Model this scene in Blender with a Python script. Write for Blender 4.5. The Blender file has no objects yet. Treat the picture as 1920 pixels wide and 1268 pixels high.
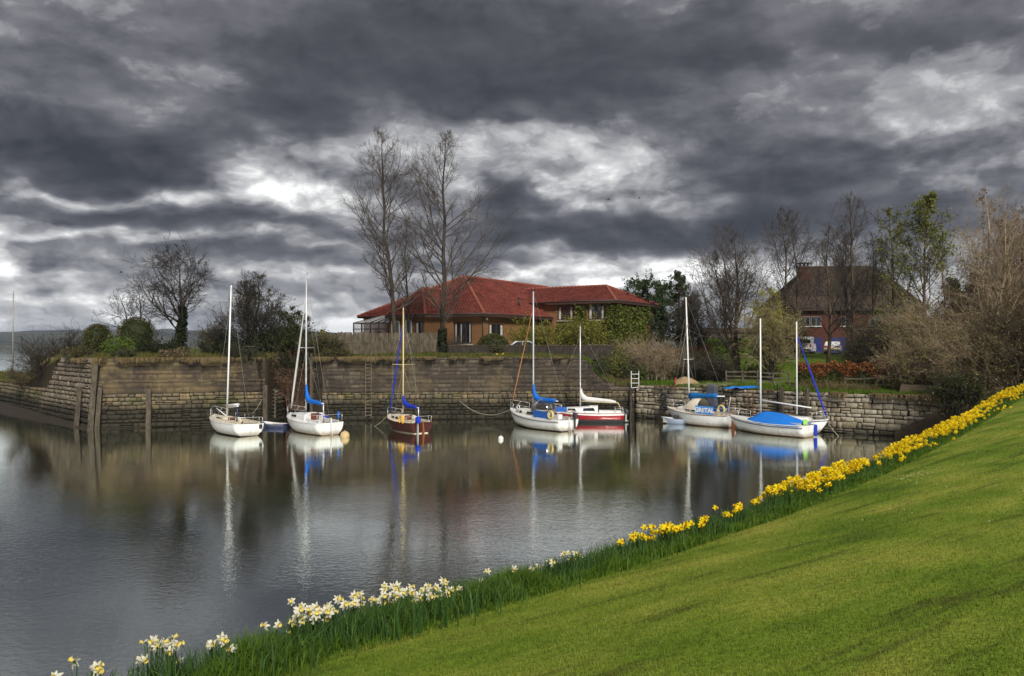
import bpy, math, random
import numpy as np
from mathutils import Vector, Matrix

SC = bpy.context.scene
COL = SC.collection
R = math.radians

# ------------------------------------------------------------------ camera
EYE = 5.8            # metres above the water
FPX, CX, VH = 1440.0, 960.0, 648.0
cam = bpy.data.cameras.new("camera")
cam.lens, cam.sensor_width = 27.0, 36.0
cam.clip_start, cam.clip_end = 0.1, 20000.0
camo = bpy.data.objects.new("camera", cam)
camo.location = (0, 0, EYE)
camo.rotation_euler = (R(90) + math.atan(14 / 1440.0), 0, 0)
COL.objects.link(camo)
SC.camera = camo

# ------------------------------------------------------------------ exposure
SC.view_settings.view_transform = 'Standard'
SC.view_settings.look = 'None'
SC.view_settings.gamma = 1.0
SC.view_settings.use_curve_mapping = False
EXPO = 1.6
SC.view_settings.exposure = EXPO
SC.cycles.use_denoising = True
SC.cycles.max_bounces = 6
SC.cycles.diffuse_bounces = 2
SC.cycles.glossy_bounces = 4
SC.cycles.transparent_max_bounces = 8
SC.cycles.volume_bounces = 0
SC.cycles.sample_clamp_indirect = 6.0

# ------------------------------------------------------------------ sun (soft, behind the camera to the right)
SUN_DIR = Vector((0.22, -0.70, 0.68)).normalized()      # towards the sun
sl = bpy.data.lights.new("sun", 'SUN')
sl.energy = 1.5
sl.angle = R(12)
sl.color = (1.0, 0.955, 0.88)
so = bpy.data.objects.new("sun", sl)
so.rotation_euler = SUN_DIR.to_track_quat('Z', 'Y').to_euler()
so.location = (30, -40, 60)
COL.objects.link(so)

# ------------------------------------------------------------------ world: Nishita sky under a broken deck of rain cloud
W = bpy.data.worlds.new("World")
SC.world = W
W.use_nodes = True
W.cycles.sampling_method = 'MANUAL'
W.cycles.sample_map_resolution = 512
NT = W.node_tree
NT.nodes.clear()


class G:
    """tiny node-graph helper"""
    def __init__(self, nt):
        self.nt = nt

    def n(self, t, **kw):
        nd = self.nt.nodes.new(t)
        for k, v in kw.items():
            setattr(nd, k, v)
        return nd

    def put(self, sock, v):
        if hasattr(v, 'is_output'):
            self.nt.links.new(v, sock)
        else:
            sock.default_value = v

    def m(self, op, *a, clamp=False):
        nd = self.n('ShaderNodeMath', operation=op, use_clamp=clamp)
        for i, v in enumerate(a):
            self.put(nd.inputs[i], v)
        return nd.outputs[0]

    def v(self, op, *a):
        nd = self.n('ShaderNodeVectorMath', operation=op)
        for i, v in enumerate(a):
            self.put(nd.inputs[i], v)
        return nd.outputs['Value'] if op in ('DOT_PRODUCT', 'LENGTH') else nd.outputs['Vector']

    def xyz(self, x, y, z):
        nd = self.n('ShaderNodeCombineXYZ')
        for i, v in enumerate((x, y, z)):
            self.put(nd.inputs[i], v)
        return nd.outputs[0]

    def sep(self, v):
        nd = self.n('ShaderNodeSeparateXYZ')
        self.put(nd.inputs[0], v)
        return nd.outputs

    def noise(self, vec, scale, detail=4.0, rough=0.5, dist=0.0, color=False, lac=2.0):
        nd = self.n('ShaderNodeTexNoise')
        if vec is not None:
            self.put(nd.inputs['Vector'], vec)
        nd.inputs['Scale'].default_value = scale
        nd.inputs['Detail'].default_value = detail
        nd.inputs['Roughness'].default_value = rough
        nd.inputs['Lacunarity'].default_value = lac
        nd.inputs['Distortion'].default_value = dist
        return nd.outputs['Color' if color else 'Fac']

    def mr(self, v, a, b, c=0.0, d=1.0, smooth=True):
        nd = self.n('ShaderNodeMapRange', interpolation_type='SMOOTHSTEP' if smooth else 'LINEAR')
        for i, x in enumerate((v, a, b, c, d)):
            self.put(nd.inputs[i], x)
        return nd.outputs[0]

    def mix(self, f, a, b, blend='MIX'):
        nd = self.n('ShaderNodeMix', data_type='RGBA', blend_type=blend)
        self.put(nd.inputs[0], f)
        for s, x in ((6, a), (7, b)):
            if not hasattr(x, 'is_output'):
                x = (x[0], x[1], x[2], 1.0)
            self.put(nd.inputs[s], x)
        return nd.outputs[2]

    def ramp(self, f, stops):
        nd = self.n('ShaderNodeValToRGB')
        el = nd.color_ramp.elements
        while len(el) < len(stops):
            el.new(0.5)
        for e, (p, c) in zip(el, stops):
            e.position = p
            e.color = (c[0], c[1], c[2], 1.0)
        self.put(nd.inputs[0], f)
        return nd.outputs[0]


def build_world():
    g = G(NT)
    tc = g.n('ShaderNodeTexCoord').outputs['Generated']
    d = g.v('NORMALIZE', tc)
    x, y, z = g.sep(d)
    zz = g.m('MAXIMUM', z, -0.02)
    az = g.m('ARCTAN2', x, y)
    el = g.m('ARCSINE', zz)
    # deck coordinates: flat cloud base seen in perspective
    inv = g.m('DIVIDE', 1.0, g.m('ADD', zz, 0.20))
    px, py = g.m('MULTIPLY', x, inv), g.m('MULTIPLY', y, inv)
    P = g.xyz(px, py, 0.37)
    A = g.xyz(az, g.m('MULTIPLY', el, 1.7), 0.37)
    w1 = g.noise(A, 5.0, 2.0, 0.5, color=True)
    w2 = g.noise(A, 17.0, 2.0, 0.5, color=True)
    wv = g.v('ADD', g.v('MULTIPLY', g.v('SUBTRACT', w1, (0.5, 0.5, 0.5)), (0.20, 0.085, 0)),
             g.v('MULTIPLY', g.v('SUBTRACT', w2, (0.5, 0.5, 0.5)), (0.060, 0.040, 0)))
    Q = g.v('ADD', g.xyz(az, el, 0.0), wv)
    # cloud masses: (u, v, half-width, half-height, brightness) as seen from the lawn
    blobs = [
        # the long dark roll running from the left up to the right
        (120, 300, 330, 62, -.15), (-60, 330, 260, 60, -.10), (380, 290, 190, 60, -.10), (600, 200, 260, 52, -.11), (860, 120, 330, 55, -.10),
        (1150, 60, 380, 60, -.07), (1050, 190, 190, 34, -.08), (1380, 120, 300, 30, -.05), (1700, 60, 300, 40, -.05),
        (560, 40, 260, 40, -.06), (150, 110, 130, 40, -.05),
        # paler folds in it
        (40, 40, 160, 60, .05), (330, 120, 130, 26, .05), (350, 165, 200, 28, .04), (130, 190, 200, 26, .03), (760, 70, 120, 18, .04),
        (1300, 150, 200, 18, .05), (1560, 130, 160, 22, .05),
        # the bright break in the middle
        (480, 335, 70, 36, .30), (400, 300, 50, 20, .12), (430, 372, 120, 18, .18), (600, 295, 120, 34, .13), (560, 350, 110, 20, .2), (640, 390, 80, 40, .12),
        (880, 265, 120, 44, .13), (1020, 258, 150, 40, .11), (1165, 292, 50, 26, .22), (1120, 330, 100, 46, .14), (760, 300, 90, 50, .08),
        (840, 360, 70, 50, .08), (1010, 322, 16, 18, .16), (1030, 350, 26, 12, .08),
        (955, 350, 40, 42, -.20), (985, 380, 70, 22, -.06), (930, 410, 60, 30, -.05),
        # right-hand shower cloud
        (1400, 330, 190, 90, -.10), (1180, 425, 190, 34, -.11), (1420, 430, 260, 34, -.07), (1650, 380, 200, 60, -.08), (900, 455, 110, 26, -.10),
        (1060, 465, 130, 16, -.12), (1800, 195, 120, 44, .20), (1600, 215, 120, 26, .07), (1850, 300, 160, 40, .05), (1270, 375, 60, 14, .10), (1100, 392, 40, 10, .16),
        (1060, 410, 70, 10, .08),
        # clear strip above the roofs
        (1240, 497, 120, 19, .28), (1120, 520, 120, 14, .18), (1060, 497, 90, 10, .08), (1380, 505, 120, 22, .18), (1500, 560, 200, 60, .10), (1800, 560, 200, 80, .08),
        # small cumulus low on the left
        (150, 362, 190, 13, .26), (60, 390, 90, 14, .10), (300, 378, 60, 14, .14), (210, 402, 90, 22, -.12), (400, 412, 100, 24, -.13), (545, 410, 90, 22, -.13),
        (60, 425, 140, 12, .22), (230, 440, 160, 11, .16), (500, 443, 110, 9, .24), (500, 478, 170, 18, -.13), (640, 470, 90, 30, -.06),
        (60, 495, 70, 20, -.08), (200, 500, 90, 24, -.02), (240, 528, 130, 12, -.08), (100, 530, 100, 10, .16), (60, 572, 220, 26, .19), (300, 566, 150, 26, .12),
        (460, 520, 160, 14, .10), (620, 545, 120, 22, -.06), (640, 600, 44, 24, .45), (560, 585, 60, 16, .10), (30, 548, 60, 10, -.12), (20, 450, 60, 10, -.06),
        (-115, 420, 95, 75, .38), (-40, 470, 70, 24, .12),
        (900, 505, 90, 9, .14), (620, 510, 90, 9, .08),
    ]
    acc = None
    for (u, v, su, sv, w) in blobs:
        a0 = math.atan((u - CX) / FPX)
        ca = math.cos(a0)
        e0 = math.atan((VH - v) / FPX * ca)
        sa, se = su / FPX * ca * ca * 1.15, sv / FPX * ca * 1.25
        q = g.n('ShaderNodeVectorMath', operation='MULTIPLY_ADD')
        g.put(q.inputs[0], Q)
        q.inputs[1].default_value = (1 / sa, 1 / se, 0)
        q.inputs[2].default_value = (-a0 / sa, -e0 / se, 0)
        e = g.m('POWER', 0.3679, g.v('DOT_PRODUCT', q.outputs[0], q.outputs[0]))
        acc = g.m('MULTIPLY_ADD', e, w, acc if acc is not None else 0.0)
    # free cloud structure, the same all round the sky
    n1 = g.noise(P, 2.1, 5.0, 0.50, 0.0)
    n2 = g.noise(g.v('ADD', P, (3.1, 7.7, 0.0)), 6.0, 5.0, 0.55, 0.0)
    # heaped, hard-topped relief: the difference of two nearby samples acts like light from above
    bw = g.v('MULTIPLY', g.v('SUBTRACT', g.noise(A, 9.0, 3.0, 0.55, color=True), (0.5, 0.5, 0.5)), (0.075, 0.045, 0))
    B = g.v('ADD', g.xyz(az, g.m('MULTIPLY', el, 1.9), 0.0), bw)
    def puff(off):
        vo = g.n('ShaderNodeTexVoronoi', feature='SMOOTH_F1', voronoi_dimensions='2D', normalize=True)
        g.put(vo.inputs['Vector'], g.v('ADD', B, off))
        vo.inputs['Scale'].default_value = 7.5
        vo.inputs['Detail'].default_value = 4.0
        vo.inputs['Roughness'].default_value = 0.56
        vo.inputs['Lacunarity'].default_value = 2.15
        vo.inputs['Smoothness'].default_value = 0.35
        return vo.outputs['Distance']
    pf = puff((0.0, 0.0, 0.0))
    relief = g.m('SUBTRACT', puff((0.008, 0.024, 0.0)), pf)
    base = g.m('ADD', 0.456, g.m('MULTIPLY', g.m('SUBTRACT', n1, 0.5), 0.26))
    base = g.m('MULTIPLY_ADD', g.m('SUBTRACT', n2, 0.5), 0.13, base)
    lowm = g.mr(el, 0.0, 0.22, 0.085, 0.0)
    base = g.m('ADD', base, lowm)
    amp = g.m('MULTIPLY', g.mr(acc, -0.14, 0.10, 0.45, 1.25), g.mr(el, 0.14, 0.34, 1.0, 0.42))
    D = g.m('MULTIPLY_ADD', acc, 0.74, base)
    # ragged edges where one cloud stands in front of the next
    ed = g.noise(g.v('ADD', B, (0.0, 0.0, 2.2)), 13.0, 7.0, 0.60, 0.0)
    ed2 = g.noise(g.v('MULTIPLY', g.v('ADD', B, (0.7, 0.3, 4.0)), (1.0, 1.6, 1.0)), 5.0, 7.0, 0.60, 0.0)
    E = g.m('ADD', g.m('MULTIPLY_ADD', g.m('SUBTRACT', ed, 0.5), 0.46, D), g.m('MULTIPLY', g.m('SUBTRACT', 0.40, pf), 0.30))
    E2 = g.m('MULTIPLY_ADD', g.m('SUBTRACT', ed2, 0.5), 0.30, D)
    step = g.m('ADD', g.m('MULTIPLY', g.mr(E, 0.50, 0.555), 0.085), g.m('MULTIPLY', g.mr(E2, 0.395, 0.46), 0.055))
    step = g.m('ADD', step, g.m('MULTIPLY', g.mr(g.m('ADD', E, g.m('MULTIPLY', relief, 0.3)), 0.59, 0.66), 0.075))
    D = g.m('ADD', g.m('SUBTRACT', D, 0.055), step)
    D = g.m('MULTIPLY_ADD', g.m('MULTIPLY', relief, amp), 0.78, D)
    D = g.m('MULTIPLY_ADD', g.m('MULTIPLY', g.m('SUBTRACT', 0.40, pf), amp), 0.22, D)
    D = g.m('MULTIPLY_ADD', g.m('MULTIPLY', g.m('SUBTRACT', ed, 0.5), amp), 0.10, D)
    D = g.m('MINIMUM', g.m('MAXIMUM', D, 0.22), 1.05)
    lum = g.m('MULTIPLY', g.m('POWER', D, 2.25), g.mr(D, 0.82, 1.05, 1.0, 1.4))
    tint = g.ramp(D, [(0.0, (.945, .955, 1.13)), (0.30, (.955, .96, 1.11)), (0.45, (.975, .97, 1.07)), (0.62, (.99, .99, 1.03)), (0.9, (1.0, 1.0, .99))])
    col = g.v('SCALE', tint)
    g.put(col.node.inputs['Scale'], lum)
    strength = 0.1
    k = 1.0 / (2 ** EXPO) / strength
    colk = g.v('SCALE', col)
    colk.node.inputs['Scale'].default_value = k * 0.97
    sky = g.n('ShaderNodeTexSky', sky_type='NISHITA')
    sky.sun_disc = False
    sky.sun_elevation = math.asin(SUN_DIR.z)
    sky.sun_rotation = math.atan2(SUN_DIR.x, SUN_DIR.y)
    sk = g.v('SCALE', sky.outputs[0])
    sk.node.inputs['Scale'].default_value = 0.008
    tot = g.v('ADD', colk, sk)
    bg = g.n('ShaderNodeBackground')
    g.put(bg.inputs['Color'], tot)
    bg.inputs['Strength'].default_value = strength
    out = g.n('ShaderNodeOutputWorld')
    NT.links.new(bg.outputs[0], out.inputs['Surface'])


build_world()

# ================================================================== helpers
def at(u, v, Y):
    """point seen at photograph pixel (u, v) at distance Y in front of the camera"""
    return Vector(((u - CX) / FPX * Y, Y, EYE - (v - VH) / FPX * Y))


def ss(a, b, x):
    t = np.clip((np.asarray(x, float) - a) / (b - a), 0, 1)
    return t * t * (3 - 2 * t)


def link(o, parent=None):
    COL.objects.link(o)
    if parent is not None:
        o.parent = parent
    return o


def tag(o, label=None, cat=None, group=None, kind=None):
    if label: o['label'] = label
    if cat: o['category'] = cat
    if group: o['group'] = group
    if kind: o['kind'] = kind
    return o


def thing(name, label, cat, loc=(0, 0, 0), rz=0.0, group=None):
    o = bpy.data.objects.new(name, None)
    o.empty_display_size = 0.2
    o.location = loc
    o.rotation_euler = (0, 0, rz)
    link(o)
    return tag(o, label, cat, group)


def copy_tree(o, parent=None):
    c = o.copy()
    COL.objects.link(c)
    if parent is not None:
        c.parent = parent
    for ch in list(o.children):
        copy_tree(ch, c)
    return c


def np_mesh(name, V, F, mats, mi=None, smooth=False, nper=None):
    """mesh from arrays; F is an (m,k) array or a list of such arrays"""
    me = bpy.data.meshes.new(name)
    V = np.asarray(V, np.float32).reshape(-1, 3)
    Fs = [np.asarray(f, np.int32) for f in (F if isinstance(F, list) and isinstance(F[0], np.ndarray) else [F])]
    Fs = [f for f in Fs if f.size]
    me.vertices.add(len(V))
    me.vertices.foreach_set('co', V.ravel())
    loops = np.concatenate([f.ravel() for f in Fs])
    tot = np.concatenate([np.full(len(f), f.shape[1], np.int32) for f in Fs])
    st = np.concatenate([[0], np.cumsum(tot)[:-1]]).astype(np.int32)
    me.loops.add(len(loops))
    me.loops.foreach_set('vertex_index', loops)
    me.polygons.add(len(tot))
    me.polygons.foreach_set('loop_start', st)
    me.polygons.foreach_set('loop_total', tot)
    if mi is not None:
        me.polygons.foreach_set('material_index', np.asarray(mi, np.int32))
    if smooth:
        me.polygons.foreach_set('use_smooth', np.ones(len(tot), bool))
    for m in (mats if isinstance(mats, (list, tuple)) else [mats]):
        me.materials.append(m)
    me.update(calc_edges=True)
    return me


def mesh_obj(name, V, F, mat, parent=None, smooth=False, kind=None, mi=None):
    o = bpy.data.objects.new(name, np_mesh(name, V, F, mat, mi, smooth))
    link(o, parent)
    if kind: o['kind'] = kind
    return o


class MB:
    """collects boxes, bars, tubes and lofts; build() links them as ONE mesh object"""
    def __init__(self):
        self.V, self.F, self.S, self.n = [], [], [], 0

    def add(self, V, F, smooth=False):
        self.V += [tuple(p) for p in V]
        for f in F:
            self.F.append(tuple(i + self.n for i in f))
            self.S.append(smooth)
        self.n += len(V)
        return self

    def box(self, c, s, rz=0.0, tilt=None, bev=0.0):
        x, y, z = s[0] / 2, s[1] / 2, s[2] / 2
        P = [Vector((a * x, b * y, d * z)) for d in (-1, 1) for a, b in ((-1, -1), (1, -1), (1, 1), (-1, 1))]
        M = Matrix.Rotation(rz, 3, 'Z')
        if tilt is not None:
            M = M @ Matrix.Rotation(tilt[1], 3, tilt[0])
        if bev > 0:
            # chamfer: split each corner into three points
            P2, idx = [], {}
            for d in (-1, 1):
                for a, b in ((-1, -1), (1, -1), (1, 1), (-1, 1)):
                    for k, q in enumerate(((a * (x - bev), b * (y - bev), d * z), (a * x, b * (y - bev), d * (z - bev)), (a * (x - bev), b * y, d * (z - bev)))):
                        idx[(a, b, d, k)] = len(P2)
                        P2.append(Vector(q))
            I = lambda a, b, d, k: idx[(a, b, d, k)]
            F = []
            for d in (-1, 1):
                f = [I(a, b, d, 0) for a, b in ((-1, -1), (1, -1), (1, 1), (-1, 1))]
                F.append(f if d > 0 else f[::-1])
            for a in (-1, 1):
                f = [I(a, -1, -1, 1), I(a, 1, -1, 1), I(a, 1, 1, 1), I(a, -1, 1, 1)]
                F.append(f if a > 0 else f[::-1])
            for b in (-1, 1):
                f = [I(-1, b, -1, 2), I(1, b, -1, 2), I(1, b, 1, 2), I(-1, b, 1, 2)]
                F.append(f if b < 0 else f[::-1])
            for a in (-1, 1):
                for d in (-1, 1):
                    F.append([I(a, -1, d, 0), I(a, -1, d, 1), I(a, 1, d, 1), I(a, 1, d, 0)])
            for b in (-1, 1):
                for d in (-1, 1):
                    F.append([I(-1, b, d, 0), I(-1, b, d, 2), I(1, b, d, 2), I(1, b, d, 0)])
            for a in (-1, 1):
                for b in (-1, 1):
                    F.append([I(a, b, -1, 1), I(a, b, -1, 2), I(a, b, 1, 2), I(a, b, 1, 1)])
                    for d in (-1, 1):
                        F.append([I(a, b, d, 0), I(a, b, d, 1), I(a, b, d, 2)])
            return self.add([M @ p + Vector(c) for p in P2], F)
        F = [(3, 2, 1, 0), (4, 5, 6, 7), (0, 1, 5, 4), (1, 2, 6, 5), (2, 3, 7, 6), (3, 0, 4, 7)]
        return self.add([M @ p + Vector(c) for p in P], F)

    def bar(self, a, b, w, h):
        """rectangular bar from a to b, w wide (horizontal), h the other way"""
        a, b = Vector(a), Vector(b)
        d = (b - a).normalized()
        s = d.cross(Vector((0, 0, 1)))
        s = s.normalized() if s.length > 1e-4 else Vector((1, 0, 0))
        t = s.cross(d)
        P = [q + s * (i * w / 2) + t * (j * h / 2) for q in (a, b) for i, j in ((-1, -1), (1, -1), (1, 1), (-1, 1))]
        return self.add(P, [(3, 2, 1, 0), (4, 5, 6, 7), (0, 1, 5, 4), (1, 2, 6, 5), (2, 3, 7, 6), (3, 0, 4, 7)])

    def tube(self, pts, r, k=6, cap=True):
        pts = [Vector(p) for p in pts]
        rs = r if isinstance(r, (list, tuple)) else [r] * len(pts)
        V, F = [], []
        n = None
        for i, p in enumerate(pts):
            d = (pts[min(i + 1, len(pts) - 1)] - pts[max(i - 1, 0)]).normalized()
            if n is None:
                n = d.cross(Vector((0.13, 0.27, 0.95)))
                if n.length < 1e-3:
                    n = d.cross(Vector((1, 0, 0)))
            n = (n - d * n.dot(d)).normalized()
            m = d.cross(n)
            for j in range(k):
                a = 2 * math.pi * j / k
                V.append(p + (n * math.cos(a) + m * math.sin(a)) * rs[i])
        for i in range(len(pts) - 1):
            for j in range(k):
                F.append((i * k + j, i * k + (j + 1) % k, (i + 1) * k + (j + 1) % k, (i + 1) * k + j))
        if cap:
            F.append(tuple(range(k))[::-1])
            F.append(tuple((len(pts) - 1) * k + j for j in range(k)))
        return self.add(V, F, True)

    def loft(self, rings, closed=True, caps=True, smooth=True):
        k = len(rings[0])
        V = [p for r in rings for p in r]
        F = []
        for i in range(len(rings) - 1):
            for j in range(k if closed else k - 1):
                F.append((i * k + j, i * k + (j + 1) % k, (i + 1) * k + (j + 1) % k, (i + 1) * k + j))
        if caps and closed:
            F.append(tuple(range(k))[::-1])
            F.append(tuple((len(rings) - 1) * k + j for j in range(k)))
        return self.add(V, F, smooth)

    def quad(self, *p):
        return self.add(p, [tuple(range(len(p)))])

    def sphere(self, c, r, k=12, m=8, sq=(1, 1, 1)):
        rings = []
        for i in range(1, m):
            t = math.pi * i / m
            rings.append([(c[0] + r * sq[0] * math.sin(t) * math.cos(2 * math.pi * j / k), c[1] + r * sq[1] * math.sin(t) * math.sin(2 * math.pi * j / k), c[2] - r * sq[2] * math.cos(t)) for j in range(k)])
        return self.loft(rings)

    def build(self, name, mat, parent=None, kind=None, me_only=False, label=None):
        me = bpy.data.meshes.new(name)
        me.from_pydata(self.V, [], self.F)
        me.polygons.foreach_set('use_smooth', self.S)
        me.materials.append(mat)
        me.update()
        if me_only:
            return me
        o = link(bpy.data.objects.new(name, me), parent)
        if kind: o['kind'] = kind
        if label: o['label'] = label
        return o


def inst(name, me, parent=None, loc=(0, 0, 0), rot=(0, 0, 0), sc=(1, 1, 1)):
    o = bpy.data.objects.new(name, me)
    o.location, o.rotation_euler, o.scale = loc, rot, sc
    return link(o, parent)


# ================================================================== materials
MATS = {}


def mat_new(name):
    m = bpy.data.materials.new(name)
    m.use_nodes = True
    m.node_tree.nodes.clear()
    MATS[name] = m
    return m, G(m.node_tree)


def finish(g, col, rough=0.7, bump=None, bstr=0.3, bdist=0.02, metal=0.0, spec=0.5, trans=None):
    bs = g.n('ShaderNodeBsdfPrincipled')
    g.put(bs.inputs['Base Color'], col if hasattr(col, 'is_output') else (*col, 1.0))
    g.put(bs.inputs['Roughness'], rough)
    bs.inputs['Metallic'].default_value = metal
    bs.inputs['Specular IOR Level'].default_value = spec
    if bump is not None:
        b = g.n('ShaderNodeBump')
        b.inputs['Strength'].default_value = bstr
        b.inputs['Distance'].default_value = bdist
        g.put(b.inputs['Height'], bump)
        g.put(bs.inputs['Normal'], b.outputs[0])
    sh = bs.outputs[0]
    if trans:
        t = g.n('ShaderNodeBsdfTranslucent')
        g.put(t.inputs[0], col if hasattr(col, 'is_output') else (*col, 1.0))
        mx = g.n('ShaderNodeMixShader')
        mx.inputs[0].default_value = trans
        g.nt.links.new(sh, mx.inputs[1])
        g.nt.links.new(t.outputs[0], mx.inputs[2])
        sh = mx.outputs[0]
    o = g.n('ShaderNodeOutputMaterial')
    g.nt.links.new(sh, o.inputs[0])


def pos(g):
    return g.n('ShaderNodeNewGeometry').outputs['Position']


def island(g):
    return g.n('ShaderNodeNewGeometry').outputs['Random Per Island']


def objrand(g):
    a = g.n('ShaderNodeObjectInfo').outputs['Random']
    return g.m('FRACT', g.m('ADD', a, island(g)))


def simple(name, c, rough=0.6, var=0.12, scale=3.0, metal=0.0, spec=0.5, dirt=0.0, bump=0.0, scum=False):
    """painted / plain surface with a little grain and grime"""
    m, g = mat_new(name)
    p = g.n('ShaderNodeTexCoord').outputs['Object']
    n = g.noise(p, scale, 5.0, 0.6)
    lo = tuple(x * (1 - var) for x in c)
    hi = tuple(min(1, x * (1 + var)) for x in c)
    col = g.mix(n, lo, hi)
    if dirt > 0:
        n2 = g.noise(g.v('MULTIPLY', p, (2.0, 2.0, 0.5)), scale * 1.5, 6.0, 0.65)
        col = g.mix(g.m('MULTIPLY', g.mr(n2, 0.5, 0.75), dirt), col, (c[0] * .42, c[1] * .38, c[2] * .30))
    if scum:
        wz = g.m('MULTIPLY_ADD', g.m('SUBTRACT', g.noise(g.v('MULTIPLY', p, (1.0, 1.0, .2)), 5.0, 5.0, .65), .5), .34, g.sep(pos(g))[2])
        col = g.mix(g.m('MULTIPLY', g.mr(wz, .05, .40, 1.0, 0.0), .75), col, (.26, .19, .10))
        ru = g.noise(g.v('MULTIPLY', p, (5.0, 5.0, .35)), 2.0, 4.0, .6)
        col = g.mix(g.m('MULTIPLY', g.mr(ru, .60, .74), .28), col, (.40, .30, .19))
    finish(g, col, rough, bump=(n if bump else None), bstr=bump, metal=metal, spec=spec)
    return m


simple('white_gel', (.74, .74, .73), 0.28, 0.04, 2.0, dirt=0.40, scum=True)
simple('cream_gel', (.68, .62, .50), 0.35, 0.06, 2.0, dirt=0.35)
simple('deck_white', (.62, .61, .57), 0.6, 0.07, 3.0, dirt=0.4)
simple('maroon_gel', (.065, .018, .014), 0.3, 0.15, 2.0, dirt=0.2)
simple('red_gel', (.30, .012, .018), 0.28, 0.10, 2.0, dirt=0.15)
simple('antifoul_dark', (.035, .034, .036), 0.7, 0.3, 4.0)
simple('antifoul_brown', (.16, .11, .07), 0.8, 0.3, 4.0)
simple('stripe_dark', (.03, .025, .03), 0.4)
simple('stripe_blue', (.02, .035, .11), 0.4)
simple('stripe_red', (.13, .02, .02), 0.4)
simple('alloy', (.62, .63, .65), 0.35, 0.06, 2.0, metal=0.35)
simple('white_spar', (.78, .78, .77), 0.35, 0.05, 2.0, dirt=0.15)
simple('yellow_spar', (.62, .50, .25), 0.4, 0.08, 2.0)
simple('steel', (.58, .58, .58), 0.3, 0.05, 2.0, metal=0.5)
simple('wire', (.30, .29, .27), 0.5, metal=0.3)
simple('rope', (.34, .31, .24), 0.9, 0.3, 40.0)
simple('rope_orange', (.36, .17, .07), 0.9, 0.3, 40.0)
simple('blue_cover', (.008, .135, .56), 0.75, 0.25, 5.0, spec=0.3, bump=0.5)
simple('blue_deep', (.010, .035, .42), 0.75, 0.25, 5.0, spec=0.3, bump=0.5)
simple('blue_tarp', (.010, .17, .62), 0.5, 0.18, 3.0, spec=0.4, bump=0.3)
simple('blue_teal', (.008, .12, .36), 0.75, 0.25, 5.0, spec=0.3, bump=0.5)
simple('blue_dodger', (.018, .10, .40), 0.8, 0.15, 5.0, spec=0.3)
simple('white_sail', (.60, .59, .58), 0.8, 0.12, 6.0, spec=0.2, bump=0.5)
simple('smoke_glass', (.020, .022, .028), 0.08, 0.1)
simple('wood_brown', (.15, .045, .022), 0.5, 0.3, 6.0)
simple('wood_rust', (.30, .10, .03), 0.6, 0.3, 6.0)
simple('teak', (.26, .17, .08), 0.7, 0.3, 8.0)
simple('black_rubber', (.018, .018, .019), 0.75, 0.3, 4.0)
simple('engine_dark', (.03, .032, .04), 0.4, 0.2, 4.0)
simple('ring_yellow', (.70, .36, .02), 0.6, 0.12, 6.0)
simple('ring_pale', (.62, .48, .16), 0.6, 0.12, 6.0)
simple('lime', (.30, .62, .10), 0.6, 0.12, 6.0)
simple('red_tag', (.55, .05, .02), 0.5)
simple('navy_flag', (.06, .05, .30), 0.8)
simple('buoy_tan', (.52, .38, .19), 0.6, 0.15, 4.0, dirt=0.5)
simple('buoy_white', (.62, .62, .61), 0.5, 0.1, 4.0, dirt=0.3)
simple('dinghy_blue', (.27, .32, .44), 0.5, 0.1, 3.0, dirt=0.3)
simple('dinghy_navy', (.05, .06, .14), 0.5, 0.2, 3.0)
simple('post_grey', (.08, .088, .11), 0.8, 0.2, 4.0)
simple('letter_white', (.82, .82, .84), 0.6, 0.02)
simple('letter_blue', (.06, .10, .45), 0.6, 0.02)
simple('letter_red', (.45, .06, .06), 0.6, 0.02)
simple('aluminium', (.66, .66, .65), 0.4, 0.06, 2.0, metal=0.3)
simple('car_white', (.74, .75, .77), 0.25, 0.02)
simple('van_white', (.74, .75, .77), 0.25, 0.02)
simple('car_dark', (.06, .06, .07), 0.3, 0.02)
simple('tail_red', (.55, .02, .02), 0.2)
simple('garage_blue', (.010, .018, .13), 0.5, 0.1)
simple('frame_brown', (.060, .030, .022), 0.5, 0.1)
simple('frame_white', (.72, .72, .70), 0.5, 0.03)
simple('curtain', (.55, .53, .50), 0.9, 0.1)
simple('bird_grey', (.10, .10, .10), 0.9)
simple('pipe_dark', (.03, .028, .028), 0.5)


def glass_mat(name, tint, rough=0.04):
    m, g = mat_new(name)
    bs = g.n('ShaderNodeBsdfPrincipled')
    bs.inputs['Base Color'].default_value = (*tint, 1)
    bs.inputs['Roughness'].default_value = rough
    bs.inputs['IOR'].default_value = 1.9
    o = g.n('ShaderNodeOutputMaterial')
    g.nt.links.new(bs.outputs[0], o.inputs[0])
    return m


glass_mat('pane', (.02, .022, .026))


def clear_mat():
    m, g = mat_new('perspex')
    t = g.n('ShaderNodeBsdfTransparent')
    t.inputs[0].default_value = (.86, .86, .84, 1)
    gl = g.n('ShaderNodeBsdfGlossy')
    gl.inputs['Roughness'].default_value = 0.08
    gl.inputs['Color'].default_value = (.9, .9, .9, 1)
    f = g.n('ShaderNodeFresnel')
    f.inputs[0].default_value = 1.6
    mx = g.n('ShaderNodeMixShader')
    g.nt.links.new(g.m('ADD', f.outputs[0], 0.08), mx.inputs[0])
    g.nt.links.new(t.outputs[0], mx.inputs[1])
    g.nt.links.new(gl.outputs[0], mx.inputs[2])
    o = g.n('ShaderNodeOutputMaterial')
    g.nt.links.new(mx.outputs[0], o.inputs[0])


clear_mat()


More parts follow.
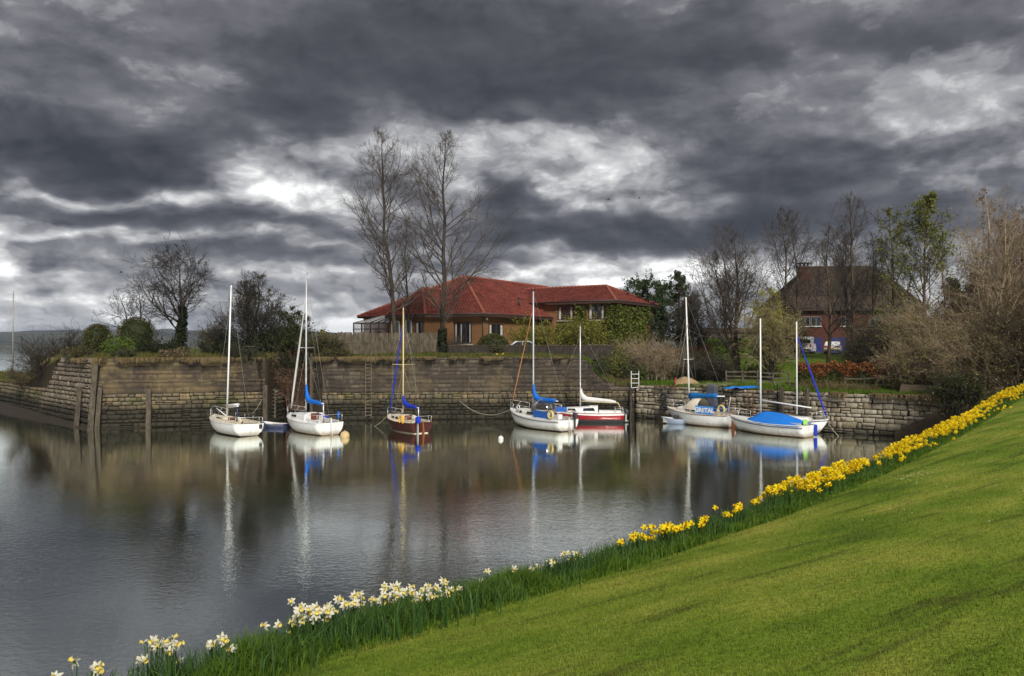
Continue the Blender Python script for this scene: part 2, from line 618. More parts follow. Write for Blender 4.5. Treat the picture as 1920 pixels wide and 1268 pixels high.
def stone_mat(name, pal, wet_z, wet_col=(.0125, .0125, .009), stain=0.5, moss=0.3, tone=1.0, patch=0.0):
    """pal: list of stone colours; below wet_z the tide has left weed and silt"""
    m, g = mat_new(name)
    p = pos(g)
    r = objrand(g)
    n = len(pal)
    col = g.ramp(r, [((i + 0.5) / n, tuple(c * tone for c in pal[i])) for i in range(n)])
    big = g.noise(p, 0.35, 4.0, 0.6)
    fine = g.noise(p, 7.0, 6.0, 0.65)
    col = g.mix(g.m('MULTIPLY', g.mr(fine, 0.35, 0.7), 0.55), col, (.055, .048, .038))
    # weathering streaks running down the face
    st = g.noise(g.v('MULTIPLY', p, (1.6, 1.6, 0.22)), 1.3, 5.0, 0.62)
    col = g.mix(g.m('MULTIPLY', g.mr(st, 0.47, 0.68), stain), col, (.035, .029, .024))
    pale = g.noise(g.v('MULTIPLY', p, (2.4, 2.4, 0.4)), 1.9, 4.0, 0.6)
    col = g.mix(g.m('MULTIPLY', g.mr(pale, 0.60, 0.78), 0.35), col, (.30, .25, .16))
    if patch > 0:
        pa = g.noise(p, 0.30, 3.0, 0.6)
        pb = g.noise(p, 0.75, 5.0, 0.65)
        col = g.mix(g.m('MULTIPLY', g.mr(pa, 0.50, 0.66), patch), col, (.19, .145, .070))
        col = g.mix(g.m('MULTIPLY', g.mr(pb, 0.52, 0.66), .75), col, (.034, .028, .023))
    z = g.sep(p)[2]
    if moss > 0:
        mo = g.noise(p, 0.9, 5.0, 0.6)
        band = g.m('MULTIPLY', g.mr(z, wet_z - 0.9, wet_z - 0.2), g.mr(z, wet_z + 0.2, wet_z + 1.2, 1.0, 0.0))
        col = g.mix(g.m('MULTIPLY', g.m('MULTIPLY', band, g.mr(mo, 0.48, 0.66)), moss), col, (.045, .060, .012))
    wz = g.m('MULTIPLY_ADD', g.m('SUBTRACT', big, 0.5), 1.1, z)
    wet = g.mr(wz, wet_z - 0.5, wet_z + 0.45, 1.0, 0.0)
    col = g.mix(g.m('MULTIPLY', wet, 0.86), col, wet_col)
    finish(g, col, g.mr(wet, 0, 1, 0.85, 0.7), bump=fine, bstr=0.55, bdist=0.03, spec=0.15)
    return m


stone_mat('stone_right', [(.36, .31, .23), (.28, .235, .175), (.44, .40, .32), (.33, .265, .17), (.23, .20, .155), (.40, .35, .26)], 0.55, stain=0.22, moss=0.15)
stone_mat('stone_left', [(.20, .155, .095), (.14, .115, .08), (.27, .205, .105), (.11, .09, .065), (.17, .145, .10)], 1.55, stain=0.55, moss=0.6)
stone_mat('ashlar_left', [(.085, .058, .041), (.056, .041, .030), (.110, .078, .048), (.070, .045, .034), (.145, .105, .062), (.048, .037, .028)], -5.0, stain=0.6, moss=0, patch=.5)
stone_mat('ashlar_mid', [(.080, .062, .047), (.054, .043, .034), (.105, .085, .063), (.046, .038, .031), (.090, .066, .050), (.125, .10, .072)], -5.0, stain=0.8, moss=0, patch=.3)
stone_mat('stone_pale', [(.21, .17, .125), (.16, .13, .10), (.26, .215, .16), (.135, .11, .083)], 1.3, stain=0.55, moss=0.3)


def mortar_mat():
    m, g = mat_new('mortar')
    p = pos(g)
    n = g.noise(p, 5.0, 6.0, 0.65)
    col = g.ramp(n, [(0.3, (.010, .009, .007)), (0.7, (.040, .033, .024))])
    finish(g, col, 0.95, bump=n, bstr=0.6, bdist=0.05, spec=0.1)


mortar_mat()
stone_mat('mortar_brown', [(.040, .031, .023), (.048, .038, .028)], -5.0, stain=0.7, moss=0, patch=.35)


def leafy(name, cols, trans=0.3, scale=0.6, rough=0.6):
    m, g = mat_new(name)
    p = pos(g)
    r = island(g)
    n = g.noise(p, scale, 3.0, 0.5)
    f = g.m('ADD', g.m('MULTIPLY', r, 0.6), g.m('MULTIPLY', n, 0.4))
    k = len(cols)
    col = g.ramp(f, [(0.12 + 0.76 * i / max(1, k - 1), cols[i]) for i in range(k)])
    finish(g, col, rough, spec=0.25, trans=trans)
    return m


leafy('leaf_yellowgreen', [(0.138, 0.150, 0.022), (0.237, 0.237, 0.035), (0.338, 0.312, 0.056), (0.188, 0.200, 0.027)])
leafy('leaf_willow', [(0.225, 0.240, 0.027), (0.345, 0.360, 0.039), (0.450, 0.435, 0.060)])
leafy('leaf_dark', [(.012, .020, .008), (.025, .038, .012), (.045, .058, .016)])
leafy('leaf_mid', [(.025, .040, .010), (.05, .075, .014), (.08, .105, .02)])
leafy('leaf_bright', [(0.072, 0.132, 0.014), (0.120, 0.204, 0.019), (0.168, 0.240, 0.026)])
leafy('leaf_ivy', [(0.046, 0.063, 0.011), (0.098, 0.121, 0.021), (0.172, 0.184, 0.030), (0.075, 0.098, 0.017)])
leafy('leaf_spring', [(0.120, 0.143, 0.024), (0.195, 0.210, 0.036), (0.255, 0.255, 0.045)])
leafy('leaf_beech', [(0.180, 0.060, 0.022), (0.288, 0.102, 0.034), (0.360, 0.156, 0.054), (0.132, 0.054, 0.024)])
leafy('leaf_dry', [(.20, .13, .075), (.30, .21, .13), (.15, .095, .055), (.24, .155, .095)])
leafy('leaf_pine', [(.020, .038, .012), (.038, .064, .018), (.062, .092, .026)], trans=0.15)
leafy('leaf_olive', [(.045, .046, .014), (.085, .084, .022), (.13, .12, .032)])
leafy('grass_rough', [(.050, .060, .014), (.10, .115, .020), (.17, .155, .045), (.22, .18, .08)], scale=0.8)
leafy('grass_bank', [(.07, .125, .012), (.115, .20, .018), (.16, .23, .028)], scale=0.8)
leafy('grass_dead', [(.11, .075, .035), (.19, .14, .065), (.26, .20, .10), (.08, .055, .03)], scale=0.8)
leafy('grass_long', [(.044, .098, .009), (.084, .165, .014), (.135, .220, .021), (.064, .132, .011)], trans=0.4, scale=0.7)
leafy('daff_leaf', [(.032, .080, .020), (.054, .118, .027), (.084, .155, .036)], trans=0.3, scale=2.0)
leafy('petal_white', [(.76, .74, .52), (.80, .78, .62), (.82, .80, .66)], trans=0.35, scale=6.0)
leafy('corona_yellow', [(.80, .60, .08), (.82, .68, .18), (.82, .70, .26)], trans=0.3, scale=6.0)
leafy('petal_yellow', [(.84, .60, .004), (.88, .66, .006), (.90, .70, .012)], trans=0.3, scale=6.0)
leafy('corona_orange', [(.84, .52, .004), (.88, .58, .006)], trans=0.3, scale=6.0)


def bark(name, a, b, scale=3.0):
    m, g = mat_new(name)
    p = pos(g)
    n = g.noise(g.v('MULTIPLY', p, (1, 1, 0.35)), scale, 5.0, 0.65)
    finish(g, g.mix(g.mr(n, 0.3, 0.7), a, b), 0.9, bump=n, bstr=0.5, bdist=0.04, spec=0.2)


bark('bark_dark', (.022, .018, .014), (.060, .050, .038))
bark('bark_brown', (.055, .040, .026), (.125, .094, .060))
bark('bark_pale', (.22, .165, .105), (.40, .315, .21))
bark('bark_twig', (.050, .041, .033), (.105, .086, .068))
bark('bark_reddish', (.095, .055, .038), (.19, .115, .078))
bark('wood_grey', (.075, .062, .045), (.17, .145, .11), 6.0)
bark('wood_dark', (.022, .019, .015), (.060, .050, .040), 6.0)
bark('wood_post', (.045, .037, .028), (.115, .096, .070), 6.0)
bark('fence_wood', (.055, .046, .032), (.135, .112, .078), 4.0)

# ================================================================== the setting: water, hills, land, lawn
def build_water():
    m, g = mat_new('harbour_water')
    p = pos(g)
    x, y, z = g.sep(p)
    big = g.noise(g.v('MULTIPLY', p, (0.07, 0.13, 0)), 1.0, 3.0, 0.55)
    # breeze: calm under the quay, ruffled out in the basin
    breeze = g.m('MULTIPLY', g.mr(g.m('MULTIPLY_ADD', g.m('SUBTRACT', big, 0.5), 16.0, y), 26.0, 38.0, 1.0, 0.48), g.mr(big, 0.36, 0.60, 0.42, 1.0))
    r1 = g.noise(g.v('MULTIPLY', p, (1.0, 1.5, 0)), 4.2, 3.0, 0.55, 0.3)
    r2 = g.noise(g.v('MULTIPLY', p, (1.0, 1.35, 0)), 9.0, 2.0, 0.55, 0.2)
    r0 = g.noise(g.v('MULTIPLY', p, (1.0, 1.3, 0)), 0.55, 2.0, 0.5)
    h = g.m('ADD', g.m('MULTIPLY', r1, 0.0078), g.m('MULTIPLY', r2, 0.0028))
    h = g.m('MULTIPLY', h, breeze)
    h = g.m('MULTIPLY_ADD', r0, 0.004, h)
    b = g.n('ShaderNodeBump')
    b.inputs['Strength'].default_value = 1.0
    b.inputs['Distance'].default_value = 1.0
    g.put(b.inputs['Height'], h)
    murk = g.mix(g.noise(g.v('MULTIPLY', p, (0.05, 0.05, 0)), 1.0, 3.0), (.018, .022, .011), (.028, .032, .018))
    df = g.n('ShaderNodeBsdfDiffuse')
    g.put(df.inputs['Color'], murk)
    gl = g.n('ShaderNodeBsdfGlossy')
    g.put(gl.inputs['Roughness'], g.mr(breeze, 0.1, 1.0, 0.04, 0.07))
    gl.inputs['Color'].default_value = (.94, .98, .93, 1)
    g.put(gl.inputs['Normal'], b.outputs[0])
    fr = g.n('ShaderNodeFresnel')
    fr.inputs[0].default_value = 1.75
    g.put(fr.inputs['Normal'], b.outputs[0])
    mx = g.n('ShaderNodeMixShader')
    g.put(mx.inputs[0], g.m('MULTIPLY_ADD', fr.outputs[0], 0.35, 0.74, clamp=True))
    g.nt.links.new(df.outputs[0], mx.inputs[1])
    g.nt.links.new(gl.outputs[0], mx.inputs[2])
    o = g.n('ShaderNodeOutputMaterial')
    g.nt.links.new(mx.outputs[0], o.inputs[0])
    V = [(-4000, -60, 0), (4000, -60, 0), (4000, 5200, 0), (-4000, 5200, 0)]
    mesh_obj('water', V, [(0, 1, 2, 3)], m, kind='structure')


build_water()


def vnoise(seed):
    """smooth 2-D value noise on numpy arrays"""
    tab = np.random.default_rng(seed).random((256, 256))

    def f(x, y):
        x, y = np.asarray(x, float), np.asarray(y, float)
        xi, yi = np.floor(x).astype(int), np.floor(y).astype(int)
        fx, fy = x - xi, y - yi
        fx, fy = fx * fx * (3 - 2 * fx), fy * fy * (3 - 2 * fy)
        a, b = tab[xi & 255, yi & 255], tab[(xi + 1) & 255, yi & 255]
        c, d = tab[xi & 255, (yi + 1) & 255], tab[(xi + 1) & 255, (yi + 1) & 255]
        return (a * (1 - fx) + b * fx) * (1 - fy) + (c * (1 - fx) + d * fx) * fy - 0.5
    return f


VN = vnoise(5)


def fbm(x, y, o=4):
    s, a = 0, 1.0
    for i in range(o):
        s = s + a * VN(x * 2 ** i + 17.3 * i, y * 2 ** i + 5.1 * i)
        a *= 0.5
    return s


def grid_faces(nx, ny):
    i, j = np.meshgrid(np.arange(nx - 1), np.arange(ny - 1), indexing='ij')
    a = (i * ny + j).ravel()
    return np.stack([a, a + ny, a + ny + 1, a + 1], 1)


def build_hills():
    m, g = mat_new('hill_ground')
    p = pos(g)
    n = g.noise(g.v('MULTIPLY', p, (1, 1, 3)), 0.004, 6.0, 0.6)
    col = g.ramp(n, [(0.35, (.030, .036, .022)), (0.5, (.055, .060, .030)), (0.62, (.085, .072, .045)), (0.75, (.040, .046, .026))])
    finish(g, col, 0.95, spec=0.1)
    xs = np.linspace(-3600, 2600, 220)
    ys = np.concatenate([np.linspace(1500, 2300, 8), np.linspace(2450, 4800, 16)])
    X, Y = np.meshgrid(xs, ys, indexing='ij')
    Z = ss(1500, 3300, Y) * (50 + 46 * fbm(X / 900, Y / 1500)) * (0.62 + 0.38 * ss(200, -1400, X)) + 14 * fbm(X / 120, Y / 300) * ss(1500, 1800, Y)
    Z = np.where(Y < 1560, -2.0 + 6 * ss(1500, 1560, Y), Z + 3)
    mesh_obj('hills', np.stack([X, Y, Z], -1), grid_faces(*X.shape), m, smooth=True, kind='structure')


build_hills()

# ---- quay line (front face at the water), left to right
QUAY = [(-95, 118.3), (-38.5, 62.4), (-29.2, 53.2), (-18.26, 56.8), (-17.8, 60.3), (-15.9, 62.3), (-15.4, 59.0), (9.9, 61.9), (21.2, 51.2), (25.0, 48.6), (28.6, 46.4), (32.0, 43.5), (75.0, 95.0), (130, 160)]
QX, QY = np.array([p[0] for p in QUAY]), np.array([p[1] for p in QUAY])


def quay_y(x):
    return np.interp(x, QX, QY)


def land_z(x, y):
    x, y = np.asarray(x, float), np.asarray(y, float)
    d = np.maximum(y - quay_y(x), 0)
    plat = 4.78 + 0.22 * ss(0.3, 2.5, d) + 0.25 * ss(3, 12, d)
    right = 2.55 + 0.15 * ss(0.3, 2, d) + 2.1 * ss(7, 32, d)
    k = ss(4.6, 8.6, x - 0.22 * np.minimum(d, 12))
    z = plat * (1 - k) + np.maximum(right, 2.6) * k
    br = ss(-18.32, -17.95, x) * (1 - ss(-15.9, -15.45, x)) * (1 - ss(0.0, 3.0, y - 60.9))
    z = z - 4.9 * br
    q = x / np.maximum(y, 1)
    L = ss(-0.640, -0.585, q)
    low = 2.45 + 0.35 * ss(0.5, 2.5, d) - 4.2 * ss(5, 11, d)
    z = low * (1 - L) + z * L
    z = z + 0.22 * fbm(x / 2.3, y / 2.3) * ss(0.6, 2.5, d)
    z = z - 9 * ss(170, 215, y)
    return z


def turf_mat():
    m, g = mat_new('quay_turf')
    p = pos(g)
    x, y, z = g.sep(p)
    a = g.noise(p, 0.5, 5.0, 0.6)
    b = g.noise(p, 3.0, 6.0, 0.7)
    rough = g.ramp(a, [(0.32, (.060, .075, .014)), (0.5, (.095, .105, .022)), (0.62, (.14, .12, .045)), (0.75, (.06, .05, .025))])
    lawn = g.ramp(a, [(0.3, (.075, .125, .012)), (0.7, (.115, .165, .018))])
    k = g.m('MULTIPLY', g.mr(x, 9.0, 13.0), g.mr(y, 49.0, 55.0))
    col = g.mix(k, rough, lawn)
    col = g.mix(g.m('MULTIPLY', g.mr(b, 0.4, 0.7), 0.6), col, (.03, .035, .010))
    nz = g.sep(g.n('ShaderNodeNewGeometry').outputs['True Normal'])[2]
    col = g.mix(g.mr(nz, 0.55, 0.85, 1.0, 0.0), col, g.mix(b, (.018, .014, .009), (.055, .042, .026)))
    finish(g, col, 0.95, bump=b, bstr=0.8, bdist=0.15, spec=0.1)
    return m


def build_land():
    m = turf_mat()
    xs = np.unique(np.concatenate([np.linspace(-92, -30, 60), np.linspace(-30, -19, 24), np.linspace(-19, -14.8, 60), np.linspace(-14.8, 35, 110), np.linspace(35, 128, 50), QX[1:-1]]))
    ds = np.array([.42, .7, 1.0, 1.4, 1.9, 2.5, 3.2, 4, 5, 6.2, 7.6, 9.2, 11, 13, 15.5, 18.5, 22, 26, 31, 37, 45, 55, 70, 90, 115, 140, 160])
    X = np.repeat(xs[:, None], len(ds), 1)
    Y = quay_y(X) + ds[None, :]
    Z = land_z(X, Y)
    # earth face down to the foot of the quay, hidden by the stones
    X = np.concatenate([X[:, :1], X], 1)
    Y = np.concatenate([Y[:, :1], Y], 1)
    Z = np.concatenate([np.full((len(xs), 1), -1.2), Z], 1)
    mesh_obj('terrain', np.stack([X, Y, Z], -1), grid_faces(*X.shape), m, smooth=True, kind='structure')


build_land()

# ---- near bank: lawn falling to a crest of daffodils above the water
R0, RT, RN = np.array((1.53, 10.0)), np.array((0.633, 0.774)), np.array((0.774, -0.633))
CR_S = [-16, -8, -5.4, 0, 4, 10.5, 20, 27, 39, 48, 90]
CR_Z = [3.88, 3.50, 3.35, 3.0, 2.80, 2.66, 2.66, 2.76, 3.1, 3.25, 4.2]


def bank_xy(s, d):
    s, d = np.asarray(s, float), np.asarray(d, float)
    return R0[0] + RT[0] * s + RN[0] * d, R0[1] + RT[1] * s + RN[1] * d


def bank_sd(x, y):
    x, y = np.asarray(x, float) - R0[0], np.asarray(y, float) - R0[1]
    return x * RT[0] + y * RT[1], x * RN[0] + y * RN[1]


def bank_z(s, d):
    s, d = np.asarray(s, float), np.asarray(d, float)
    c = np.interp(s, CR_S, CR_Z)
    up = 1.25 * (1 - np.exp(-np.maximum(d, 0) / 4.0)) + 0.02 * np.maximum(d - 6, 0)
    dn = 0.66 * np.maximum(-d - 0.15, 0) + 0.12 * np.clip(-d, 0, .6)
    dn = dn * (1 - ss(43.5, 46.5, s))
    z = np.maximum(c + up - dn, -1.0)
    x, y = bank_xy(s, d)
    along, across = x * .786 + y * .618, x * .618 - y * .786
    z = z + 0.030 * fbm(along / 3.0, across / .55, 3) * ss(0.2, 1.0, d) + 0.06 * fbm(x / 1.7, y / 1.7, 3) * ss(.3, -.3, d)
    return z


def lawn_col(g, blade):
    p = pos(g)
    rot = g.n('ShaderNodeMapping')
    rot.inputs['Rotation'].default_value = (0, 0, -math.atan2(.618, .786))
    g.put(rot.inputs['Vector'], p)
    q = g.v('MULTIPLY', rot.outputs[0], (0.16, 1.0, 0.3))
    st = g.noise(q, 1.1, 5.0, 0.60)
    pt = g.noise(p, 0.55, 4.0, 0.6)
    f = g.noise(p, 16.0, 4.0, 0.7)
    t = g.m('MULTIPLY_ADD', g.m('SUBTRACT', g.m('ADD', g.m('MULTIPLY', st, 0.62), g.m('MULTIPLY', pt, 0.38)), 0.5), 1.42, 0.5)
    col = g.ramp(t, [(0.34, (.085, .140, .014)), (0.43, (.135, .212, .018)), (0.52, (.195, .252, .030)), (0.62, (.275, .302, .046)), (0.70, (.325, .325, .062))])
    moss = g.noise(g.v('MULTIPLY', rot.outputs[0], (0.24, 2.6, 0.4)), 1.6, 6.0, 0.68)
    col = g.mix(g.m('MULTIPLY', g.mr(moss, 0.53, 0.70), 0.72), col, (.046, .044, .015))
    if blade:
        col = g.mix(g.m('MULTIPLY', island(g), 0.30), col, (.32, .335, .055))
    else:
        col = g.mix(g.m('MULTIPLY', g.mr(f, 0.4, 0.7), 0.5), col, (.035, .055, .008))
    return col, f


def build_lawn():
    m, g = mat_new('lawn_turf')
    col, f = lawn_col(g, False)
    s_, d_ = None, None
    p = pos(g)
    # bare mud and stones below the crest
    x, y, z = g.sep(p)
    dd = g.m('ADD', g.m('MULTIPLY', g.m('SUBTRACT', x, float(R0[0])), float(RN[0])), g.m('MULTIPLY', g.m('SUBTRACT', y, float(R0[1])), float(RN[1])))
    mud = g.mr(g.m('MULTIPLY_ADD', g.noise(p, 1.2, 4.0, .6), 1.2, dd), -1.6, -.8, 1.0, 0.0)
    col = g.mix(mud, col, g.mix(g.noise(p, 4.0, 6.0, .7), (.035, .027, .017), (.16, .125, .085)))
    finish(g, col, 0.95, bump=f, bstr=0.7, bdist=0.05, spec=0.1)
    s = np.concatenate([np.linspace(-16, 14, 130), np.linspace(14.4, 50, 90), np.linspace(51, 90, 30)])
    d = np.concatenate([np.linspace(-7, -1, 16), np.linspace(-.8, 8, 60), np.linspace(8.4, 24, 24), np.linspace(26, 60, 12)])
    S, D = np.meshgrid(s, d, indexing='ij')
    X, Y = bank_xy(S, D)
    mesh_obj('lawn', np.stack([X, Y, bank_z(S, D)], -1), grid_faces(*S.shape)[:, ::-1], m, smooth=True, kind='structure')


build_lawn()


def blades(P, H, Wd, lean, rng, seg=1):
    """grass blades: one triangle each, or a bent quad + tip"""
    n = len(P)
    a = rng.random(n) * 2 * np.pi
    side = np.stack([np.cos(a), np.sin(a), np.zeros(n)], 1) * (Wd / 2)[:, None]
    tip = np.concatenate([lean, np.zeros((n, 1))], 1) * H[:, None]
    up = np.zeros((n, 3)); up[:, 2] = H
    if seg == 1:
        V = np.stack([P - side, P + side, P + up * np.sqrt(np.maximum(.1, 1 - (lean ** 2).sum(1)))[:, None] + tip], 1)
        return V.reshape(-1, 3), np.arange(3 * n).reshape(n, 3)
    mid = P + up * 0.6 + tip * 0.22
    top = P + up * np.sqrt(np.maximum(.08, 1 - (lean ** 2).sum(1) * 0.8))[:, None] + tip
    V = np.stack([P - side, P + side, mid + side * .75, mid - side * .75, top], 1).reshape(-1, 3)
    b = np.arange(n) * 5
    return V, [np.stack([b, b + 1, b + 2, b + 3], 1), np.stack([b + 3, b + 2, b + 4], 1)]


def build_grass():
    rng = np.random.default_rng(11)
    m, g = mat_new('lawn_blade')
    col, f = lawn_col(g, True)
    finish(g, col, 0.6, spec=0.2, trans=0.35)
    n = 520000
    r = np.exp(rng.uniform(math.log(2.2), math.log(34), n))
    a = rng.uniform(R(-52), R(50), n)
    x, y = r * np.sin(a), r * np.cos(a)
    s, d = bank_sd(x, y)
    k = (d > 0.15) & (s < 46)
    x, y, s, d, r = x[k], y[k], s[k], d[k], r[k]
    P = np.stack([x, y, bank_z(s, d) - .004], 1)
    H = rng.uniform(.012, .030, len(P)) * (1 + 0.35 * (d < .6)) * (1 + 0.018 * r)
    lean = rng.normal(0, .34, (len(P), 2))
    V, F = blades(P, H, .0042 * (1 + .16 * r), lean, rng)
    mesh_obj('mown_grass', V, F, m, kind='stuff')
    # long uncut fringe along the crest
    Vs, Fs4, Fs3, off = [], [], [], 0
    for (s0, s1, n) in ((-9, -2, 46000), (-2, 6, 48000), (6, 18, 42000), (18, 46, 42000)):
        s = rng.uniform(s0, s1, n)
        d = rng.normal(-.15, .42, n)
        d = np.where(d > .62, rng.uniform(-.9, .5, n), d)
        x, y = bank_xy(s, d)
        tuft = 0.75 + 0.9 * fbm(s / .55, d / .5, 3)
        H = rng.uniform(.10, .30, n) * np.clip(tuft, .35, 1.5) * (1 - .55 * ss(.05, .65, d)) * 1.05
        P = np.stack([x, y, bank_z(s, d) - .01], 1)
        lean = rng.normal(0, .36, (n, 2)) + np.array([.10, -.05])
        dist = np.hypot(x, y)
        V, F = blades(P, H, .006 * (1 + .09 * dist), lean, rng, 2)
        Vs.append(V); Fs4.append(F[0] + off); Fs3.append(F[1] + off); off += len(V)
    mesh_obj('long_grass', np.concatenate(Vs), [np.concatenate(Fs4), np.concatenate(Fs3)], MATS['grass_long'], kind='stuff')


build_grass()


# ================================================================== quay walls, stone by stone
def stone_meshes(n, rng, ch, jit, mat, nm):
    out = []
    for i in range(n):
        c = ch * rng.uniform(.7, 1.3)
        b = [(-.5, .5, -.5), (.5, .5, -.5), (.5, .5, .5), (-.5, .5, .5)]
        r1 = [(sx * .5 + rng.normal(0, jit), -.22, sz * .5 + rng.normal(0, jit)) for sx, sz in ((-1, -1), (1, -1), (1, 1), (-1, 1))]
        cz = c * (.8 if ch < .05 else 1.5)
        f = [(sx * (.5 - c) + rng.normal(0, jit), -.5 + rng.uniform(0, .12), sz * (.5 - cz) + rng.normal(0, jit)) for sx, sz in ((-1, -1), (1, -1), (1, 1), (-1, 1))]
        mid = (rng.normal(0, .1), -.5 - rng.uniform(.0, .10), rng.normal(0, .1))
        V = b + r1 + f + [mid]
        F = []
        for k in range(4):
            k2 = (k + 1) % 4
            F.append((k, k2, 4 + k2, 4 + k))
            F.append((4 + k, 4 + k2, 8 + k2, 8 + k))
        T = [(8, 9, 12), (9, 10, 12), (10, 11, 12), (11, 8, 12)]
        out.append((np.array(V), np.array(F), np.array(T)))
    return out


def build_wall(name, label, pts, bands, ztop, seed, core_top=None, batter=0.06, limit=300, flush=None):
    """bands: (z0, z1, (hmin,hmax), (wmin,wmax), stone key, joint, proud)"""
    rng = np.random.default_rng(seed)
    root = thing(name, label, 'wall')
    lib = {}
    stones = []
    segs, s_acc = [], 0.0
    for a, b in zip(pts[:-1], pts[1:]):
        a, b = np.array(a, float), np.array(b, float)
        L = np.hypot(*(b - a)); e = (b - a) / L
        segs.append((a, e, np.array((e[1], -e[0])), L, s_acc)); s_acc += L
    for (z0, z1, hr, wr, key, joint, proud) in bands:
        z = z0
        while z < z1 - 0.05:
            h = rng.uniform(*hr)
            if z + h > z1 - hr[0] * .6:
                h = z1 - z
            for (a, e, n, L, s0) in segs:
                s = -rng.uniform(0, wr[0])
                while s < L:
                    w = rng.uniform(*wr)
                    lo, hi = max(s, 0), min(s + w, L)
                    s += w
                    if hi - lo < .12:
                        continue
                    zz0, hh = z + rng.normal(0, .022 if key.startswith('ashlar') else .012), h * rng.uniform(.93, 1.06)
                    sm = (lo + hi) / 2
                    zt = ztop(a + e * sm)
                    if zz0 + hh * .5 > zt:
                        continue
                    if rng.random() < .10 and key.startswith('stone') and h > .26:      # two thin stones in one course
                        parts = [(zz0, hh * .45), (zz0 + hh * .45, hh * .55)]
                    else:
                        parts = [(zz0, hh)]
                    for (q0, qh) in parts:
                        zc = q0 + qh / 2
                        pr = rng.uniform(*proud)
                        dep = .30
                        c = a + e * sm - n * (batter * zc + dep / 2 - pr)
                        stones.append((c[0], c[1], zc, hi - lo - joint, dep, qh - joint, math.atan2(e[1], e[0]), key, rng.normal(0, .012), (hi - lo) * qh / (c[1] ** 2) * (1 if zc > .15 else .02) * (1 if z >= 0 else .01)))
            z += h
    for key in {t[7] for t in stones}:
        ash = key.startswith('ashlar')
        lib[key] = stone_meshes(10, rng, .022 if ash else .075, .012 if ash else .04, None, key)
    stones.sort(key=lambda t: -t[9])
    shared = {}
    rest = {}
    for i, (x, y, z, w, dep, h, rz, key, tilt, _) in enumerate(stones):
        v = int(rng.integers(10))
        if i < limit:
            if (key, v) not in shared:
                V, F, T = lib[key][v]
                shared[(key, v)] = np_mesh('stone', V, [F, T], MATS[key])
            inst('stone', shared[(key, v)], root, (x, y, z), (0, tilt, rz), (w, dep, h))
        else:
            V, F, T = lib[key][v]
            c, s_ = math.cos(rz), math.sin(rz)
            q = V * np.array((w, dep, h))
            q = np.stack([q[:, 0] * c - q[:, 1] * s_ + x, q[:, 0] * s_ + q[:, 1] * c + y, q[:, 2] + z], 1)
            r = rest.setdefault(key, [[], [], [], 0])
            r[0].append(q); r[1].append(F + r[3]); r[2].append(T + r[3]); r[3] += len(q)
    for key, r in rest.items():
        mesh_obj('small_stones', np.concatenate(r[0]), [np.concatenate(r[1]), np.concatenate(r[2])], MATS[key], root, kind='stuff')
    # dark core behind the joints
    mb = MB()
    for (a, e, n, L, s0) in segs:
        k = max(2, int(L / .6))
        V = []
        for i in range(k + 1):
            p = a + e * L * i / k
            zt = (core_top or ztop)(p) - .06
            f0, f1 = p - n * (.085 + batter * -1.2), p - n * (.085 + batter * zt)
            bk = p - n * .8
            V += [(f0[0], f0[1], -1.2), (f1[0], f1[1], zt), (bk[0], bk[1], zt - .02), (bk[0], bk[1], -1.2)]
        F = []
        for i in range(k):
            for j in range(4):
                F.append((i * 4 + j, (i + 1) * 4 + j, (i + 1) * 4 + (j + 1) % 4, i * 4 + (j + 1) % 4))
        F += [(0, 1, 2, 3), (k * 4 + 3, k * 4 + 2, k * 4 + 1, k * 4)]
        mb.add(V, F)
    mb.build('core', MATS['mortar'], root)
    if flush is not None:
        mb = MB()
        for (a, e, n, L, s0) in segs:
            k = max(2, int(L / .6))
            V = []
            for i in range(k + 1):
                p = a + e * L * i / k
                zt = max(flush + .02, ztop(p) - .1)
                f0, f1 = p - n * (.026 + batter * flush), p - n * (.026 + batter * zt)
                g0, g1 = f0 - n * .05, f1 - n * .05
                V += [(f0[0], f0[1], flush), (f1[0], f1[1], zt), (g1[0], g1[1], zt), (g0[0], g0[1], flush)]
            F = []
            for i in range(k):
                for j in range(4):
                    F.append((i * 4 + j, (i + 1) * 4 + j, (i + 1) * 4 + (j + 1) % 4, i * 4 + (j + 1) % 4))
            mb.add(V, F)
        mb.build('pointing', MATS['mortar_brown'], root)
    return root


RUB = ((-.7, 0.02, (.36, .44), (.5, 1.0)),)


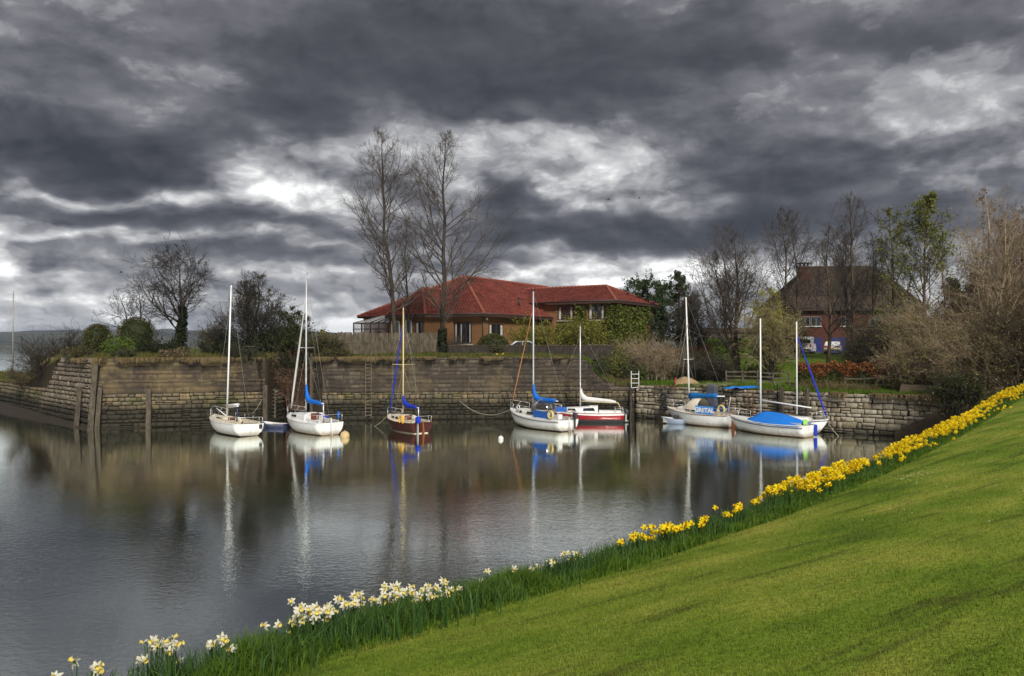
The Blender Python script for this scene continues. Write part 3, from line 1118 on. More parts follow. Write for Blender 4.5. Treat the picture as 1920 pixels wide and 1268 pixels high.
def walls():
    j = lambda x, a, b, c, d: c + (d - c) * float(ss(a, b, x))
    build_wall('quay_wall', 'low dark rubble wall running out to the left of the tall quay corner', [(-75, 98.5), (-38.2, 62.1)],
               [(-.7, .02, (.4, .5), (.6, 1.1), 'stone_left', .05, (0, .05)), (.02, 2.35, (.26, .42), (.30, .85), 'stone_left', .04, (0, .06))],
               lambda p: 2.38 + .1 * math.sin(p[0] * 1.7), 1)
    build_wall('quay_wall', 'pale leaning stone end of the tall quay, beside the three timber posts', [(-38.0, 61.9), (-29.2, 53.2)],
               [(-.7, .02, (.4, .5), (.6, 1.1), 'stone_left', .05, (0, .05)), (.02, 4.95, (.28, .42), (.26, .60), 'stone_pale', .06, (0, .07))],
               lambda p: j(p[0], -37.6, -34.2, 2.3, 4.95), 2, batter=.05)
    build_wall('quay_wall', 'tall brown quay wall from the timber posts to the bramble gap', [(-29.2, 53.2), (-18.26, 56.8), (-17.8, 60.3)],
               [(-.7, .02, (.4, .5), (.6, 1.1), 'stone_left', .05, (0, .05)), (.02, 2.40, (.22, .42), (.25, .85), 'stone_left', .035, (0, .06)), (2.40, 4.90, (.22, .40), (.45, 1.5), 'ashlar_left', .014, (-.03, .014))],
               lambda p: 4.9 + .1 * math.sin(p[0] * 2.1), 3, flush=2.42)
    build_wall('quay_wall', 'long tall grey-brown quay wall below the red roofed house, its end broken down', [(-15.9, 62.3), (-15.4, 59.0), (9.9, 61.9)],
               [(-.7, .02, (.4, .5), (.6, 1.1), 'stone_left', .05, (0, .05)), (.02, 2.15, (.20, .40), (.25, .85), 'stone_left', .035, (0, .06)), (2.15, 4.85, (.22, .40), (.4, 1.5), 'ashlar_mid', .014, (-.03, .014))],
               lambda p: j(p[0], 5.2, 8.3, 4.82, 2.5) + .07 * math.sin(p[0] * 2.7), 4, flush=2.17)
    build_wall('quay_wall', 'low buff block wall on the right, from the white ladder to the daffodil bank', [(9.9, 61.9), (21.2, 51.2), (25.0, 48.6), (28.6, 46.4), (32.0, 43.5)],
               [(-.7, .02, (.4, .5), (.6, 1.1), 'stone_right', .05, (0, .05)), (.02, 2.62, (.22, .44), (.28, .95), 'stone_right', .038, (0, .07))],
               lambda p: 2.62 + .06 * math.sin(p[0] * 1.9), 5, limit=300)


walls()


def foreshore():
    """silt bank at the foot of the left-hand walls"""
    m, g = mat_new('mud')
    p = pos(g)
    n = g.noise(p, 2.5, 6.0, .7)
    finish(g, g.ramp(n, [(.3, (.014, .011, .007)), (.6, (.036, .027, .018)), (.75, (.07, .055, .038))]), .6, bump=n, bstr=.8, bdist=.1, spec=.4)
    pts = [(-70, 93.6), (-55, 78.7), (-47, 70.8), (-38.3, 62.2), (-33.5, 57.5), (-29.6, 53.5), (-28.2, 53.4), (-24, 54.9)]
    wid = [3.2, 2.6, 2.2, 1.6, 1.2, .9, .6, .2]
    V = []
    k = 9
    for (x, y), w in zip(pts, wid):
        nx, ny = (-.70, -.71) if x < -29.3 else (.2, -.98)
        for i in range(k):
            q = i / (k - 1)
            px, py = x + nx * (w * q - .2), y + ny * (w * q - .2)
            V.append((px, py, .62 * (1 - q) ** 1.4 * min(1, w / 2.2) - .10 * q + .10 * float(fbm(px / .8, py / .8, 3)) * (1 - q)))
    mesh_obj('foreshore', V, grid_faces(len(pts), k), m, smooth=True, kind='structure')


foreshore()


def bank_rubble():
    """loose stones and dead stalks on the slope below the daffodils"""
    rng = np.random.default_rng(31)
    lib = stone_meshes(6, rng, .16, .06, None, '')
    V, F, T, o = [], [], [], 0
    n = 900
    s = 45 - 47 * rng.random(n) ** 1.6; d = rng.uniform(-4.4, -1.0, n)
    x, y = bank_xy(s, d); z = bank_z(s, d)
    for i in range(n):
        q, f, t = lib[i % 6]
        a = rng.random() * 6.28; c, k = math.cos(a), math.sin(a)
        w = rng.uniform(.08, .34)
        q = q * np.array((w, w * rng.uniform(.6, 1), w * rng.uniform(.35, .6)))
        V.append(np.stack([q[:, 0] * c - q[:, 1] * k + x[i], q[:, 0] * k + q[:, 1] * c + y[i], q[:, 2] + z[i]], 1)); F.append(f + o); T.append(t + o); o += len(q)
    mesh_obj('bank_rubble', np.concatenate(V), [np.concatenate(F), np.concatenate(T)], MATS['stone_right'], kind='stuff')
    n = 16000
    s = 46 - 32 * rng.random(n) ** 1.8; d = rng.uniform(-4.0, -.5, n)
    k = fbm(s / 1.5, d / .8, 3) > -.05
    s, d = s[k], d[k]
    x, y = bank_xy(s, d)
    v, f = blades(np.stack([x, y, bank_z(s, d) - .02], 1), rng.uniform(.10, .42, len(s)), np.full(len(s), .02), rng.normal(0, .55, (len(s), 2)), rng, 2)
    mesh_obj('dead_stalks', v, f, MATS['grass_dead'], kind='stuff')


bank_rubble()

# ================================================================== houses
def brick_mat(name, a, b, mortar, sc=4.4):
    m, g = mat_new(name)
    p = pos(g)
    x, y, z = g.sep(p)
    q = g.xyz(g.m('MULTIPLY_ADD', x, .85, g.m('MULTIPLY', y, .53)), z, g.m('MULTIPLY_ADD', x, -.53, g.m('MULTIPLY', y, .85)))
    br = g.n('ShaderNodeTexBrick')
    g.put(br.inputs['Vector'], q)
    br.inputs['Scale'].default_value = sc
    br.inputs['Mortar Size'].default_value = .012
    br.inputs['Color1'].default_value = (*a, 1)
    br.inputs['Color2'].default_value = (*b, 1)
    br.inputs['Mortar'].default_value = (*mortar, 1)
    n = g.noise(p, .8, 5.0, .6)
    col = g.mix(g.m('MULTIPLY', n, .45), br.outputs['Color'], tuple(c * .5 for c in a))
    finish(g, col, .9, bump=br.outputs['Fac'], bstr=.25, bdist=.01, spec=.2)


brick_mat('brick_buff', (.23, .105, .042), (.29, .150, .062), (.25, .18, .12))
brick_mat('brick_red', (.085, .028, .020), (.11, .036, .025), (.09, .06, .045))


def tile_mat(name, a, b, c):
    m, g = mat_new(name)
    p = pos(g)
    r = island(g)
    n = g.noise(p, .6, 5.0, .65)
    f = g.noise(p, 9.0, 4.0, .65)
    col = g.ramp(g.m('ADD', g.m('MULTIPLY', r, .35), g.m('MULTIPLY', f, .65)), [(.3, a), (.5, b), (.7, c)])
    lich = g.noise(p, 2.2, 6.0, .7)
    col = g.mix(g.m('MULTIPLY', g.mr(n, .48, .72), .6), col, tuple(k * .42 for k in a))
    col = g.mix(g.m('MULTIPLY', g.mr(lich, .62, .74), .35), col, (.16, .11, .05))
    finish(g, col, .85, bump=f, bstr=.4, bdist=.03, spec=.2)


tile_mat('tile_red', (.120, .028, .021), (.175, .042, .030), (.235, .064, .046))
tile_mat('tile_brown', (.042, .030, .023), (.062, .043, .033), (.085, .060, .046))
simple('ridge_tile', (.26, .075, .045), .85, .25, 4.0)
simple('ridge_brown', (.09, .055, .04), .85, .25, 4.0)
simple('frame_grey', (.30, .30, .30), .5, .05)
simple('chimney_pot', (.22, .09, .05), .9, .2)


def roof_slope(root, quad, mat, pitch=.30, tile=.33, lip=.035, name='roof_tiles'):
    """courses of interlocking tiles on a slope given as polygon A,B (eave, left to right) then C,D (ridge, right to left)"""
    A, B, C, D = [Vector(q) for q in quad]
    nrm = (B - A).cross(D - A)
    if nrm.length < 1e-6:
        nrm = (B - A).cross(C - A)
    nrm.normalize()
    if nrm.z < 0: nrm = -nrm
    Ls = max((D - A).length, (C - B).length)
    n = max(3, int(Ls / pitch))
    V, F = [], []
    for i in range(n):
        q0, q1 = i / n, min(1.0, (i + 1.12) / n)
        a0, b0 = A.lerp(D, q0), B.lerp(C, q0)
        a1, b1 = A.lerp(D, q1), B.lerp(C, q1)
        k = max(1, int((b0 - a0).length / tile))
        e = (b0 - a0)
        for j in range(k):
            f0, f1 = j / k, (j + 1) / k
            p0, p1 = a0.lerp(b0, f0), a0.lerp(b0, f1 - .08 / k)
            g0, g1 = a1.lerp(b1, f0), a1.lerp(b1, f1 - .08 / k)
            up = nrm * lip
            jig = nrm * (.012 if (i * 7 + j * 3) % 5 == 0 else 0)
            m0 = p0.lerp(p1, .5) + nrm * (lip + .045)
            m1 = g0.lerp(g1, .5) + nrm * .05
            b_ = len(V)
            V += [p0 + up + jig, m0 + jig, p1 + up + jig, g0 + nrm * .006, m1, g1 + nrm * .006, p0 - nrm * .02, p1 - nrm * .02]
            F += [(b_, b_ + 1, b_ + 4, b_ + 3), (b_ + 1, b_ + 2, b_ + 5, b_ + 4), (b_ + 6, b_ + 7, b_ + 2, b_)]
    o = mesh_obj(name, [tuple(v) for v in V], np.array(F), MATS[mat], root, kind='stuff')
    # solid under the tiles
    dn = nrm * -.16
    P = [A, B, C, D] if (C - D).length > 1e-3 else [A, B, C]
    m = MB()
    k = len(P)
    m.add([p - nrm * .005 for p in P] + [p + dn for p in P], [tuple(range(k)), tuple(range(k, 2 * k))[::-1]] + [(i, k + i, k + (i + 1) % k, (i + 1) % k) for i in range(k)])
    m.build('roof_deck', MATS['mortar'], root)
    return o


def ridge(root, pts, mat, r=.15):
    for a, b in zip(pts[:-1], pts[1:]):
        a, b = Vector(a), Vector(b)
        n = max(2, int((b - a).length / .45))
        mb = MB()
        for i in range(n):
            p, q = a.lerp(b, i / n), a.lerp(b, (i + .985) / n)
            mb.tube([p + Vector((0, 0, .02)), q + Vector((0, 0, .04))], [r, r * .92], 8)
        mb.build('ridge_tiles', MATS[mat], root, kind='stuff')


def window(root, p, e, w, h, panes=2, frame='frame_brown', out=None, curtain=True, sill=True, fw=.09):
    """window on a wall: p = bottom centre on the wall face, e = unit vector along the wall, out = unit normal"""
    e, out = Vector(e).normalized(), Vector(out).normalized()
    p = Vector(p)
    up = Vector((0, 0, 1))
    fr = MB()
    for s in (-1, 1):
        c = p + e * s * (w / 2 - fw / 2) + out * .025
        fr.bar(c, c + up * h, .09, fw) if False else fr.add(*slab(c + up * h / 2, e, up, out, fw, h, .09))
    for z in (fw / 2, h - fw / 2):
        fr.add(*slab(p + up * z + out * .025, e, up, out, w - 2 * fw, fw, .085))
    o = fr.build('window_frame', MATS[frame], root)
    for i in range(1, panes):
        x = -w / 2 + w * i / panes
        mu = MB(); mu.add(*slab(p + e * x + up * h / 2 + out * .03, e, up, out, fw * .9, h - 2 * fw - .01, .08))
        mu.build('mullion', MATS[frame], o)
    for i in range(panes):
        x0, x1 = -w / 2 + w * i / panes + fw / 2, -w / 2 + w * (i + 1) / panes - fw / 2
        pn = MB(); pn.add(*slab(p + e * (x0 + x1) / 2 + up * h / 2 + out * .012, e, up, out, x1 - x0 - .01, h - 2 * fw - .01, .02))
        pn.build('pane', MATS['pane'], o)
        if curtain:
            cw = (x1 - x0) * (.34 if i in (0, panes - 1) else .2)
            xc = (x0 + cw / 2 + .01) if i == 0 else (x1 - cw / 2 - .01)
            cu = MB()
            n = 5
            for k in range(n):
                cu.add(*slab(p + e * (xc - cw / 2 + cw * (k + .5) / n) + up * h / 2 + out * (.026 + .006 * (k % 2)), e, up, out, cw / n * .94, h - 2 * fw - .06, .006))
            cu.build('curtain', MATS['curtain'], o, kind='stuff')
    if sill:
        si = MB(); si.add(*slab(p - up * .05 + out * .06, e, up, out, w + .16, .08, .18))
        si.build('sill', MATS['frame_white'] if frame == 'frame_white' else MATS['curtain'], o)
    return o


def slab(c, e, up, out, w, h, d):
    P = [c + e * (a * w / 2) + out * (b * d / 2) + up * (k * h / 2) for k in (-1, 1) for a, b in ((-1, -1), (1, -1), (1, 1), (-1, 1))]
    return P, [(3, 2, 1, 0), (4, 5, 6, 7), (0, 1, 5, 4), (1, 2, 6, 5), (2, 3, 7, 6), (3, 0, 4, 7)]


def prism(root, name, foot, z0, z1, mat):
    n = len(foot)
    mb = MB()
    mb.add([(x, y, z0) for x, y in foot] + [(x, y, z1) for x, y in foot], [tuple(range(n))[::-1], tuple(range(n, 2 * n))] + [(i, (i + 1) % n, n + (i + 1) % n, n + i) for i in range(n)])
    return mb.build(name, MATS[mat], root)


E1, E2 = Vector((.85, -.53, 0)).normalized(), Vector((.53, .85, 0)).normalized()
UP = Vector((0, 0, 1))


def gutter(root, a, b):
    """brown fascia board with a gutter along an eave, and its soffit"""
    a, b = Vector(a), Vector(b)
    m = MB(); m.bar(a - UP * .13, b - UP * .13, .06, .24); m.build('fascia', MATS['frame_brown'], root)
    m = MB(); m.tube([a + UP * .01, b + UP * .01], .065, 6); m.build('gutter', MATS['pipe_dark'], root)


def red_house():
    h = thing('red_roofed_house', 'large buff brick house with red tiled hipped roofs above the quay', 'house', (0, 0, 0))
    ov = .45
    # main block: near eave corner O, eaves along E2 (right, receding) and -E1 (left)
    O = Vector((-2.46, 68.0, 8.63)); A = 7.6; zr = 12.85
    LB = 24.0
    R1 = O - E1 * A + E2 * A; R1.z = zr
    R2 = R1 + E2 * 17.3
    O2, O3, O4 = O + E2 * (17.3 + 2 * A), O - E1 * 2 * A + E2 * (17.3 + 2 * A), O - E1 * 2 * A
    roof_slope(h, (O, O2, R2, R1), 'tile_red')
    roof_slope(h, (O4, O, R1, R1), 'tile_red')
    roof_slope(h, (O3, O4, R1, R2), 'tile_red')
    ridge(h, [O, R1, R2], 'ridge_tile'); ridge(h, [R1, O4], 'ridge_tile')
    gutter(h, O + E1 * .03, O + E2 * 12.5 + E1 * .03); gutter(h, O - E2 * .03, O - E1 * 8 - E2 * .03)
    i = Vector((0, 0, 0))
    f = [O - E1 * ov + E2 * ov, O2 - E1 * ov - E2 * ov, O3 + E1 * ov - E2 * ov, O4 + E1 * ov + E2 * ov]
    prism(h, 'wall', [(p.x, p.y) for p in f], 4.2, 8.50, 'brick_buff')
    W0 = f[0]
    # windows on its two near faces
    window(h, (W0 - E1 * 2.15) * 1 + UP * (5.95 - W0.z), -E1, 1.9, 1.95, 3, out=-E2)
    window(h, W0 + E2 * 2.1 + UP * (6.45 - W0.z), E2, 2.4, 1.35, 2, out=E1)
    m = MB(); m.tube([W0 + E1 * .06 - E2 * .06 + UP * (-.2), W0 + E1 * .06 - E2 * .06 - UP * 3.4], .05, 6); m.build('downpipe', MATS['pipe_dark'], h)
    m = MB(); m.box(W0 + E1 * .10 + E2 * .5 - UP * .45, (.16, .16, .22), bev=.03); m.build('outside_lamp', MATS['frame_white'], h)
    # vent pipe on the main slope
    vb = O + E2 * 9.2 - E1 * 2.0; vb.z = 8.63 + (zr - 8.63) * 2.0 / A
    m = MB(); m.tube([vb - UP * .1, vb + UP * .75], .09, 8); m.tube([vb + UP * .75, vb + UP * .85], .13, 8); m.build('vent_pipe', MATS['pipe_dark'], h)
    # right-hand wing, one storey up: corner C
    Cc = Vector((10.1, 74.6, 10.2)); a, b = 3.65, 5.65; zc = 12.12
    K1 = Cc - E1 * a + E2 * b; K1.z = zc
    K2 = K1 - E1 * 13.0
    CL = Cc - E1 * 14.0
    CR = Cc + E2 * 2 * b
    CB = CR - E1 * 14.0
    roof_slope(h, (CL, Cc, K1, K2 + (E1 * -1.0)), 'tile_red')
    roof_slope(h, (Cc, CR, K1, K1), 'tile_red')
    roof_slope(h, (CR, CB, K2 - E1, K1), 'tile_red')
    ridge(h, [K2, K1, Cc], 'ridge_tile'); ridge(h, [K1, CR], 'ridge_tile')
    gutter(h, CL + E1 * 6.2 - E2 * .03, Cc - E2 * .03); gutter(h, Cc + E1 * .03, CR + E1 * .03)
    fc = [CL + E2 * ov + E1 * 3, Cc - E1 * ov + E2 * ov, CR - E1 * ov - E2 * ov, CB - E2 * ov + E1 * 3]
    prism(h, 'wing_wall', [(p.x, p.y) for p in fc], 2.6, 10.07, 'brick_buff')
    Wc = fc[1]
    for u in (1061, 1119):
        # point of the wing face in that column
        k = (u - CX) / FPX
        s = (Wc.x - k * Wc.y) / (E1.x - k * E1.y)
        q = Wc - E1 * s
        window(h, Vector((q.x, q.y, 8.35)), -E1, 1.75, 1.45, 2, out=-E2)
    # left-hand bay with its own hip
    N = at(797, 590, 69.3); Lf = at(722, 592, 72.6); Rt = at(848, 590.5, 69.7)
    N.z = Lf.z = Rt.z = 8.60
    Pk = at(792, 541, 74.2); Pr = at(836, 541, 76.5); Pr.z = Pk.z
    Lb = Lf + Vector((2.2, 6.0, 0))
    roof_slope(h, (N, Rt, Pr, Pk), 'tile_red')
    roof_slope(h, (Lf, N, Pk, Pk), 'tile_red')
    roof_slope(h, (Lb, Lf, Pk, Pk), 'tile_red')
    ridge(h, [N, Pk, Pr], 'ridge_tile'); ridge(h, [Lf, Pk], 'ridge_tile')
    gutter(h, Lf, N); gutter(h, N, Rt)
    ins = lambda p, q: (p + (Pk - p) * .10)
    n_, l_, r_ = ins(N, 0), ins(Lf, 0), Rt + Vector((.1, .5, 0))
    prism(h, 'bay_wall', [(l_.x, l_.y), (n_.x, n_.y), (r_.x, r_.y), (Pr.x, Pr.y + 1), (Lb.x + .8, Lb.y)], 4.2, 8.47, 'brick_buff')
    el = (n_ - l_); el.z = 0; el.normalize()
    ol = Vector((el.y, -el.x, 0))
    lb = Vector((l_.x, l_.y, 0))
    wl = ((n_ - l_).xy).length
    window(h, lb + el * wl * .20 + UP * 6.35, el, 1.1, 1.75, 2, frame='frame_white', out=ol, curtain=False)
    window(h, lb + el * wl * .56 + UP * 6.35, el, .9, 1.75, 1, frame='frame_white', out=ol, curtain=True)
    window(h, lb + el * wl * .86 + UP * 6.85, el, .95, 1.15, 1, out=ol)
    # conservatory
    c = thing('conservatory', 'brown framed glass conservatory at the left end of the red roofed house', 'conservatory', (0, 0, 0))
    P0, P1 = at(663, 648, 73.4), at(726, 648, 72.4)
    P0.z = P1.z = 0
    ee = (P1 - P0); wl = ee.length; ee.normalize(); oo = Vector((ee.y, -ee.x, 0)); bk = -oo
    zt, z0 = 7.92, 5.1
    m = MB(); m.add(*slab(P0 + ee * wl / 2 + UP * (z0 + .3) + bk * 1.6, ee, UP, oo, wl, .7, 3.2)); m.build('plinth', MATS['brick_buff'], c)
    for i in range(5):
        p = P0 + ee * wl * i / 4
        m = MB(); m.bar(p + UP * (z0 + .66), p + UP * zt, .10, .10); m.build('post', MATS['frame_brown'], c)
    for z in (7.36, zt):
        m = MB(); m.bar(P0 + UP * z - ee * .05, P1 + UP * z + ee * .05, .085, .09); m.build('rail', MATS['frame_brown'], c)
    for i in range(4):
        for za, zb in ((z0 + .66, 7.31), (7.41, zt - .05)):
            p = P0 + ee * wl * (i + .5) / 4 + UP * (za + zb) / 2
            m = MB(); m.add(*slab(p, ee, UP, oo, wl / 4 - .11, zb - za, .02)); m.build('pane', MATS['perspex'], c)
    top = at(726, 583, 75.0)
    apex0 = P0 + ee * wl * .95 + bk * 2.2; apex0.z = 9.0
    apex1 = apex0 + ee * .5
    for i in range(6):
        p = P0 + ee * wl * i / 5 + UP * (zt + .05)
        t = apex0 + ee * .1 * i
        m = MB(); m.bar(p, t, .07, .07); m.build('rafter', MATS['frame_white'] if i else MATS['frame_brown'], c)
        if i < 5:
            q = P0 + ee * wl * (i + 1) / 5 + UP * (zt + .05); t2 = apex0 + ee * .1 * (i + 1)
            m = MB(); m.quad(p, q, t2, t); m.build('roof_pane', MATS['perspex'], c)
    L0 = P0 + bk * 3.2
    for i in range(3):
        p = P0.lerp(L0, i / 2)
        m = MB(); m.bar(p + UP * (z0 + .6), p + UP * zt, .10, .10); m.build('post', MATS['frame_brown'], c)
        m = MB(); m.bar(p + UP * (zt + .03), apex0, .07, .07); m.build('rafter', MATS['frame_white'], c)
    m = MB(); m.bar(P0 + UP * zt, L0 + UP * zt, .085, .09); m.build('rail', MATS['frame_brown'], c)
    m = MB(); m.quad(P0 + UP * zt, L0 + UP * zt, apex0); m.build('roof_pane', MATS['perspex'], c)


red_house()


def brown_house():
    h = thing('brown_roofed_house', 'dark brown roofed red brick house behind the bare trees on the right', 'house', (0, 0, 0))
    Y0 = 97.0
    zE, zR = 10.45, 16.3
    A, B = at(1462, 578, Y0), at(1742, 578, Y0 - 1)
    A.z = B.z = zE
    e = (B - A); e.z = 0; L = e.length; e.normalize(); bk = Vector((-e.y, e.x, 0)); out = -bk
    dp = 13.0
    C, D = B + bk * dp, A + bk * dp
    r0 = A + e * 5.4 + bk * dp / 2; r1 = B - e * 4.2 + bk * dp / 2
    r0.z = r1.z = zR
    roof_slope(h, (A, B, r1, r0), 'tile_brown', .34, .36)
    roof_slope(h, (B, C, r1, r1), 'tile_brown', .34, .36)
    roof_slope(h, (D, A, r0, r0), 'tile_brown', .34, .36)
    roof_slope(h, (C, D, r0, r1), 'tile_brown', .34, .36)
    ridge(h, [A, r0, r1, B], 'ridge_brown')
    gutter(h, A, B)
    f = [A + e * .5 + bk * .5, B - e * .5 + bk * .5, C - e * .5 - bk * .5, D + e * .5 - bk * .5]
    prism(h, 'wall', [(p.x, p.y) for p in f], 3.5, zE - .13, 'brick_red')
    w = f[0]
    col = lambda u, z: (lambda s: Vector((w.x + e.x * s, w.y + e.y * s, z)))((((u - CX) / FPX) * w.y - w.x) / (e.x - ((u - CX) / FPX) * e.y))
    for u, ww in ((1474, 1.0), (1509, 1.25), (1530, 1.25), (1585, 1.1), (1640, 1.3), (1690, 1.3)):
        window(h, col(u, 8.25), e, ww, 1.2, 2, 'frame_grey', out, curtain=False, fw=.05)
    for u, ww in ((1527, 1.9), (1573, 2.3), (1640, 2.2)):
        m = MB()
        c = col(u, 4.3)
        m.add(*slab(c + UP * 1.25 + out * .02, e, UP, out, ww, 2.5, .08))
        d = m.build('garage_door', MATS['garage_blue'], h)
        for k in range(1, 5):
            m = MB(); m.add(*slab(c + UP * (.5 * k) + out * .07, e, UP, out, ww, .03, .02)); m.build('door_rib', MATS['garage_blue'], d)
    # skylights
    nrm = (B - A).cross(r0 - A).normalized()
    sl = ((r0 + e * ((B - A).length * 0)) - A)
    for u, vv in ((1538, 541), (1577, 541), (1618, 541)):
        fz = .36
        s = (((u - CX) / FPX) * (A.y + bk.y * dp / 2 * fz) - A.x - bk.x * dp / 2 * fz) / e.x
        c = A + e * s + bk * dp / 2 * fz; c.z = zE + (zR - zE) * fz
        t = (bk * dp / 2 + UP * (zR - zE)).normalized()
        nn = e.cross(t).normalized()
        if nn.z < 0: nn = -nn
        m = MB(); m.add(*slab(c + nn * .10, e, t, nn, .95, 1.2, .12)); o = m.build('skylight', MATS['frame_brown'], h)
        m = MB(); m.add(*slab(c + nn * .17, e, t, nn, .78, 1.02, .02)); m.build('pane', MATS['pane'], o)
    # chimney
    cc = at(1508, 540, Y0 + 4.5)
    m = MB(); m.box((cc.x, cc.y, 13.6), (1.55, 1.1, 5.0)); ch = m.build('chimney', MATS['brick_red'], h)
    m = MB(); m.box((cc.x, cc.y, 16.14), (1.8, 1.35, .14)); m.build('chimney_cap', MATS['ridge_brown'], ch)
    for k in (-.5, 0, .5):
        m = MB(); m.tube([(cc.x + k, cc.y, 16.2), (cc.x + k, cc.y, 16.62)], [.15, .13], 8); m.build('chimney_pot', MATS['chimney_pot'], ch)
    m = MB(); m.box((cc.x, cc.y, 16.68), (1.7, 1.1, .08)); m.build('cowl_slab', MATS['ridge_brown'], ch)


brown_house()


def far_shed():
    h = thing('field_shed', 'low grey shed far behind the tallest mast on the right', 'shed', (0, 0, 0))
    p = at(1368, 650, 150)
    m = MB(); m.box((p.x, p.y, 6.2), (10.5, 6, 4.4)); m.build('wall', MATS['wood_grey'], h)
    m = MB(); m.add([(p.x - 5.6, p.y - 3.3, 8.3), (p.x + 5.6, p.y - 3.3, 8.3), (p.x + 5.6, p.y + 3.3, 8.3), (p.x - 5.6, p.y + 3.3, 8.3), (p.x - 5.6, p.y, 9.2), (p.x + 5.6, p.y, 9.2)],
                    [(0, 1, 5, 4), (2, 3, 4, 5), (0, 4, 3), (1, 2, 5), (3, 2, 1, 0)]); m.build('roof', MATS['tile_brown'], h)


far_shed()


# ---- boundary fence, low wall, rails
def board_fence():
    t = thing('board_fence', 'weathered grey close-boarded fence in front of the conservatory', 'fence')
    rng = random.Random(2)
    a, b = at(600, 648, 61.8), at(834, 648, 64.2)
    a.z = b.z = 0
    L = (b - a).length; e = (b - a).normalized(); out = Vector((e.y, -e.x, 0))
    n = int(L / .15)
    lib = []
    for k in range(4):
        m = MB(); hh = 1.72 + .02 * k
        m.box((0, 0, hh / 2), (.142, .022, hh), bev=.004)
        lib.append(m.build('board', MATS['fence_wood'], me_only=True))
    rz = math.atan2(e.y, e.x)
    for i in range(n):
        p = a + e * (L * (i + .5) / n)
        inst('board', lib[rng.randrange(4)], t, (p.x + out.x * .05, p.y + out.y * .05, 5.10 + rng.uniform(-.02, .02)), (0, rng.gauss(0, .008), rz))
    pm = MB().box((0, 0, .92), (.10, .10, 1.9)).build('fence_post', MATS['fence_wood'], me_only=True)
    for i in range(7):
        p = a + e * L * i / 6
        inst('fence_post', pm, t, (p.x - out.x * .04, p.y - out.y * .04, 5.05), (0, 0, rz))
    for z in (5.5, 6.45):
        m = MB(); m.bar(a + UP * z, b + UP * z, .04, .09); m.build('fence_rail', MATS['fence_wood'], t)
    m = MB(); m.bar(a + UP * 5.98 + out * .075, b + UP * 5.98 + out * .075, .02, .07); m.build('front_batten', MATS['fence_wood'], t)


board_fence()


def low_wall():
    t = thing('garden_wall', 'low dark brown garden wall below the red roofed house', 'wall')
    pts = [at(836, 648, 64.4), at(1010, 648, 65.6), at(1150, 648, 67.0)]
    for a, b in zip(pts[:-1], pts[1:]):
        a.z = b.z = 0
        m = MB(); m.bar(a + UP * 5.18, b + UP * 5.18, .25, 1.20); m.build('wall_panel', MATS['wood_dark'], t)
        m = MB(); m.bar(a + UP * 5.81, b + UP * 5.81, .32, .06); m.build('coping', MATS['bark_brown'], t)


low_wall()


def rail_fence(label, us, v_top, Y, zb, n_rails=3, hgt=1.05, group='post and rail fences along the right-hand bank', mat='wood_grey'):
    t = thing('rail_fence', label, 'fence', group=group)
    P = [at(u, 648, Y0) for u, Y0 in zip(us, Y)]
    rng = random.Random(int(us[0]))
    post = MB().box((0, 0, hgt / 2), (.11, .11, hgt + .1), bev=.01).build('fence_post', MATS[mat], me_only=True)
    for i, p in enumerate(P):
        p.z = float(land_z(p.x, p.y)) + zb
        inst('fence_post', post, t, p, (rng.gauss(0, .03), rng.gauss(0, .03), 0))
    for i in range(len(P) - 1):
        for k in range(n_rails):
            z = hgt * (.30 + .62 * k / max(1, n_rails - 1))
            m = MB(); m.bar(P[i] + UP * (z + rng.gauss(0, .02)) - Vector((0, .08, 0)), P[i + 1] + UP * (z + rng.gauss(0, .02)) - Vector((0, .08, 0)), .035, .10)
            m.build('fence_rail', MATS[mat], t)


rail_fence('weathered post and rail fence below the bare trees, left of the beech hedge', [1362, 1392, 1420, 1450, 1480], 0, [60.5, 60, 59.5, 59, 58.6], 0)
rail_fence('post and rail fence in the grass in front of the beech hedge', [1585, 1620, 1655, 1690], 0, [56.2, 56, 55.8, 55.6], -.1, 2, .85)


def driveway():
    m, g = mat_new('tarmac')
    n = g.noise(pos(g), 6.0, 5.0, .6)
    finish(g, g.mix(n, (.045, .045, .047), (.085, .085, .088)), .9, spec=.2)
    xs, ys = np.linspace(31, 62, 40), np.linspace(89.5, 96.3, 8)
    X, Y = np.meshgrid(xs, ys, indexing='ij')
    mesh_obj('driveway', np.stack([X, Y, np.maximum(land_z(X, Y), 0) + .06], -1), grid_faces(40, 8), m, kind='structure')


driveway()


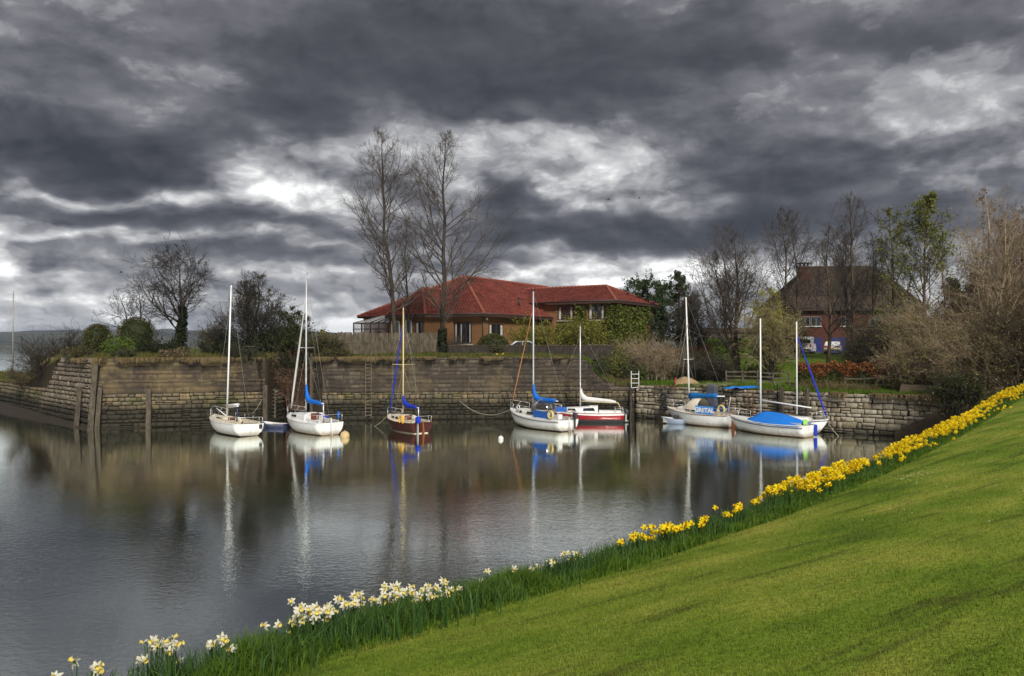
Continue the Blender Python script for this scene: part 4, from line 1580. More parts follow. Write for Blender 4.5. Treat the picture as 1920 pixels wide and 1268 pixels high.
def car(name, label, cat, loc, rz, prof, W, paint, glass, wheels, rear, extra=None):
    """prof: outline (x,z) of the body side, nose at +x; glass: quads on the side in (x,z)"""
    t = thing(name, label, cat, loc, rz)
    n = len(prof)
    zmax = max(z for x, z in prof)
    rings = []
    for y, k in ((-W / 2, .0), (-W / 2 + .06, 1), (W / 2 - .06, 1), (W / 2, 0)):
        ring = []
        for x, z in prof:
            tuck = .12 * max(0, (z - .9)) / max(.3, zmax - .9)
            yy = y * (1 - tuck)
            ring.append((x * (.985 if not k else 1), yy, z - (.02 if not k else 0) * (z > .5)))
        rings.append(ring)
    mb = MB()
    mb.loft(rings, closed=True, caps=True, smooth=False)
    mb.build('body', MATS[paint], t)
    for q in glass:
        for s in (-1, 1):
            m = MB()
            P = [(x, s * (W / 2 * (1 - .12 * max(0, z - .9) / max(.3, zmax - .9)) + .008), z) for x, z in q]
            m.add(P + [(a, b - s * .03, c) for a, b, c in P], [tuple(range(len(q))) if s < 0 else tuple(range(len(q)))[::-1]] + [(i, (i + 1) % len(q), len(q) + (i + 1) % len(q), len(q) + i) for i in range(len(q))])
            m.build('window', MATS['pane'], t)
    for x, r in wheels:
        for s in (-1, 1):
            m = MB(); m.tube([(x, s * (W / 2 - .20), r), (x, s * (W / 2 + .01), r)], r, 14); w = m.build('wheel', MATS['black_rubber'], t)
            m = MB(); m.tube([(x, s * (W / 2), r), (x, s * (W / 2 + .02), r)], r * .6, 10); m.build('rim', MATS['alloy'], w)
    for (y0, y1, x, z0, z1, mt, nm) in rear:
        m = MB(); m.box((x, (y0 + y1) / 2, (z0 + z1) / 2), (.05, abs(y1 - y0), z1 - z0)); m.build(nm, MATS[mt], t)
    return t


def vehicles():
    p = at(1511, 664, 92.0)
    z = float(land_z(p.x, p.y)) + .06
    prof = [(-2.1, .3), (-2.2, .55), (-2.2, 1.6), (-2.05, 1.95), (-1.8, 2.02), (.6, 2.0), (1.0, 1.85), (1.55, 1.20), (2.15, 1.0), (2.25, .6), (2.2, .3)]
    car('parked_van', 'white panel van parked by the blue garage doors', 'van', (p.x, p.y, z), R(62), prof, 1.8, 'van_white', [[(.45, 1.2), (1.35, 1.2), (.95, 1.75), (.45, 1.78)]], [(-1.35, .33), (1.4, .33)],
        [(-.80, .80, -2.2, 1.25, 1.70, 'pane', 'rear_window'), (-.86, -.70, -2.2, .75, 1.15, 'tail_red', 'tail_light'), (.70, .86, -2.2, .75, 1.15, 'tail_red', 'tail_light'), (-.85, .85, -2.22, .38, .55, 'car_dark', 'bumper'), (-.28, .28, -2.22, .62, .74, 'ring_yellow', 'number_plate')])
    p = at(1562, 666, 91.0)
    z = float(land_z(p.x, p.y)) + .06
    prof = [(-2.0, .32), (-2.15, .6), (-2.12, .95), (-1.75, 1.02), (-1.15, 1.40), (-.6, 1.46), (.2, 1.44), (.95, 1.0), (1.9, .85), (2.15, .6), (2.1, .32)]
    car('parked_car', 'white car with red tail lights parked beside the van', 'car', (p.x, p.y, z), R(64), prof, 1.75, 'car_white', [[(-1.15, 1.0), (.75, 1.0), (.15, 1.36), (-.75, 1.38)]], [(-1.3, .31), (1.3, .31)],
        [(-.84, -.50, -2.12, .72, .93, 'tail_red', 'tail_light'), (.50, .84, -2.12, .72, .93, 'tail_red', 'tail_light'), (-.26, .26, -2.16, .56, .68, 'ring_yellow', 'number_plate'), (-.8, .8, -2.12, .36, .46, 'car_dark', 'bumper')])
    p = at(1606, 666, 93.5)
    z = float(land_z(p.x, p.y)) + .06
    car('parked_car', 'dark car half hidden behind the tree trunks, right of the white car', 'car', (p.x, p.y, z), R(75), prof, 1.75, 'car_dark', [[(-1.15, 1.0), (.75, 1.0), (.15, 1.36), (-.75, 1.38)]], [(-1.3, .31), (1.3, .31)],
        [(-.84, -.50, -2.12, .72, .93, 'tail_red', 'tail_light'), (.50, .84, -2.12, .72, .93, 'tail_red', 'tail_light')])
    p = at(985, 655, 68.4)
    prof2 = [(-2.0, .32), (-2.15, .6), (-2.12, .95), (-1.5, 1.05), (-.95, 1.52), (-.4, 1.56), (.3, 1.54), (1.05, 1.06), (1.95, .90), (2.2, .6), (2.1, .32)]
    car('parked_car', 'silver car showing only its roof and windows over the low brown wall', 'car', (p.x, p.y, 4.66), R(5), prof2, 1.7, 'car_white', [[(-1.45, 1.08), (-.35, 1.08), (-.35, 1.46), (-.85, 1.45)], [(-.28, 1.08), (.92, 1.08), (.28, 1.47), (-.28, 1.47)]], [(-1.3, .31), (1.3, .31)], [])


vehicles()


def pale_block():
    p = at(1110, 648, 69.0)
    t = thing('block_wall', 'short pale stone block wall behind the shrubs by the ivy', 'wall')
    rng = random.Random(5)
    lib = stone_meshes(5, np.random.default_rng(4), .08, .03, None, '')
    mes = [np_mesh('block', V, [F, T], MATS['stone_pale']) for V, F, T in lib]
    for r in range(4):
        for c in range(5):
            inst('block', mes[rng.randrange(5)], t, (p.x - .95 + c * .46 + (.2 if r % 2 else 0), p.y, 5.0 + r * .27), (0, 0, rng.gauss(0, .02)), (.44, .3, .25))


pale_block()

# ================================================================== trees and shrubs
def tubes_np(P, Rr, k):
    """P (m,n,3) polylines, Rr (m,n) radii -> verts, quads"""
    m, n, _ = P.shape
    T = np.empty_like(P)
    T[:, 1:-1] = P[:, 2:] - P[:, :-2]
    T[:, 0] = P[:, 1] - P[:, 0]
    T[:, -1] = P[:, -1] - P[:, -2]
    T /= np.linalg.norm(T, axis=2, keepdims=True) + 1e-9
    ref = np.array((.31, .17, .07)) + np.zeros_like(T)
    ref[np.abs(T[:, :, 2]) < .7] = (0.05, .03, 1.0)
    A = np.cross(T, ref); A /= np.linalg.norm(A, axis=2, keepdims=True) + 1e-9
    B = np.cross(T, A)
    a = np.arange(k) * 2 * np.pi / k
    V = P[:, :, None, :] + (A[:, :, None, :] * np.cos(a)[None, None, :, None] + B[:, :, None, :] * np.sin(a)[None, None, :, None]) * Rr[:, :, None, None]
    idx = np.arange(m * n * k).reshape(m, n, k)
    nx = np.roll(idx, -1, 2)
    F = np.stack([idx[:, :-1], nx[:, :-1], nx[:, 1:], idx[:, 1:]], -1).reshape(-1, 4)
    return V.reshape(-1, 3), F


def unit(v):
    return v / (np.linalg.norm(v, axis=-1, keepdims=True) + 1e-9)


def shoots(rng, P, Rr, per, t0, t1, ang, ang_sd, length, lsd, n, up=0.0, wig=.10, rk=.55, rmin=.004, len_t=None, dist=None):
    """side shoots on every parent polyline: returns P2, R2"""
    m, npt, _ = P.shape
    par = np.repeat(np.arange(m), per)
    q = len(par)
    t = np.clip(t0 + (t1 - t0) * ((np.tile(np.arange(per), m) + rng.random(q)) / per), 0, .999)
    f = t * (npt - 1); i = f.astype(int); fr = (f - i)[:, None]
    base = P[par, i] * (1 - fr) + P[par, i + 1] * fr
    tan = unit(P[par, i + 1] - P[par, i])
    rad = Rr[par, i] * (1 - fr[:, 0]) + Rr[par, i + 1] * fr[:, 0]
    rnd = unit(rng.normal(0, 1, (q, 3)))
    side = unit(rnd - tan * (rnd * tan).sum(1, keepdims=True))
    a = np.radians(rng.normal(ang, ang_sd, q))[:, None]
    d = unit(tan * np.cos(a) + side * np.sin(a))
    plen = np.linalg.norm(P[:, 1:] - P[:, :-1], axis=2).sum(1)[par]
    L = (length * plen if length < 3 and dist is None else (dist if dist is not None else length) * np.ones(q)) * np.clip(rng.normal(1, lsd, q), .35, 1.8)
    if len_t is not None:
        L = L * len_t(t)
    st = (L / (n - 1))[:, None]
    out = np.empty((q, n, 3)); out[:, 0] = base
    for k in range(1, n):
        d = unit(d + rng.normal(0, wig, (q, 3)) + np.array((0, 0, up)))
        out[:, k] = out[:, k - 1] + d * st
    r0 = np.maximum(np.minimum(rad * rk, L * .020 + rmin), rmin)
    R2 = r0[:, None] * np.linspace(1, .30, n)[None, :]
    R2 = np.maximum(R2, rmin * .7)
    return out, R2


def polyline(pts, n):
    pts = np.array(pts, float)
    d = np.concatenate([[0], np.cumsum(np.linalg.norm(np.diff(pts, axis=0), axis=1))])
    t = np.linspace(0, d[-1], n)
    return np.stack([np.interp(t, d, pts[:, k]) for k in range(3)], 1)


def join(parts):
    V, F, o = [], [], 0
    for v, f in parts:
        V.append(v); F.append(f + o); o += len(v)
    return np.concatenate(V), np.concatenate(F)


def leaf_quads(rng, C, size, sd=.35, flat=0.0):
    n = len(C)
    u = unit(rng.normal(0, 1, (n, 3)) * np.array((1, 1, 1 - flat)))
    w = unit(np.cross(u, unit(rng.normal(0, 1, (n, 3)))))
    s = (size * np.clip(rng.normal(1, sd, n), .4, 2))[:, None]
    V = np.stack([C - u * s * .5, C + w * s * .28 , C + u * s * .5, C - w * s * .28], 1).reshape(-1, 3)
    return V, np.arange(4 * n).reshape(n, 4)


def on_twigs(rng, P, n, jit):
    m, k, _ = P.shape
    i = rng.integers(m, size=n); t = rng.random(n) * (k - 1) * .999
    j = t.astype(int); f = (t - j)[:, None]
    return P[i, j] * (1 - f) + P[i, j + 1] * f + rng.normal(0, jit, (n, 3))


def tree(name, label, base, height, seed, trunk=None, r0=.2, first=.25, n1=26, len1=.42, ang1=52, n2=9, n3=6, n4=0, up1=.10, barkm='bark_dark', twig='bark_dark', shape=None, leaf=None, nleaf=0, lsize=.16,
         trunks=1, spread=.0, wig=.10, len2=.50, len3=.46, group=None, ang2=42, ivy=None, rmin=.010, droop=0.0, top_fork=0, cat='tree'):
    rng = np.random.default_rng(seed)
    base = np.array(base, float)
    root = thing(name, label, cat, tuple(base), 0, group)
    if trunk is None:
        trunk = [(0, 0, -.4), (.0, 0, 0), (rng.normal(0, .012) * height, rng.normal(0, .01) * height, height * .35), (rng.normal(0, .02) * height, rng.normal(0, .02) * height, height * .7), (rng.normal(0, .025) * height, rng.normal(0, .02) * height, height)]
    TP, TR = [], []
    for k in range(trunks):
        tr = np.array(trunk, float)
        if k:
            a = rng.random() * 6.28
            tr = tr * np.array((1, 1, rng.uniform(.72, .98)))
            tr[:, :2] += np.outer(np.clip(tr[:, 2] / height, 0, 1) ** .8 * spread * height, (math.cos(a), math.sin(a))) + np.outer(np.clip(tr[:, 2] / .5, 0, 1), (math.cos(a) * r0 * 1.1, math.sin(a) * r0 * 1.1))
        p = polyline(tr, 16)
        p[2:, :2] += np.cumsum(rng.normal(0, .006 * height, (14, 2)), 0) * .6
        TP.append(p)
        q = np.linspace(0, 1, 16)
        TR.append((r0 * (1 - .15 * k / max(1, trunks))) * ((1 - q) ** .85 * .92 + .05) * (1 + .45 * np.exp(-q * 22)))
    P0, Q0 = np.array(TP), np.array(TR)
    shape = shape or (lambda t: np.clip(1.15 - .95 * ((t - first) / (1 - first)) ** 1.2, .10, 1.2) * np.where(t > .9, .6, 1))
    L = len1 * height
    P1, Q1 = shoots(rng, P0, Q0, n1, first, .985, ang1, 9, 9.0, .20, 8, up=up1, wig=wig, rk=.42, rmin=rmin * 1.2, len_t=shape, dist=L)
    P2, Q2 = shoots(rng, P1, Q1, n2, .18, .98, ang2, 12, len2, .28, 6, up=up1 * .5 - droop * .5, wig=wig * 1.2, rk=.6, rmin=rmin, len_t=lambda t: 1.15 - .55 * t)
    P3, Q3 = shoots(rng, P2, Q2, n3, .15, .98, 38, 14, len3, .3, 4, up=up1 * .4 - droop, wig=wig * 1.3, rk=.65, rmin=rmin * .85, len_t=lambda t: 1.1 - .5 * t)
    v, f = tubes_np(P0, Q0, 10)
    tk = mesh_obj('trunk', v, f, MATS[barkm], root, smooth=True)
    parts = [tubes_np(P1, Q1, 5), tubes_np(P2, Q2, 3), tubes_np(P3, Q3, 3)]
    last = P3
    if n4:
        P4, Q4 = shoots(rng, P3, Q3, n4, .2, .98, 36, 14, .55, .3, 3, up=-droop, wig=wig * 1.3, rk=.7, rmin=rmin * .75)
        parts.append(tubes_np(P4, Q4, 3)); last = P4
    v, f = join(parts)
    mesh_obj('crown', v, f, MATS[twig], root)
    if leaf:
        C = on_twigs(rng, last, nleaf, lsize * .4)
        v, f = leaf_quads(rng, C, lsize)
        mesh_obj('foliage', v, f, MATS[leaf], root, kind='stuff')
    if ivy:
        h0, h1, rad, n = ivy
        t = rng.random(n) ** .8 * (h1 - h0) + h0
        cx, cy = np.interp(t, P0[0][:, 2], P0[0][:, 0]), np.interp(t, P0[0][:, 2], P0[0][:, 1])
        rr = np.interp(t, P0[0][:, 2], Q0[0]) + rad * rng.random(n) * (1.1 - .6 * (t - h0) / (h1 - h0))
        a = rng.random(n) * 6.28
        v, f = leaf_quads(rng, np.stack([cx + rr * np.cos(a), cy + rr * np.sin(a), t], 1), .16)
        mesh_obj('ivy', v, f, MATS['leaf_dark'], root, kind='stuff')
    return root


def shrub(name, label, base, rx, h, seed, stems=26, n2=6, n3=4, leaf=None, nleaf=0, lsize=.14, twig='bark_twig', ry=None, rmin=.009, wig=.13, ang=48, dead=None, ndead=0, group=None, cat='shrub', arch=0.0, spread=.5, n4=0):
    rng = np.random.default_rng(seed)
    root = thing(name, label, cat, tuple(base), 0, group)
    ry = ry or rx * .8
    n = 8
    a = rng.random(stems) * 6.28; q = np.sqrt(rng.random(stems))
    b = np.stack([np.cos(a) * q * rx * spread, np.sin(a) * q * ry * spread, np.full(stems, -.25)], 1)
    tgt = np.stack([np.cos(a) * q * rx, np.sin(a) * q * ry, h * np.clip(rng.normal(.86, .14, stems), .4, 1.1) * (1 - .35 * q ** 2)], 1)
    t = np.linspace(0, 1, n)[None, :, None]
    P = b[:, None] * (1 - t) + tgt[:, None] * t
    P[:, :, 2] += arch * h * np.sin(np.pi * t[:, :, 0]) * .5
    P[:, :, :2] += ((tgt - b)[:, None, :2]) * (t ** 1.6 - t) * .8
    P[:, 1:] += np.cumsum(rng.normal(0, wig * h * .07, (stems, n - 1, 3)), 1)
    Rr = np.maximum(.022 * h ** .6 * (1 - .75 * t[:, :, 0]) * rng.uniform(.5, 1.2, (stems, 1)), rmin)
    P2, R2 = shoots(rng, P, Rr, n2, .15, .98, ang, 15, .45, .35, 5, up=.03, wig=wig, rk=.65, rmin=rmin, len_t=lambda t: 1.1 - .5 * t)
    P3, R3 = shoots(rng, P2, R2, n3, .15, .98, 42, 15, .55, .35, 4, up=.03, wig=wig, rk=.7, rmin=rmin * .85)
    parts = [tubes_np(P, Rr, 5), tubes_np(P2, R2, 3), tubes_np(P3, R3, 3)]
    last = P3
    if n4:
        P4, R4 = shoots(rng, P3, R3, n4, .15, .98, 42, 15, .6, .35, 3, up=.0, wig=wig, rk=.7, rmin=rmin * .8)
        parts.append(tubes_np(P4, R4, 3)); last = P4
    v, f = join(parts)
    mesh_obj('branches', v, f, MATS[twig], root)
    if leaf:
        v, f = leaf_quads(rng, on_twigs(rng, last, nleaf, lsize * .5), lsize)
        mesh_obj('foliage', v, f, MATS[leaf], root, kind='stuff')
    if dead:
        v, f = leaf_quads(rng, on_twigs(rng, last, ndead, lsize * .5), lsize)
        mesh_obj('dead_leaves', v, f, MATS[dead], root, kind='stuff')
    return root


def clipped(name, label, base, prof, n, leaf, seed, lsize=.11, cat='bush', sx=1.0, depth=.18, core='mortar', bumps=.06, group=None):
    """dense bush with a given outline: prof = [(radius, height)...]; leaves through the outer layer round a twig core"""
    rng = np.random.default_rng(seed)
    root = thing(name, label, cat, tuple(base), 0, group)
    pr = np.array(prof, float)
    t = rng.random(n)
    d = np.concatenate([[0], np.cumsum(np.linalg.norm(np.diff(pr, axis=0), axis=1) * (pr[1:, 0] + pr[:-1, 0] + .2))]); d /= d[-1]
    r, z = np.interp(t, d, pr[:, 0]), np.interp(t, d, pr[:, 1])
    a = rng.random(n) * 6.28
    k = 1 + bumps * np.sin(a * 5 + z * 3) + bumps * np.sin(a * 9 - z * 5) - depth * rng.random(n) ** 2 * 1.5 + rng.normal(0, .02, n)
    C = np.stack([r * k * np.cos(a) * sx, r * k * np.sin(a), z * (1 - depth * .4 * rng.random(n)) + rng.normal(0, .03, n)], 1)
    v, f = leaf_quads(rng, C, lsize)
    mesh_obj('foliage', v, f, MATS[leaf], root, kind='stuff')
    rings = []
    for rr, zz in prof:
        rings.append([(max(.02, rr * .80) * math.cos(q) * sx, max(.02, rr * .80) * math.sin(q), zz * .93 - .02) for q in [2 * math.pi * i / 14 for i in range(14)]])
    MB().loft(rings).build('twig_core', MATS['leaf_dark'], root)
    return root


def gz(u, Y):
    p = at(u, VH, Y)
    return (p.x, p.y, float(land_z(p.x, p.y)) - .05)


def plant_trees():
    # the two tall poplars by the fence, and the thin one between
    G1 = 'bare trees beside the red roofed house'
    p = gz(740, 63.5)
    tree('poplar_tree', 'tall bare poplar left of the red roof, leaning a little', p, 18.8, 21, trunk=[(.15, 0, -.4), (.1, 0, 0), (-.05, 0, 3), (-.15, 0, 6.5), (-.7, 0, 10), (-1.0, 0, 14), (-1.1, 0, 18.8)], r0=.22, first=.20, n1=44, len1=.215, ang1=48, n2=10, n3=6, n4=3, up1=.10,
         shape=lambda t: np.clip(.30 + .95 * np.sin(np.pi * np.clip((t - .10) / .95, 0, 1)) ** .8, .25, 1.4) * np.interp(t, [0, .6, .85, 1], [1, .95, .6, .22]), barkm='bark_dark', twig='bark_twig', len2=.42, len3=.42, group=None, rmin=.008)
    p = gz(828, 64.0)
    tree('poplar_tree', 'tall bare poplar in front of the red roof, ivy round its foot', p, 18.7, 22, trunk=[(0, 0, -.4), (0, 0, 0), (.25, 0, 3), (.30, 0, 6.5), (.05, 0, 10), (0.0, 0, 14), (.25, 0, 18.7)], r0=.24, first=.13, n1=46, len1=.22, ang1=50, n2=10, n3=6, n4=3, up1=.10,
         shape=lambda t: np.clip(.42 + .85 * np.sin(np.pi * np.clip((t - .08) / .98, 0, 1)) ** .8 + .55 * np.exp(-((t - .30) / .12) ** 2), .25, 1.6) * np.interp(t, [0, .45, .6, .85, 1], [1, 1, .85, .55, .22]), barkm='bark_dark', twig='bark_twig', len2=.44, len3=.42, ivy=(0, 2.2, .28, 900), rmin=.008)
    p = gz(762, 70.0)
    tree('young_tree', 'thin bare tree between the two tall poplars', p, 12.0, 23, r0=.14, first=.2, n1=24, len1=.24, ang1=40, n2=7, n3=5, n4=2, up1=.12, twig='bark_twig', rmin=.009)
    # left-hand ash with an ivy trunk
    p = gz(338, 61.5)
    tree('ash_tree', 'round headed bare tree with an ivy clad trunk on the left quay', p, 7.0, 31, trunk=[(0, 0, -.3), (0, 0, 0), (.05, 0, 1.9), (.12, 0, 3.2), (-.15, 0, 5.0), (-.1, 0, 7.0)], r0=.25, first=.26, n1=22, len1=.52, ang1=58, n2=10, n3=7, n4=3, up1=.07, wig=.15,
         shape=lambda t: np.clip(1.15 - .62 * (t - .24) / .76, .3, 1.2), twig='bark_dark', barkm='bark_dark', ivy=(0, 3.9, .34, 3000), rmin=.012)
    p = gz(262, 61.0)
    tree('young_tree', 'straggling bare tree left of the ivy clad trunk', p, 5.6, 33, r0=.10, first=.2, n1=14, len1=.45, ang1=55, n2=7, n3=5, up1=.05, wig=.17, trunks=2, spread=.28, twig='bark_dark', rmin=.010)
    p = gz(478, 60.5)
    tree('hawthorn_tree', 'bushy bare thorn tree behind the first white mast', p, 6.5, 34, r0=.14, first=.10, n1=22, len1=.42, ang1=50, n2=9, n3=6, n4=3, up1=.08, wig=.16, trunks=4, spread=.16, twig='bark_dark', leaf='leaf_olive', nleaf=1500, lsize=.10, rmin=.010)
    p = gz(548, 62.5)
    tree('hawthorn_tree', 'bushy greening thorn tree beside the bramble gap', p, 6.0, 35, r0=.14, first=.10, n1=22, len1=.44, ang1=52, n2=9, n3=6, n4=2, up1=.06, wig=.16, trunks=3, spread=.18, twig='bark_dark', leaf='leaf_mid', nleaf=5200, lsize=.13, rmin=.010)
    # right-hand belt, left to right
    G2 = None
    B = [
        (1385, 67, 12.6, 41, dict(n1=26, len1=.46, ang1=52, trunks=3, spread=.16, first=.16, r0=.20), 'broad bare tree with many low limbs beyond the lettered boat', None, 0),
        (1468, 72, 14.5, 42, dict(n1=28, len1=.27, ang1=44, first=.28, r0=.17), 'slender bare tree just left of the brown house chimney', None, 0),
        (1497, 73, 14.0, 43, dict(n1=26, len1=.25, ang1=42, first=.30, r0=.15), 'slender bare tree standing in front of the brown house chimney', None, 0),
        (1552, 66, 12.8, 44, dict(n1=26, len1=.27, ang1=46, first=.24, r0=.18), 'bare tree in front of the parked white car', None, 0),
        (1602, 70, 15.4, 45, dict(n1=28, len1=.28, ang1=38, first=.24, r0=.21, trunks=2, spread=.05, n4=2), 'tallest dark bare birch in front of the brown roof, twin stemmed', None, 0),
        (1640, 74, 12.0, 46, dict(n1=22, len1=.25, ang1=42, first=.3, r0=.13), 'thin bare tree between the twin stemmed birch and the greening one', None, 0),
        (1675, 72, 14.5, 47, dict(n1=28, len1=.27, ang1=42, first=.28, r0=.16), 'slim greening birch before the right end of the brown roof', 'leaf_spring', 1500),
        (1738, 66, 15.2, 48, dict(n1=34, len1=.30, ang1=44, first=.30, r0=.19, droop=.06), 'tall birch with a crown of fresh green leaves', 'leaf_spring', 6500),
    ]
    for u, Y, hgt, sd, kw, lab, lf, nl in B:
        k = dict(n2=8, n3=6, n4=3, up1=.11, twig='bark_twig', barkm='bark_brown', rmin=.009, len2=.45, len3=.44)
        k.update(kw)
        tree('birch_tree' if 'birch' in lab else 'bare_tree', lab, gz(u, Y), hgt, sd, leaf=lf, nleaf=nl, lsize=.17, **k)
    # far right, closest
    p = at(1842, VH, 51.0)
    tree('bare_tree', 'big pale branched bare tree at the right edge behind the daffodils', (p.x, p.y, 2.7), 13.3, 49, r0=.20, first=.10, n1=26, len1=.36, ang1=42, n2=8, n3=5, n4=2, up1=.14, wig=.12, trunks=2, spread=.14, barkm='bark_pale', twig='bark_pale', rmin=.010, leaf='leaf_dry', nleaf=700, lsize=.12)
    p = at(1915, VH, 54.0)
    tree('bare_tree', 'reddish bare tree cut by the right edge of the view', (p.x, p.y, 2.8), 12.8, 50, r0=.18, first=.10, n1=26, len1=.36, ang1=46, n2=8, n3=5, n4=2, up1=.10, trunks=3, spread=.14, barkm='bark_brown', twig='bark_reddish', rmin=.010)
    p = at(1935, VH, 60.0)
    tree('bare_tree', 'brown bare tree standing behind the reddish one', (p.x, p.y, 2.8), 13.5, 57, r0=.18, first=.12, n1=30, len1=.36, ang1=46, n2=9, n3=6, n4=2, up1=.10, trunks=2, spread=.14, barkm='bark_brown', twig='bark_reddish', rmin=.010)
    # willow with yellow-green hanging twigs
    tree('willow_tree', 'yellow-green willow with drooping twigs left of the brown house', gz(1446, 63), 7.6, 51, r0=.16, first=.14, n1=26, len1=.36, ang1=44, n2=9, n3=6, n4=2, up1=.05, droop=.10, trunks=3, spread=.14, barkm='bark_dark', twig='bark_pale', leaf='leaf_willow', nleaf=12000, lsize=.085, rmin=.009)
    # evergreens behind the house
    pines(1274, 80, 9.0, 52, 'dark green pine with a pointed top right of the ivy covered house', True)
    pines(1216, 84, 8.2, 53, 'dark pine with a rounded broken crown touching the right end of the red roof')
    pines(1244, 92, 8.2, 54, 'dark pine glimpsed between the rounded and the pointed pine')
    tree('bare_tree', 'grey-brown bare tree in front of the pointed pine', gz(1296, 74), 7.6, 55, r0=.13, first=.12, n1=24, len1=.36, ang1=46, n2=8, n3=6, n4=3, up1=.10, trunks=3, spread=.12, twig='bark_twig', rmin=.010)
    for i, (u, Y, hgt, lab) in enumerate(((1788, 74, 8.6, 'dark conifer behind the greening birch at the right'), (1836, 72, 9.4, 'dark conifer behind the pale branched tree at the right'), (1885, 76, 9.0, 'dark conifer behind the reddish tree at the right edge'))):
        pines(u, Y, hgt, 60 + i, lab, True)


def pines(u, Y, hgt, seed, label, cone=False):
    rng = np.random.default_rng(seed)
    root = thing('pine_tree', label, 'tree', gz(u, Y), 0)
    P0 = polyline([(0, 0, -.4), (0, 0, 0), (rng.normal(0, .1), 0, hgt * .5), (rng.normal(0, .2), 0, hgt)], 12)[None]
    Q0 = (.24 * np.linspace(1, .12, 12))[None]
    v, f = tubes_np(P0, Q0, 8)
    mesh_obj('trunk', v, f, MATS['bark_dark'], root, smooth=True)
    sh = (lambda t: np.clip(1.25 - 1.15 * t, .12, 1.1)) if cone else (lambda t: np.clip(.55 + .85 * np.sin(np.pi * np.clip(t * 1.02, 0, 1)) - .55 * (t > .9), .25, 1.2))
    P1, Q1 = shoots(rng, P0, Q0, 46, .14, .99, 72, 12, 9.0, .3, 6, up=.10, wig=.10, len_t=sh, dist=hgt * (.30 if cone else .26))
    P2, Q2 = shoots(rng, P1, Q1, 7, .35, 1, 40, 12, .38, .3, 4, up=.10)
    v, f = join([tubes_np(P1, Q1, 4), tubes_np(P2, Q2, 3)])
    mesh_obj('crown', v, f, MATS['bark_dark'], root)
    C = on_twigs(rng, P2, 11000, .10)
    v, f = leaf_quads(rng, C, .19)
    mesh_obj('needles', v, f, MATS['leaf_pine'], root, kind='stuff')


plant_trees()


